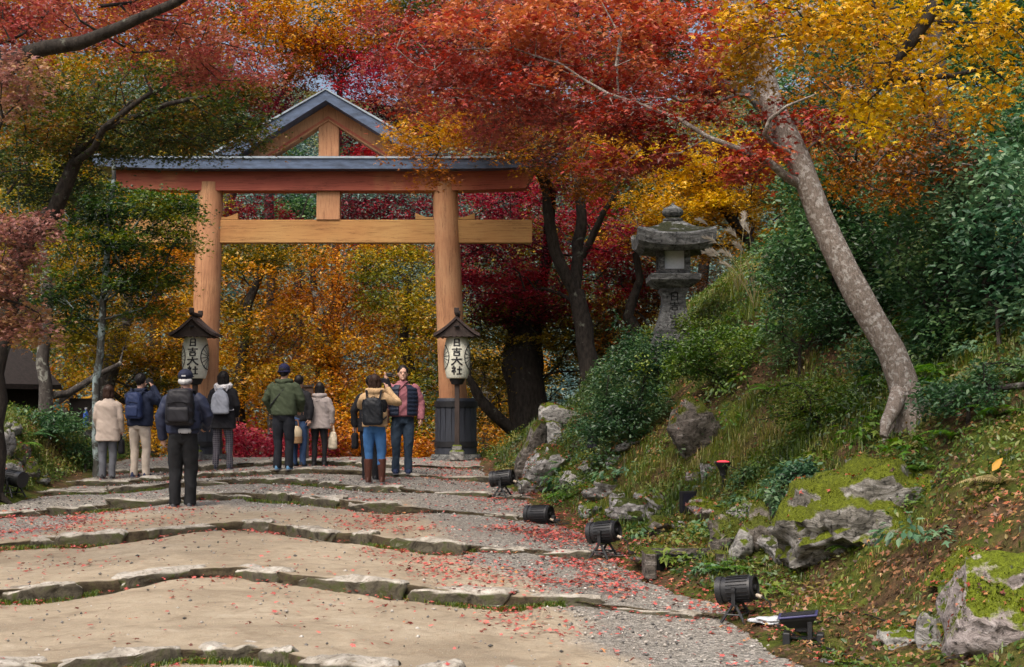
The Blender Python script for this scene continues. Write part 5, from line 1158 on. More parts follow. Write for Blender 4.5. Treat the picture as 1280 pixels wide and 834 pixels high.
pampas(945, 400, 'pampas grass with pale plumes bowing left toward the stone lantern', 1, 9)
pampas(925, 375, 'pampas grass higher up behind the lantern’s right side', 2, 6)
#pampas(820, 545, 'small dry pampas tuft in the grass below the dark bush', 3, 3)
g = np.random.default_rng(41)
def scatter(n, fn):
    """n random points on the banks kept with probability fn(x, y, u)"""
    x = g.uniform(-10.5, 8.5, n); y = g.uniform(6.5, 28.5, n); u = x - xb(y); v = XL - x
    k = (np.abs(x) < .38 * y + .5) & (g.uniform(0, 1, n) < fn(x, y, u, v)); x, y = x[k], y[k]
    return np.stack([x, y, ground_z(x, y)], 1)
pat = lambda x, y, s: fbm(x * .8, y * .8, o=3, seed=s)
# tussocks of grass
P = scatter(48000, lambda x, y, u, v: np.where(u > .25, sst(-.5, .35, pat(x, y, 51)) * (.30 + .70 * sst(12.5, 15.5, y + .6 * u)), np.where(v > .15, .6, 0)))
n = len(P); k = 11; Q = np.repeat(P, k, 0) + np.concatenate([g.normal(0, .035, (n * k, 2)), np.zeros((n * k, 1))], 1); Q[:, 2] = ground_z(Q[:, 0], Q[:, 1]) - .01
tt = np.clip(np.repeat(.40 + .45 * pat(P[:, 0] * 2, P[:, 1] * 2, 52), k) + g.normal(0, .18, n * k), 0, 1)
gr = link('grass', blades(Q, np.repeat((.06 + .19 * g.uniform(0, 1, n) ** 2) * (.42 + .58 * sst(10, 14, P[:, 1])), k), .0042, 6, tt), LM['grass']); gr['kind'] = 'stuff'
# creeping leafy ground cover
def hug(P, size, lift, tpl, seed, tint, tilt=.5):
    g = np.random.default_rng(seed); n = len(P); e = .06
    zx = (ground_z(P[:, 0] + e, P[:, 1]) - ground_z(P[:, 0] - e, P[:, 1])) / (2 * e); zy = (ground_z(P[:, 0], P[:, 1] + e) - ground_z(P[:, 0], P[:, 1] - e)) / (2 * e)
    nr = np.stack([-zx, -zy, np.ones(n)], 1); nr /= np.linalg.norm(nr, axis=1)[:, None]; nr = nr + g.normal(0, tilt, (n, 3)); nr /= np.linalg.norm(nr, axis=1)[:, None]
    V, F, k = put_leaves(P + nr * 0 + np.stack([np.zeros(n), np.zeros(n), lift * g.uniform(.05, 1, n)], 1), nr, g.normal(0, 1, (n, 3)), size * g.uniform(.6, 1.3, n), tpl)
    return fastmesh('leaf_layer', V, F, np.repeat(tint, k))
P = scatter(620000, lambda x, y, u, v: np.where(u > .15, sst(-.75, .05, pat(x, y, 53)) * (.30 + .65 * sst(11.5, 15, y + .7 * u)), np.where(v > .1, .7, 0)))
c_ = link('ground_cover', hug(P, .046, .05 + .30 * sst(-.05, .8, fbm(P[:, 0] * 1.5, P[:, 1] * 1.5, o=3, seed=59)), 'oval', 8, np.clip(.45 + .5 * pat(P[:, 0] * 1.5, P[:, 1] * 1.5, 54) + g.normal(0, .2, len(P)), 0, 1), .6), leafmat('leaves_cover', even([(.025, .05, .014), (.055, .105, .024), (.10, .165, .036), (.17, .20, .05), (.20, .15, .05)]))); c_['kind'] = 'stuff'
# fallen leaves: a dense drift along the right side and under the risers, thin elsewhere
P1 = scatter(190000, lambda x, y, u, v: np.where(u > -.1, (.20 + .5 * sst(.2, -.3, pat(x, y, 53))) * (1 - .7 * sst(12, 15, y + .5 * u)) + .35 * (1 - sst(11, 14, y + .3 * u)), np.where(v > 0, .25, 0)))
l1 = hug(P1, .045, .05, 'm3', 9, np.clip(.38 + .4 * pat(P1[:, 0], P1[:, 1], 57) + g.normal(0, .25, len(P1)), 0, 1), .4); l1.name = 'bank_litter'
bl = link('bank_litter', l1, leafmat('leaves_litter_brown', even([(.04, .022, .013), (.10, .05, .028), (.18, .09, .045), (.25, .13, .07), (.30, .085, .05), (.30, .20, .08)]), .1)); bl['kind'] = 'stuff'
x = g.uniform(-7, 3, 170000); y = g.uniform(7.5, 27, 170000); u = x - xb(y)
e = edges_at(x); foot = np.zeros_like(x)
wts = [0, 0, .5, .6, 1.0, .3, .15, .1, .1]
for k_ in range(NST):
    dq = e[k_] - y; foot = np.maximum(foot, wts[k_] * np.exp(-np.clip(dq, 0, 9) / .16) * (dq > 0) * (.5 + .6 * fbm(x * .9, y * .9, o=2, seed=60 + k_)))
drift = sst(-1.5, -.1, u + .7 * fbm(x * .8, y * .8, o=3, seed=71) - 1.1 * (1 - sst(10.8, 12.6, y))) * sst(9, 10.5, y) * (1 - .75 * sst(16, 20, y))
seam = np.exp(-((x - xgr(y) + .35) / .45) ** 2) * sst(9, 11, y) * (1 - sst(17.5, 19.5, y)) * .22
tri = .35 * sst(-3.4, -5.2, x) * sst(15.0, 15.6, y) * (1 - sst(18, 18.8, y))
pr = (.35 + 1.3 * sst(-.2, .5, fbm(x * 2.2, y * 2.2, o=3, seed=77))) * np.clip(.8 * foot + .62 * drift + 1.0 * seam + .8 * tri + .02 + .07 * np.clip(fbm(x * .6, y * .6, o=3, seed=72), 0, 1), 0, .9)
kp = (g.uniform(0, 1, len(x)) < pr) & (u < .3) & (x > XL) & (np.abs(x) < .38 * y); x, y = x[kp], y[kp]
n = len(x); nr = np.stack([g.normal(0, .28, n), g.normal(0, .28, n), np.ones(n)], 1); nr /= np.linalg.norm(nr, axis=1)[:, None]
P = np.stack([x, y, np.maximum(surf(x, y), path_z(x, np.minimum(y, 28))) + .012 + g.uniform(0, .02, n)], 1)
V, F, k = put_leaves(P, nr, g.normal(0, 1, (n, 3)), .040 * g.uniform(.5, 1.5, n), 'm5')
fl = link('fallen_leaves', fastmesh('fallen_leaves', V, F, np.repeat(np.clip(.42 + g.normal(0, .26, n), 0, 1), k)), leafmat('leaves_fallen', even([(.10, .035, .022), (.24, .055, .045), (.40, .085, .08), (.50, .16, .14), (.40, .20, .10)]), .1)); fl['kind'] = 'stuff'
# loose gravel
x = g.uniform(-7, 3, 26000); y = g.uniform(8, 24, 26000); gm = sst(-.4, .3, x - xgr(y)); gm = np.maximum(gm, sst(17.5, 19.5, y))
kp = (g.uniform(0, 1, len(x)) < .10 + .55 * gm) & (x < xb(y) + .1) & (x > XL) & (np.abs(x) < .37 * y); x, y = x[kp], y[kp]; n = len(x)
T8 = np.array([(1, 0, 0), (0, 1, 0), (-1, 0, 0), (0, -1, 0), (0, 0, .7), (0, 0, -.7)]); F8 = np.array([(0, 1, 4), (1, 2, 4), (2, 3, 4), (3, 0, 4), (1, 0, 5), (2, 1, 5), (3, 2, 5), (0, 3, 5)])
s = .007 + .015 * g.uniform(0, 1, n) ** 3; an = g.uniform(0, 6.28, n); ca, sa = np.cos(an), np.sin(an); st = g.uniform(.5, 1.3, (n, 2))
V = np.stack([s[:, None] * (ca[:, None] * T8[None, :, 0] * st[:, :1] - sa[:, None] * T8[None, :, 1] * st[:, 1:]), s[:, None] * (sa[:, None] * T8[None, :, 0] * st[:, :1] + ca[:, None] * T8[None, :, 1] * st[:, 1:]), s[:, None] * T8[None, :, 2].repeat(n, 0)], -1)
V = V + np.stack([x, y, path_z(x, y) + .006], 1)[:, None, :]
m, t, o_ = newmat('pebbles'); at = N(t, 'ShaderNodeAttribute', attribute_name='tint'); princ(t, o_, ramp(t, at.outputs['Fac'], [(.0, (.06, .058, .055)), (.5, (.20, .19, .18)), (.85, (.36, .33, .29)), (1, (.55, .53, .5))]), .9, spec=.2)
gv_ = link('gravel', fastmesh('gravel', V.reshape(-1, 3), (F8[None] + (np.arange(n) * 6)[:, None, None]).reshape(-1, 3), np.repeat(g.uniform(0, 1, n), 6)), m); gv_['kind'] = 'stuff'
# moss and weeds in the faces of the steps
x = g.uniform(-6.5, 1.2, 60000); kk = g.integers(2, 7, len(x)); e = edges_at(x); y = e[kk, np.arange(len(x))] - np.abs(g.normal(0, .05, len(x)))
kp = (fbm(x * 1.1, kk * 3.0, o=2, seed=81) > .16) & (np.abs(x) < .37 * y) & (x < xgr(y) + .2); x, y = x[kp], y[kp]; P = np.stack([x, y, path_z(x, y) - .005], 1)
wd = link('step_weeds', blades(P, .055, .0035, 83, np.clip(g.normal(.38, .22, len(P)), 0, 1)), LM['grass']); wd['kind'] = 'stuff'
# moss tufts and caught leaves on the tops of the bank rocks
PT, PN = [], []
for v, f in ROCKS:
    a_, b_, c_ = v[f[:, 0]], v[f[:, 1]], v[f[:, 2]]; nn = np.cross(b_ - a_, c_ - a_); ar = np.linalg.norm(nn, axis=1); nn /= ar[:, None] + 1e-12
    i = g.choice(len(f), int(min(9000, 5200 * ar.sum() / 2)), p=ar / ar.sum()); w_ = g.dirichlet((1, 1, 1), len(i))
    q = a_[i] * w_[:, :1] + b_[i] * w_[:, 1:2] + c_[i] * w_[:, 2:]; m_ = fbm(q[:, 0] * 2.6, q[:, 1] * 2.6, q[:, 2] * 2.6, 3, 91)
    k_ = nn[i][:, 2] + .9 * m_ > .72; PT.append(q[k_]); PN.append(nn[i][k_])
PT, PN = np.concatenate(PT), np.concatenate(PN)
tm = np.clip(.42 + .5 * fbm(PT[:, 0] * 3, PT[:, 1] * 3, PT[:, 2] * 3, 3, 92) + g.normal(0, .15, len(PT)), 0, 1)
ms = link('moss', blades(PT - PN * .006, .030, .0045, 93, tm, spread=.9), leafmat('leaves_moss', even([(.03, .04, .008), (.075, .095, .014), (.13, .155, .02), (.20, .20, .04)]))); ms['kind'] = 'stuff'
k_ = g.uniform(0, 1, len(PT)) < .05; nr = PN[k_] + g.normal(0, .35, (k_.sum(), 3)); nr /= np.linalg.norm(nr, axis=1)[:, None]
V, F, k = put_leaves(PT[k_] + nr * .02, nr, g.normal(0, 1, (k_.sum(), 3)), .04 * g.uniform(.6, 1.3, k_.sum()), 'm3')
rl = link('rock_litter', fastmesh('rock_litter', V, F, np.repeat(g.uniform(0, 1, k_.sum()), k)), LM['litter']); rl['kind'] = 'stuff'
# a yellow leaf and a bare root high on the right
p = hit(1240, 598); V, F, k = put_leaves(np.array([p + (0, 0, .05)]), np.array([[-.5, -.8, .3]]) / np.linalg.norm([-.5, -.8, .3]), np.array([[.6, 0, .7]]), np.array([.13]), 'oval')
tag(link('fallen_leaf', fastmesh('fallen_leaf', V, F, np.full(k, .5)), LM['gold']), 'big yellow leaf catching the light on the slope at right', 'leaf')
a_, b_, c2_, d_ = hit(1215, 512), hit(1240, 496), hit(1262, 492), hit(1290, 490)
mb = MB(); mb.tube([a_ + (0, 0, .03), b_ + (0, 0, .06), c2_ + (0, 0, .05), d_ + (0, 0, .05)], [.014, .024, .028, .03], 8); tag(part('fallen_branch', mb, BK['grey'], None), 'bare grey branch lying on the slope at the right edge', 'branch')
a_, b_ = hit(676, 618), hit(712, 616)
mb = MB(); mb.tube([a_ + (0, 0, .05), (a_ + b_) / 2 + (0, 0, .075), b_ + (0, 0, .05)], [.035, .045, .03], 8); tag(part('log', mb, BK['dark'], None), 'short dark log lying below the rock pile', 'log')

# ================================================================== spotlights and other small things
M_BLK = simple('lamp_black', (.016, .017, .019), .42, .25, 30, .0015, 0, .45); M_BLK2 = simple('lamp_back', (.006, .006, .007), .7, .2, 30, 0)
M_CON = plain('connector', (.45, .38, .30), .4); M_LENS = plain('lamp_glass', (.015, .015, .025), .25, 0, .4)
def spotlight(px, py, label, s=1.0, rz=-.45, legs=True, tilt=.12):
    p = hit(px, py); T = thing('spotlight', label, 'spotlight', p, rz, group='black spotlights along the path')
    h = .265 if legs else .115; Rm = Matrix.Rotation(-tilt if legs else -.05, 3, 'Y') @ Matrix.Rotation(R(90), 3, 'Y'); c = (0, 0, h)
    def P(mb_, nm, mt, par=T): o = part(nm, mb_, mt, par, True, 35); o.scale = (s,) * 3 if par is T else (1, 1, 1); return o
    mb = MB(); mb.lathe([(.085, -.145), (.104, -.135), (.108, -.10), (.108, .10), (.104, .135), (.088, .145)], c, 28, Rm)
    for i in range(22):
        a = i * 2 * math.pi / 22; q = np.array(Rm @ Vector((.111 * math.cos(a), .111 * math.sin(a), .02)))
        mb.box(q + np.array(c), (.012, .005, .19), M=Rm @ Matrix.Rotation(a, 3, 'Z'))
    hs = P(mb, 'housing', M_BLK)
    mb = MB(); mb.lathe([(.09, -.17), (.116, -.17), (.116, -.12), (.10, -.118)], c, 28, Rm); P(mb, 'front_rim', M_BLK, hs)
    mb = MB(); mb.lathe([(.02, -.160), (.096, -.159), (.096, -.155), (.02, -.154)], c, 24, Rm); P(mb, 'lens', M_LENS, hs)
    mb = MB(); mb.lathe([(.095, .13), (.106, .165), (.094, .168), (.080, .150), (.03, .148), (.028, .175), (.005, .176)], c, 28, Rm); P(mb, 'rear_cap', M_BLK2, hs)
    q = np.array(Rm @ Vector((.06, -.03, .17))) + c
    mb = MB(); mb.tube([q, q + (.05, -.01, -.01)], .016, 10); P(mb, 'connector', M_CON, hs)
    mb = MB(); mb.tube([q + (.05, -.01, -.01), q + (.12, -.02, -.05), q + (.14, -.02, -h + .06), q + (.24, .05, -h + .02 - q[2] + h)], .007, 6); P(mb, 'cable', M_BLK2)
    mb = MB()
    for sg in (-1, 1): mb.box((0, sg * .124, h - .05), (.035, .008, .16)); mb.lathe([(.018, -.012), (.02, .012), (.01, .014)], (0, sg * .128, h), 12, Matrix.Rotation(R(90), 3, 'X'))
    mb.box((0, 0, h - .128), (.05, .255, .010)); 
    if legs:
        P(mb, 'yoke', M_BLK)
        for sx in (-1, 1):
            for sg in (-1, 1):
                mb = MB(); mb.tube([(sx * .015, sg * .10, h - .13), (sx * .105, sg * .135, -.01)], .013, 8); P(mb, 'leg', M_BLK)
        mb = MB(); mb.tube([(-.075, -.123, .06), (.075, -.123, .06)], .007, 6); mb.tube([(-.075, .123, .06), (.075, .123, .06)], .007, 6)
        for sx in (-1, 1): mb.tube([(sx * .075, -.123, .06), (sx * .075, .123, .06)], .007, 6)
        P(mb, 'brace', M_BLK)
    else:
        mb = MB(); mb.box((.0, .0, h - .115), (.20, .05, .012)); mb.box((.21, -.02, h - .03), (.05, .05, .05), bev=.01); mb.box((.25, -.02, h - .06), (.1, .03, .03), bev=.008); P(mb, 'mount_bracket', M_BLK)
spotlight(922, 776, 'black ribbed spotlight on splayed legs, nearest of the row, beside the flat floodlight', 0.89)
spotlight(755, 699, 'black spotlight on splayed legs standing in red leaves before the drain', 0.94, -.5)
spotlight(674, 655, 'black spotlight lying tipped on the gravel with no legs showing', 0.97, -.5, False)
spotlight(628, 621, 'black spotlight on legs below the rock pile near the gate', 0.97, -.3)
spotlight(17, 621, 'black spotlight on legs at the foot of the left bank', 0.97, 2.7)
# flat floodlight tilted to the sky
p = hit(1002, 801); T = thing('floodlight', 'flat black floodlight facing the sky on a low bracket at the path edge', 'floodlight', p, -.25)
Rt = Matrix.Rotation(-.12, 3, 'Y') @ Matrix.Rotation(.04, 3, 'X')
mb = MB(); rs_ = []
for w, d_, z in ((.07, .05, .10), (.125, .085, .155), (.13, .09, .175)): rs_.append(np.array([(-w, -d_, z), (w, -d_, z), (w, d_, z), (-w, d_, z)]) @ np.array(Rt).T)
mb.rings(rs_); mb.box((0, 0, .085), (.09, .07, .05), bev=.008); hs = part('housing', mb, M_BLK, T, False)
mb = MB(); mb.box(np.array(Rt @ Vector((0, 0, .180))), (.275, .195, .014), M=Rt, bev=.004); part('rim', mb, plain('rim_blue', (.03, .03, .10), .4), hs, False)
mb = MB(); mb.box(np.array(Rt @ Vector((0, 0, .1885))), (.235, .155, .004), M=Rt); part('glass', mb, M_LENS, hs, False)
mb = MB(); mb.box((.06, -.075, .09), (.03, .008, .15)); mb.box((.06, .075, .09), (.03, .008, .15)); mb.box((0, 0, .022), (.26, .05, .012)); part('bracket', mb, M_BLK, T, False)
for sx in (-.10, .13):
    mb = MB(); mb.box((sx, -.02, .015), (.05, .14, .09), bev=.006); part('foot', mb, M_BLK, T, False)
# cone lamp with red lens
p = hit(904, 608); T = thing('garden_lamp', 'small black stake lamp with a glowing red lens on the slope', 'lamp', p)
mb = MB(); mb.lathe([(.012, -.03), (.012, .10), (.03, .10), (.03, .115), (.012, .12)], n=14); mb.box((0, 0, .08), (.03, .05, .03), bev=.006); part('stake', mb, M_BLK, T)
mb = MB(); mb.lathe([(.03, .115), (.036, .15), (.044, .16), (.072, .205), (.076, .225), (.068, .226)], n=24); hs = part('shade', mb, M_BLK, T)
m, t, o_ = newmat('red_lens'); em = N(t, 'ShaderNodeEmission', i_Strength=1.6); em.inputs[0].default_value = (.8, .05, .07, 1); t.links.new(em.outputs[0], o_.inputs[0])
mb = MB(); mb.lathe([(.010, .222), (.064, .222), (.05, .234), (.02, .240)], n=20); part('lens', mb, m, hs); T.scale = (1.18,) * 3
# boxy lamps on the slope
def boxlamp(px, py, w, h, label, rz):
    p = hit(px, py); s = p[1] / FPX; T = thing('box_lamp', label, 'lamp', p, rz)
    mb = MB(); mb.box((0, 0, h * s / 2 + .02), (w * s, .07, h * s), bev=.008); hs = part('housing', mb, M_BLK2, T, False)
    mb = MB(); mb.box((0, -.037, h * s / 2 + .02), (w * s * .8, .006, h * s * .8)); part('glass', mb, M_LENS, hs, False)
    mb = MB(); mb.tube([(0, 0, -.04), (0, 0, .03)], .015, 8); mb.box((0, 0, .016), (w * s * .5, .08, .012)); part('stake', mb, M_BLK, T, False)
boxlamp(860, 645, 20, 27, 'square black box lamp standing next to the smooth pinkish stone', .3)
boxlamp(741, 563, 14, 15, 'tiny dark box lamp in the shade under the dark bush', -.3)
# cables
def cable(pts, label, r=.008, mat=None):
    P = [hit(a, b) + (0, 0, .012) for a, b in pts]; mb = MB(); mb.tube(P, r, 6); tag(part('cable', mb, mat or M_BLK2, None), label, 'cable')
cable([(955, 778), (985, 792), (1010, 806), (1040, 815), (1075, 829), (1110, 846)], 'black cable trailing along the path edge from the flat floodlight')
cable([(1022, 782), (1040, 774), (1062, 768), (1085, 772), (1110, 780), (1145, 790)], 'thin dark cable running from the flat floodlight up into the leaves', .005)
p = hit(961, 782); v, f = rock_arrays((.13, .09, .035), 88, 4, 4, .34); mb = MB().add(v + np.array([0, 0, .03]), f); o = tag(part('plastic_bag', mb, plain('grey_white_plastic', (.40, .42, .44), .4), None, True, 70), 'crumpled grey white plastic bag between the near spotlight and the flat floodlight', 'plastic bag'); o.location = tuple(float(q) for q in p)
# huts in the woods on the left
M_HUT = simple('hut_dark', (.016, .012, .011), .9, .4, 14, .01)
def hut(x, y, w, d_, h, label, rz):
    z = float(surf(x, y)); T = thing('wooden_hut', label, 'hut', (x, y, z - .1), rz)
    mb = MB(); mb.box((0, 0, h / 2), (w, d_, h)); part('wall', mb, M_HUT, T, False)
    mb = MB(); mb.prism([(-w * .72, h - .12), (0, h + w * .42), (w * .72, h - .12), (w * .72, h - .02), (0, h + w * .42 + .12), (-w * .72, h - .02)], -d_ * .62, d_ * .62); part('roof', mb, M_HUT, T, False)
    mb = MB(); mb.box((w * .1, -d_ / 2 - .01, h * .42), (w * .4, .04, h * .8)); dr = part('door', mb, plain('hut_door', (.02, .016, .013), .8), T, False)
    mb = MB(); mb.ball((w * .25, -d_ / 2 - .05, h * .42), .025, 8, 6); part('handle', mb, M_BAND, dr)
hut(-8.7, 29.5, .9, .9, 1.15, 'small dark wooden shrine hut behind the slim lichened trunk', .3)
hut(-10.6, 29.0, 1.5, 1.4, 1.3, 'dark low roofed hut in the shade at the left edge', -.6)
# blue bottle
p = hit(107, 536); T = thing('bottle', 'tall blue bottle standing on the pale ledge stone at left', 'bottle', p)
mb = MB(); mb.lathe([(.035, .06), (.05, .065), (.05, .30), (.035, .35), (.018, .37), (.018, .40)], n=18); part('body', mb, plain('blue_plastic', (.03, .09, .38), .25), T)
mb = MB(); mb.lathe([(.022, .40), (.022, .43), (.018, .432)], n=14); part('cap', mb, plain('white_cap', (.6, .6, .6), .4), T)
# signboard
x = (385 - 640) / FPX * 25.6; T = thing('signboard', 'brown wooden notice board on a thin post between the two walkers in green and grey', 'sign', (x, 25.6, float(surf(x, 25.6))), .15)
Lz = lambda py: W(385, py, 25.6)[2] - T.location[2]
mb = MB(); mb.box((0, 0, Lz(512) / 2), (.05, .05, Lz(512))); part('post', mb, M_DKWOOD, T, False)
mb = MB(); mb.box((0, -.03, (Lz(484) + Lz(513)) / 2), (.20, .035, Lz(484) - Lz(513)), bev=.004); part('board', mb, simple('brown_board', (.10, .055, .035), .7, .3, 8, .003), T, False)
mb = MB(); mb.box((0, -.03, Lz(484) + .02), (.24, .09, .03)); part('board_cap', mb, M_DKWOOD, T, False)

# ================================================================== people
def cloth(name, c, rough=.85, var=.18, scale=9, weave=.0015, check=None):
    m, t, o = newmat(name); co = coords(t); n = noise(t, co, scale, 4)
    col = ramp(t, n, [(.3, tuple(q * (1 - var) for q in c)), (.7, tuple(q * (1 + var) for q in c))])
    if check:
        for ax in 'XZ':
            w = N(t, 'ShaderNodeTexWave', bands_direction=ax, i_Scale=9.0); t.links.new(co, w.inputs['Vector'])
            col = mixc(t, ramp(t, w.outputs['Fac'], [(.72, (0, 0, 0)), (.85, (.6, .6, .6))]), col, check)
    princ(t, o, col, rough, bump(t, noise(t, co, 160, 2), weave, .6), spec=.2); return m
SKIN = cloth('skin', (.50, .30, .22), .5, .08, 20, .0006)
def remesh(mb, name, vox=.012, sm=4, folds=0.0, seed=0, fs=(7, 7, 4)):
    me = mb.mesh(name, False); ob = bpy.data.objects.new('tmp', me); COL.objects.link(ob)
    r_ = ob.modifiers.new('r', 'REMESH'); r_.mode = 'VOXEL'; r_.voxel_size = vox
    if sm: s_ = ob.modifiers.new('s', 'SMOOTH'); s_.factor = .5; s_.iterations = sm
    dg = bpy.context.evaluated_depsgraph_get(); out = bpy.data.meshes.new_from_object(ob.evaluated_get(dg))
    bpy.data.objects.remove(ob); bpy.data.meshes.remove(me); out.name = name
    n = len(out.vertices); v = np.empty(n * 3, np.float32); out.vertices.foreach_get('co', v); v = v.reshape(-1, 3)
    if folds and n:
        nn = np.empty(n * 3, np.float32); out.vertices.foreach_get('normal', nn); nn = nn.reshape(-1, 3)
        d = 1 - np.abs(fbm(v[:, 0] * fs[0] + seed + v[:, 2] * 2.5, v[:, 1] * fs[1], v[:, 2] * fs[2] + v[:, 0] * 3, 3, seed)) * 1.6
        v = v + nn * (d * folds)[:, None]; out.vertices.foreach_set('co', v.ravel())
    out.polygons.foreach_set('use_smooth', [True] * len(out.polygons)); out.update(); return out
def hand(mb, w, d, up, k, curl=.8):
    """palm and five bent fingers from the wrist w along d; up = back of the hand"""
    w, d, up = np.array(w, float), np.array(d, float), np.array(up, float); d /= np.linalg.norm(d); s = np.cross(d, up); s /= np.linalg.norm(s); up = np.cross(s, d)
    mb.tube([w - d * .01, w + d * .03 * k, w + d * .085 * k], [.026 * k, .038 * k, .040 * k], 10, flat=.5)
    for i, L in enumerate((.066, .076, .070, .054)):
        b = w + d * .08 * k + s * (.030 - .020 * i) * k; a = 0; pts = [b]; q = b
        for sgm in (.45, .32, .23): a += curl * .55; q = q + (d * math.cos(a) - up * math.sin(a)) * L * sgm * k; pts.append(q)
        mb.tube(pts, [.0095 * k, .009 * k, .0085 * k, .007 * k], 7)
    b = w + d * .02 * k + s * .03 * k; mb.tube([b, b + (d * .6 + s * .8 - up * .2) * .04 * k, b + (d * .95 + s * .55 - up * .5) * .075 * k], [.013 * k, .011 * k, .008 * k], 7)
def person(label, px, py, pyh, rz=0.0, arms=None, top=None, legs=None, hair=None, shoe=(.02, .02, .022), female=False, stance=(.085, .085), step=(0, 0), d=None, x=None, extra=None, boots=None, seed=1, lean=0.0, headturn=0.0):
    """arms: per side (elbow, wrist, hand dir) for a 1.72 m figure; top: (material, hem z, hem half width, sleeve)"""
    p = hit(px, py) if d is None else np.array([(px - 640) / FPX * d, d, float(surf((px - 640) / FPX * d, d))])
    H = W(px, pyh, p[1])[2] - p[2]; k = H / 1.72
    T = thing('person', label, 'person', p, rz); T.scale = (1, 1, 1)
    sh = .172 if female else .195; hp = .09
    A = arms or {}
    A = {s: A.get(s, ((s * (sh + .055), -.03, 1.13), (s * (sh + .05), .05, .88), (0, .15, -1))) for s in (-1, 1)}
    kk = lambda q: tuple(np.array(q) * k)
    ln = lambda z: lean * max(0, z - .95)                     # forward lean of the upper body
    pt = lambda q: kk((q[0], q[1] + ln(q[2]), q[2]))
    mb = MB(); hc = np.array(pt((0, .015, 1.605)))
    Rh = Matrix.Rotation(headturn, 3, 'Z')
    hd = lambda q: hc + np.array(Rh @ Vector(kk(q)))
    for c, r in (((0, -.005, .012), (.076, .092, .105)), ((0, .022, -.05), (.058, .070, .072)), ((.076, -.006, -.01), (.012, .020, .032)), ((-.076, -.006, -.01), (.012, .020, .032)), ((0, .098, -.018), (.014, .018, .020)), ((0, .078, -.062), (.026, .016, .012)), ((0, .08, -.092), (.024, .018, .018)), ((0, .074, .03), (.055, .018, .012))):
        b2 = MB().ball((0, 0, 0), kk(r), 14, 10); v, f = b2.arrays(); mb.add(v @ np.array(Rh).T + hd(c), f)
    mb.tube([pt((0, -.015, 1.38)), pt((0, -.005, 1.48)), pt((0, .005, 1.56))], [.062 * k, .052 * k, .054 * k], 12)
    mb.oval([(.84 * k, .13 * k, .09 * k), (1.0 * k, .12 * k, .085 * k, 0, ln(1.0) * k), (1.2 * k, (sh - .03) * k, .095 * k, 0, ln(1.2) * k), (1.37 * k, (sh - .03) * k, .08 * k, 0, ln(1.37) * k), (1.43 * k, .07 * k, .06 * k, 0, ln(1.43) * k)])
    for s in (-1, 1):
        e, w, hdv = A[s]; mb.tube([pt((s * (sh - .03), -.01, 1.375)), pt(e), pt(w)], [.046 * k, .038 * k, .026 * k], 10); hand(mb, pt(w), hdv, (s * 1.0, -.2, .3) if abs(hdv[2]) > .6 else (s * .3, -.3, 1.0), k)
        st = stance[0 if s < 0 else 1]; sp = step[0 if s < 0 else 1]
        mb.tube([kk((s * hp, 0, .88)), kk((s * (hp + st) / 2 + s * .005, sp * .5 + .015, .48)), kk((s * st, sp, .09)), kk((s * st, sp + .07, .04))], [.08 * k, .052 * k, .036 * k, .03 * k], 10)
    body = link('body', remesh(mb, 'body', .0088, 2), SKIN, T)
    # eyes and brows
    for s in (-1, 1):
        mb = MB(); mb.ball(hd((s * .031, .083, .008)), kk((.011, .006, .007)), 8, 6); part('eye', mb, M_BLK2, T)
    # hair
    if hair:
        hm, style = hair; mb = MB()
        b2 = MB().ball((0, 0, 0), kk((.088, .094, .100)), 18, 12); v, f = b2.arrays(); mb.add(v @ np.array(Rh).T + hd((0, -.024, .035)), f)
        if style in ('bob', 'long'):
            zl = -.13 if style == 'bob' else -.21
            for q in ((0, -.055, zl * .5), (.045, -.03, zl * .5), (-.045, -.03, zl * .5)): mb.tube([hd((q[0], q[1], .05)), hd(q), hd((q[0] * 1.05, q[1] - .01, zl))], [.06 * k, .06 * k, .045 * k], 10)
        if style == 'short': mb.tube([hd((0, -.06, .02)), hd((0, -.055, -.06))], [.055 * k, .04 * k], 10)
        if style == 'nape':
            mb = MB(); mb.tube([hd((-.07, -.02, -.005)), hd((-.045, -.07, -.02)), hd((0, -.088, -.025)), hd((.045, -.07, -.02)), hd((.07, -.02, -.005))], [.026 * k, .034 * k, .036 * k, .034 * k, .026 * k], 10)
        link('hair', remesh(mb, 'hair', .008, 2, .006 * k, seed, (30, 30, 8)), hm, T)
    # trousers
    lm, lw = legs; mb = MB()
    mb.oval([(.80 * k, .145 * k, .105 * k), (.90 * k, .165 * k, .125 * k, 0, -.015 * k), (1.0 * k, .15 * k, .11 * k), (1.06 * k, .14 * k, .10 * k, 0, ln(1.06) * k)], n=20)
    end = .035 if not boots else .33
    for s in (-1, 1):
        st = stance[0 if s < 0 else 1]; sp = step[0 if s < 0 else 1]; knee = (s * (hp + st) / 2 + s * .006, sp * .5 + .02, .49)
        mb.tube([kk((s * hp * .85, -.01, .92)), kk((s * hp * 1.0, -.005, .76)), kk(knee), kk((s * st * .5 + s * hp * .5, sp * .8, .28)), kk((s * st, sp, end))], [.092 * k * lw ** .5, .092 * k * lw ** .5, .068 * k * lw, .060 * k * lw, (.058 if not boots else .055) * k * lw], 14, flat=1.05)
    link('trousers', remesh(mb, 'trousers', .012, 3, .010 * k, seed + 2, (7, 7, 4)), lm, T)
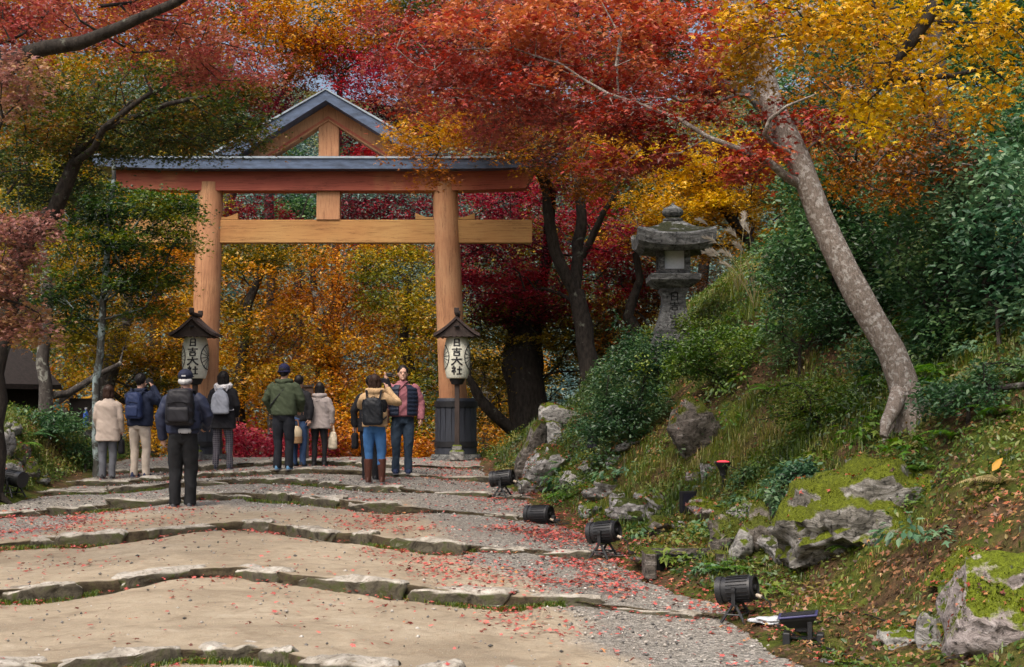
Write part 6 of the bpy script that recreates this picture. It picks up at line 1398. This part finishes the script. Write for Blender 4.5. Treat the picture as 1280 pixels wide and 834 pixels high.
    # shoes or boots
    for s in (-1, 1):
        st = stance[0 if s < 0 else 1]; sp = step[0 if s < 0 else 1]; mb = MB(); c = np.array((s * st, sp + .045, 0))
        mb.oval([(0, .042 * k, .125 * k), (.02 * k, .046 * k, .132 * k), (.045 * k, .044 * k, .125 * k, 0, -.002), (.075 * k, .036 * k, .08 * k, 0, -.035 * k), (.10 * k, .033 * k, .05 * k, 0, -.055 * k)], c * k, 18)
        if boots: mb.tube([kk((s * st, sp - .01, .05)), kk((s * st, sp - .005, .2)), kk((s * (st * .8 + .018), sp * .9 + .002, .385))], [.050 * k, .062 * k, .074 * k], 14)
        mm = boots or shoe if not isinstance(boots or shoe, tuple) else cloth('shoe_cloth', shoe, .6)
        so = link('boot' if boots else 'shoe', remesh(mb, 'shoe', .0085, 3), mm, T)
        mb = MB(); mb.oval([(-.004 * k, .045 * k, .130 * k), (.012 * k, .048 * k, .136 * k)], c * k, 18); part('sole', mb, SOLE, so)
    # upper garment
    if top:
        tm, hem, hw, slim = top[:4]; mb = MB(); bw = sh + .028; zs = 1.445
        waist = bw - .035 if slim else bw - .005
        secs = [(hem, hw, hw * .70), ((hem + 1.05) / 2, (hw + waist) / 2, (hw + waist) / 2 * .68), (1.08, waist, waist * .66), (1.22, bw - .01, .135), (1.34, bw - .005, .13), (1.40, bw - .04, .11), (zs, .095, .085), (zs + .035, .074, .074)]
        if hem > 1.0: secs = [q for i, q in enumerate(secs) if i not in (1,)]
        secs = sorted(secs); mb.oval([(z * k, a * k, b * k, 0, ln(z) * k) for z, a, b in secs], n=24, p=2.5)
        for s in (-1, 1):
            e, w, _ = A[s]; e, w = np.array(e), np.array(w)
            r0 = .078 if not female else .07
            mb.tube([pt((s * (sh - .055), -.005, 1.385)), pt((s * (sh + .005), -.01, 1.345)), pt((np.array((s * (sh + .01), -.01, 1.33)) + e) / 2), pt(e), pt((e + w) / 2), pt(w + (w - e) * .05)], [r0 * k, (r0 + .004) * k, r0 * .94 * k, r0 * .84 * k, r0 * .78 * k, r0 * .70 * k], 14)
        link(top[4] if len(top) > 4 else 'jacket', remesh(mb, 'jacket', .012, 3, .010 * k, seed + 5, (6, 6, 6)), tm, T)
    if extra: extra(T, k, pt, hd, kk)
    return T, p, k, rz
SOLE = cloth('sole_pale', (.30, .30, .31), .7)
def at(P, q):
    """world place of a point given in the person's own measure"""
    T, p, k, rz = P; v = Matrix.Rotation(rz, 3, 'Z') @ Vector(tuple(np.array(q) * k)); return np.array(p) + np.array(v)
def backpack(P, label, mat, mat2, w=.30, h=.42, dp=.17, z=1.02, y=-.13, straps=True, pocket=True, name='backpack', cinch=False):
    T_, p, k, rz = P; b = at(P, (0, y - dp / 2, z)); T = thing(name, label, 'bag' if cinch else 'backpack', b, rz)
    mb = MB(); S = lambda *q: [tuple(c * k for c in r) for r in q]
    if cinch: mb.oval(S((0, w * .42, dp * .4), (.02, w * .5, dp * .5), (h * .5, w * .49, dp * .46), (h * .8, w * .40, dp * .36), (h * .93, w * .2, dp * .2), (h * .98, w * .13, dp * .15), (h * 1.05, w * .22, dp * .2)), n=24, p=3)
    else: mb.oval(S((0, w * .44, dp * .40), (.025, w * .5, dp * .5), (h * .4, w * .5, dp * .5), (h * .8, w * .47, dp * .46), (h * .95, w * .40, dp * .36), (h, w * .28, dp * .22)), n=28, p=4.0)
    bd = link('bag_body', remesh(mb, 'bag_body', .011, 3, .010 * k, 3, (9, 9, 7)), mat, T)
    if pocket:
        mb = MB(); mb.oval(S((.035, w * .38, dp * .2, 0, -dp * .42), (.06, w * .40, dp * .24, 0, -dp * .42), (h * .42, w * .40, dp * .22, 0, -dp * .42), (h * .5, w * .36, dp * .14, 0, -dp * .42)), n=24, p=4.5)
        pk = link('pocket', remesh(mb, 'pocket', .010, 2, .004, 4), mat, T)
        mb = MB(); mb.tube([np.array((a * w * .42, -dp * .5 - .012, h * .62 + .01 * math.cos(a * 3))) * k for a in np.linspace(-1, 1, 9)], .006 * k, 6); part('zip', mb, mat2, T)
    if straps:
        for s in (-1, 1):
            q = [(s * w * .30, dp * .42, h * .92), (s * .12, dp * .5 + .03, 1.475 - z), (s * .125, dp * .5 + .10, 1.475 - z), (s * .14, dp * .5 + .22, 1.30 - z), (s * .16, dp * .5 + .20, 1.12 - z), (s * .19, dp * .5 + .06, 1.04 - z), (s * w * .42, dp * .35, .06)]
            mb = MB(); mb.tube([np.array(c) * k for c in q], .020 * k, 8, flat=.45); part('strap', mb, mat2, T)
    mb = MB(); mb.tube([np.array(c) * k for c in ((-.03, dp * .2, h * .97), (-.02, dp * .2, h * 1.05), (.02, dp * .2, h * 1.05), (.03, dp * .2, h * .97))], .008 * k, 6); part('carry_loop', mb, mat2, T)
    return T
def held(name, label, cat, P, q, build, rz=None):
    b = at(P, q); T = thing(name, label, cat, b, P[3] if rz is None else rz); build(T, P[2]); return T
C = lambda n, c, **kw: cloth(n, c, **kw)
c_black, c_navy = C('cloth_black', (.014, .014, .017)), C('cloth_navy', (.016, .022, .045)); c_navy2 = C('cloth_navy_sheen', (.026, .032, .060), rough=.5)
h_black, h_brown, h_grey = C('hair_black', (.010, .008, .008), rough=.5), C('hair_brown', (.032, .016, .011), rough=.5), C('hair_grey', (.42, .42, .42), rough=.6)
def hood(T, k, pt, mat, r=.085, name='hood', z=1.45, y=-.075):
    mb = MB(); mb.tube([pt((a * .13, y + .10 * abs(a) ** 1.5, z + .02 * abs(a))) for a in np.linspace(-1, 1, 9)], [k * r * (.45 + .4 * math.cos(a * 1.3)) for a in np.linspace(-1, 1, 9)], 12, flat=.8); mb.tube([pt((0, y, z)), pt((0, y - .02, z - .10)), pt((0, y - .01, z - .18))], [r * .8 * k, r * .85 * k, r * .3 * k], 12, flat=.6)
    link(name, remesh(mb, name, .010, 3, .008 * k, 9), mat, T)
# 1 beige coat
P1_ = person('woman-length dark hair, person in a long beige coat and grey trousers at the far left'.replace('woman-length dark hair, ', ''), 134, 599, 482, .12, top=(C('beige_wool', (.40, .33, .28), var=.08), .70, .225, False, 'coat'), legs=(C('grey_trousers', (.11, .115, .13)), 1.05), hair=(h_brown, 'bob'), female=True, seed=11,
             arms={1: ((.235, -.03, 1.12), (.235, .04, .88), (0, .1, -1)), -1: ((-.22, 0, 1.12), (-.18, .12, .92), (0, .5, -1))})
def _hb(T, k):
    mb = MB(); mb.oval([(-.34 * k, .045 * k, .10 * k), (-.3 * k, .055 * k, .115 * k), (-.12 * k, .05 * k, .11 * k), (-.08 * k, .03 * k, .10 * k)], n=18, p=3.5); link('bag_body', remesh(mb, 'bag_body', .01, 2, .006, 3), c_black, T)
    mb = MB(); mb.tube([(0, -.06 * k, -.09 * k), (0, -.05 * k, .0), (0, .0, .03 * k), (0, .05 * k, .0), (0, .06 * k, -.09 * k)], .008, 6); part('handle', mb, c_black, T)
held('handbag', 'small black handbag in the right hand of the beige coat wearer', 'bag', P1_, (.235, .055, .80), _hb)
# 2 navy jacket, photographing
def _coll(T, k, pt, hd, kk): 
    mb = MB(); mb.tube([pt((.085 * math.cos(a), .085 * math.sin(a) * .9 - .01, 1.46 + .012 * math.sin(a))) for a in np.linspace(0, 2 * math.pi, 17)], .026 * k, 8); link('collar', remesh(mb, 'collar', .009, 2), c_navy, T)
P2_ = person('person in navy jacket and pale beige trousers raising a camera, navy backpack on', 174, 597, 468, -.25, top=(c_navy, .86, .21, False), legs=(C('beige_trousers', (.42, .36, .30)), 1.0), hair=(h_black, 'short'), seed=12, shoe=(.018, .024, .06), stance=(.10, .11), step=(0, .03), extra=_coll,
             arms={1: ((.32, .13, 1.20), (.10, .24, 1.50), (-.4, .1, .8)), -1: ((-.25, .15, 1.18), (-.07, .25, 1.50), (.3, .1, .8))})
backpack(P2_, 'navy blue backpack worn by the person raising a camera', C('navy_nylon', (.020, .032, .085), rough=.55), c_navy, .27, .43, .15, .98)
def _cam(T, k):
    mb = MB(); mb.box((0, 0, 0), (.13, .05, .085), bev=.012); mb.box((0, 0, .05), (.05, .045, .03), bev=.008); part('camera_body', mb, M_BLK, T, False)
    mb = MB(); mb.lathe([(.033, .02), (.036, .03), (.034, .09), (.028, .09)], n=18, M=Matrix.Rotation(R(-90), 3, 'X')); part('lens', mb, M_BLK2, T)
held('camera', 'black camera held up before the navy jacket wearer’s face', 'camera', P2_, (.02, .25, 1.60), _cam)
# 3 the nearest walker
def _cap(T, k, pt, hd, kk):
    mb = MB(); b2 = MB(); b2.ball((0, 0, 0), kk((.096, .108, .085)), 18, 12); v, f = b2.arrays(); v = v[:, :]; mb.add(v + hd((0, -.008, .062)), f)
    mb.oval([(0, .085 * k, .07 * k), (.012 * k, .085 * k, .07 * k)], hd((0, .115, .045)), 18)
    c = link('cap', remesh(mb, 'cap', .008, 2), C('cap_navy', (.020, .024, .045)), T)
    mb = MB(); mb.box(hd((0, -.112, .055)), (.05 * k, .008, .018 * k)); part('cap_strap', mb, C('strap_pale', (.45, .45, .46)), c, False)
    mb = MB(); mb.tube([pt((.078 * math.cos(a), .08 * math.sin(a) - .01, 1.475)) for a in np.linspace(0, 2 * math.pi, 17)], .028 * k, 8); link('collar', remesh(mb, 'collar', .009, 2), C('collar_violet', (.06, .05, .10)), T)
P3_ = person('grey haired person in cap, navy jacket and black trousers, nearest of the walkers', 228, 634, 464, .0, top=(c_navy2, .93, .20, False), legs=(C('black_trousers', (.017, .018, .020)), 1.22), hair=(h_grey, 'nape'), seed=13, shoe=(.07, .075, .085), stance=(.10, .085), step=(.0, .05), extra=_cap, lean=.10,
             arms={-1: ((-.295, -.02, 1.14), (-.275, .07, .87), (.05, .25, -1)), 1: ((.30, .02, 1.16), (.245, .20, 1.0), (-.5, .9, -.1))})
backpack(P3_, 'large black backpack with a front pocket worn by the nearest walker', C('black_nylon', (.016, .016, .020), rough=.5), c_black, .34, .45, .20, 1.04, -.10)
def _pouch(T, k):
    mb = MB(); mb.oval([(-.03, .07, .035), (-.01, .085, .04), (.02, .085, .04), (.035, .07, .03)], n=18, p=3); link('pouch_body', remesh(mb, 'pouch_body', .007, 2), C('pouch_white', (.42, .43, .45)), T)
    for s in (-1, 1):
        mb = MB(); mb.tube([(s * .08, 0, .01), (s * .15, .05, .03), (s * .19, .14, .03)], .014, 6, flat=.4); part('belt', mb, c_black, T)
    mb = MB(); mb.tube([(-.05, -.03, -.02), (-.03, -.035, -.1), (0, -.035, -.13), (.05, -.03, -.09), (.06, -.03, -.02)], .007, 6); part('strap_loop', mb, c_black, T)
held('waist_pouch', 'white waist pouch hanging below the nearest walker’s backpack', 'pouch', P3_, (.05, -.15, .96), _pouch)
# 4 black coat with white collar
def _fur(T, k, pt, hd, kk):
    mb = MB(); mb.tube([pt((.115 * math.sin(a), -.02 - .095 * math.cos(a), 1.47 - .03 * math.cos(a))) for a in np.linspace(-2.2, 2.2, 15)], .042 * k, 10); link('fur_collar', remesh(mb, 'fur_collar', .008, 2, .014, 5, (40, 40, 40)), C('white_fur', (.62, .60, .60)), T)
P4_ = person('person in black coat with white fluffy collar and checked trousers beside the left lantern', 278, 587, 465, -.05, top=(c_black, .72, .235, False, 'coat'), legs=(C('checked_cloth', (.045, .042, .055), check=(.16, .15, .17)), .92), hair=(h_black, 'bob'), female=True, seed=14, stance=(.13, .12), step=(0, .04), extra=_fur, shoe=(.03, .035, .05),
             arms={1: ((.25, -.02, 1.14), (.20, .12, .95), (-.3, .6, -.6)), -1: ((-.24, -.02, 1.14), (-.2, .12, .95), (.3, .6, -.6))})
backpack(P4_, 'grey drawstring bag on the back of the black coat', C('grey_nylon', (.26, .28, .33), rough=.6), C('cord_grey', (.3, .3, .33)), .31, .43, .15, .98, -.14, pocket=False, name='drawstring_bag', cinch=True)
# 5 olive jacket and beanie
def _bean(T, k, pt, hd, kk):
    mb = MB(); mb.ball(hd((0, -.01, .055)), kk((.093, .104, .098)), 18, 12); mb.tube([hd((.088 * math.cos(a), -.008 + .10 * math.sin(a), .012)) for a in np.linspace(0, 2 * math.pi, 19)], .018 * k, 8); link('beanie', remesh(mb, 'beanie', .008, 2, .004, 6, (30, 30, 5)), C('beanie_navy', (.012, .013, .040)), T)
    hood(T, k, pt, olive, .07)
olive = C('olive_cloth', (.048, .062, .036))
P5_ = person('person in olive green jacket, navy beanie and dark trousers mid path', 354, 592, 457, -.12, top=(olive, .90, .215, False), legs=(C('dark_trousers', (.018, .020, .026)), 1.08), hair=(h_black, 'short'), seed=15, shoe=(.10, .22, .36), stance=(.10, .085), step=(0, .03), extra=_bean,
             arms={1: ((.30, .0, 1.16), (.235, .16, .98), (-.4, .8, -.3)), -1: ((-.30, .0, 1.16), (-.24, .14, .96), (.4, .8, -.3))})
def _sling(T, k):
    mb = MB(); mb.tube([np.array(q) * k for q in ((.10, -.055, .40), (.02, -.120, .27), (-.10, -.142, .12), (-.20, -.115, .0), (-.225, .0, -.06), (-.12, .16, -.02), (.05, .16, .2), (.13, .06, .41), (.10, -.055, .40))], .016 * k, 8, flat=.4); part('strap', mb, c_black, T)
    mb = MB(); mb.box(np.array((-.11, .19, -.06)) * k, (.20 * k, .07 * k, .15 * k), bev=.02); part('bag_body', mb, c_black, T)
held('shoulder_bag', 'black sling strap and bag worn across the olive jacket', 'bag', P5_, (0, 0, 1.05), _sling)
# 6 half hidden walker with basket bag
P6_ = person('dark haired person in black and jeans half hidden beyond the olive jacket', 374, 575, 470, -.3, top=(c_black, .86, .19, False), legs=(C('blue_jeans_dark', (.035, .065, .14)), .95), hair=(h_black, 'short'), seed=16, d=24.6, female=True,
             arms={1: ((.26, -.02, 1.12), (.24, -.04, .90), (0, -.1, -1)), -1: ((-.22, .02, 1.14), (-.1, .2, 1.0), (.4, .6, 0))})
def _bask(T, k):
    wv = simple('basket_weave', (.33, .20, .10), .8, .4, 60, .004)
    mb = MB(); mb.lathe([(.10, -.20), (.125, -.19), (.13, -.08), (.12, -.08)], n=20); part('basket', mb, wv, T)
    mb = MB(); mb.lathe([(.12, -.08), (.122, .02), (.08, .09), (.05, .10)], n=20); part('cloth_top', mb, C('cream_cotton', (.46, .38, .26)), T)
    mb = MB(); mb.tube([(-.08, 0, .05), (-.05, 0, .20), (.05, 0, .20), (.08, 0, .05)], .010, 6); part('handle', mb, C('tan_leather', (.25, .11, .05)), T)
held('basket_bag', 'straw basket bag with cream cloth top carried between the olive jacket and the signboard', 'bag', P6_, (-.01, -.14, .66), _bask)
# 7 grey hooded coat
def _h7(T, k, pt, hd, kk): hood(T, k, pt, gcoat, .085); mb = MB(); mb.tube([pt((.08 * math.cos(a), .08 * math.sin(a) - .01, 1.485)) for a in np.linspace(0, 2 * math.pi, 15)], .020 * k, 8); part('scarf', mb, C('scarf_blue', (.03, .03, .10)), T)
gcoat = C('grey_wool', (.27, .235, .225), var=.10, scale=30)
P7_ = person('person in grey hooded coat and black trousers, farthest along the path', 400, 573.5, 479, -.1, top=(gcoat, .78, .245, False, 'coat'), legs=(c_black, .86), hair=(h_black, 'bob'), female=True, seed=17, d=24.7, stance=(.11, .11), extra=_h7,
             arms={1: ((.27, -.02, 1.13), (.26, .02, .90), (0, .1, -1)), -1: ((-.27, -.02, 1.13), (-.25, .06, .92), (.1, .2, -1))})
def _tote(T, k):
    mb = MB(); mb.oval([(-.42 * k, .03, .13 * k), (-.40 * k, .05, .15 * k), (-.2 * k, .045, .15 * k), (-.08 * k, .02, .13 * k)], n=18, p=3); link('bag_body', remesh(mb, 'bag_body', .01, 2, .012, 4), C('cream_canvas', (.48, .42, .32)), T)
    for s in (-1, 1): mb = MB(); mb.tube([(s * .015, -.08 * k, -.1 * k), (0, -.05 * k, .05 * k), (0, .05 * k, .05 * k), (s * .015, .08 * k, -.1 * k)], .008, 6); part('handle', mb, C('cream_strap', (.42, .36, .27)), T)
held('tote_bag', 'cream canvas tote bag hanging from the grey coat wearer’s right hand', 'bag', P7_, (.27, .02, .78), _tote, .5)
# 8 beige top, backpack, brown boots, taking a picture
beige2 = C('beige_fleece', (.46, .31, .17)); 
def _h8(T, k, pt, hd, kk):
    hood(T, k, pt, beige2, .09)
    mb = MB(); mb.oval([(z * k, (w + .012) * k, (b + .012) * k) for z, w, b in ((1.08, .175, .118), (1.15, .185, .128), (1.26, .196, .138), (1.33, .190, .132))], n=24, p=2.5); part('dark_yoke', mb, c_black, T)
P8_ = person('person in beige and black hooded top, blue jeans and brown boots taking a picture', 468, 604, 469, -.05, top=(beige2, .90, .20, False), legs=(C('blue_jeans', (.045, .13, .30)), 1.0), hair=(h_brown, 'bob'), female=True, seed=18, stance=(.10, .12), boots=C('brown_leather', (.075, .030, .022), rough=.4), extra=_h8,
             arms={1: ((.37, .08, 1.27), (.17, .24, 1.50), (-.3, .3, .8)), -1: ((-.27, .18, 1.22), (-.08, .30, 1.52), (.2, .3, .8))})
backpack(P8_, 'black leather look backpack worn by the person in brown boots', C('black_leather', (.014, .016, .020), rough=.42), c_black, .31, .42, .15, .93, -.145, pocket=False)
def _phone(T, k):
    mb = MB(); mb.box((0, 0, 0), (.15, .010, .075), bev=.004); part('phone_body', mb, M_BLK, T, False)
    mb = MB(); mb.box((0, -.0065, 0), (.135, .003, .066)); part('screen', mb, M_LENS, T, False)
held('phone', 'dark phone held up over the head of the brown booted person', 'phone', P8_, (.05, .31, 1.64), _phone)
# 9 mostly hidden in black
P9_ = person('black clothed person mostly hidden behind the one in brown boots, one arm up', 464, 597, 470, 0, top=(c_black, .80, .21, False, 'coat'), legs=(c_black, 1.0), hair=(h_black, 'short'), female=True, seed=19, d=21.9,
             arms={1: ((.29, .10, 1.45), (.24, .10, 1.66), (0, .1, 1)), -1: ((-.28, -.02, 1.14), (-.27, .02, .89), (0, .1, -1))})
held('handbag', 'black shoulder bag at the left side of the half hidden person in black', 'bag', P9_, (-.26, -.02, .86), _hb)
def _cam2(T, k):
    mb = MB(); mb.box((0, 0, 0), (.10, .045, .065), bev=.012); part('camera_body', mb, M_BLK, T, False)
    mb = MB(); mb.lathe([(.024, .02), (.026, .06), (.02, .06)], n=16, M=Matrix.Rotation(R(-90), 3, 'X')); part('lens', mb, M_BLK2, T)
held('camera', 'small camera in the raised hand above the people at the right of the group', 'camera', P9_, (.29, .11, 1.74), _cam2)
# 10 facing us, mauve shirt and quilted vest
def _vest(T, k, pt, hd, kk):
    rs_ = []; n = 26; g0 = .30
    an = np.concatenate([np.linspace(math.pi / 2 + g0, math.pi / 2 + 2 * math.pi - g0, n)])
    zz = np.linspace(.93, 1.42, 38)
    for z in zz:
        w = np.interp(z, [.93, 1.1, 1.25, 1.36, 1.42], [.243, .244, .252, .240, .15]); b = np.interp(z, [.93, 1.1, 1.25, 1.36, 1.42], [.185, .180, .176, .160, .128]); pf = .010 * abs(math.sin((z - .93) * math.pi / .065))
        o = np.stack([(w + pf) * np.cos(an), (b + pf) * np.sin(an), np.full(n, z)], 1); i = np.stack([(w - .035) * np.cos(an[::-1]), (b - .035) * np.sin(an[::-1]), np.full(n, z)], 1)
        rs_.append(np.concatenate([o, i]) * k)
    mb = MB(); mb.rings(rs_); part('quilted_vest', mb, C('vest_navy', (.016, .022, .040), rough=.45), T, True, 60)
mauve = C('mauve_cloth', (.27, .105, .125))
P10_ = person('person in mauve shirt, navy quilted vest and dark jeans facing us near the right pillar', 503, 595, 458, math.pi + .1, top=(mauve, .92, .205, False, 'shirt'), legs=(C('dark_jeans', (.028, .045, .07)), 1.08), hair=(h_black, 'short'), seed=20, extra=_vest, shoe=(.02, .03, .07), stance=(.09, .11), step=(.03, 0),
              arms={1: ((.29, -.01, 1.15), (.27, .06, .90), (0, .15, -1)), -1: ((-.29, -.02, 1.14), (-.285, .03, .88), (0, .1, -1))})
def _sat(T, k):
    mb = MB(); mb.box(np.array((0, 0, 0)) * k, (.09 * k, .26 * k, .26 * k), bev=.03); part('bag_body', mb, C('brown_bag', (.10, .045, .032), rough=.5), T)
    mb = MB(); mb.tube([np.array(q) * k for q in ((0, .08, .1), (-.10, .12, .30), (-.30, .09, .52), (-.38, .0, .57), (-.36, -.1, .5), (-.2, -.19, .26), (0, -.1, .1))], .012 * k, 8, flat=.45); part('strap', mb, C('bag_strap', (.03, .02, .02)), T)
held('satchel', 'brown satchel between the brown booted person and the mauve shirt', 'bag', P10_, (.26, .02, .92), _sat)
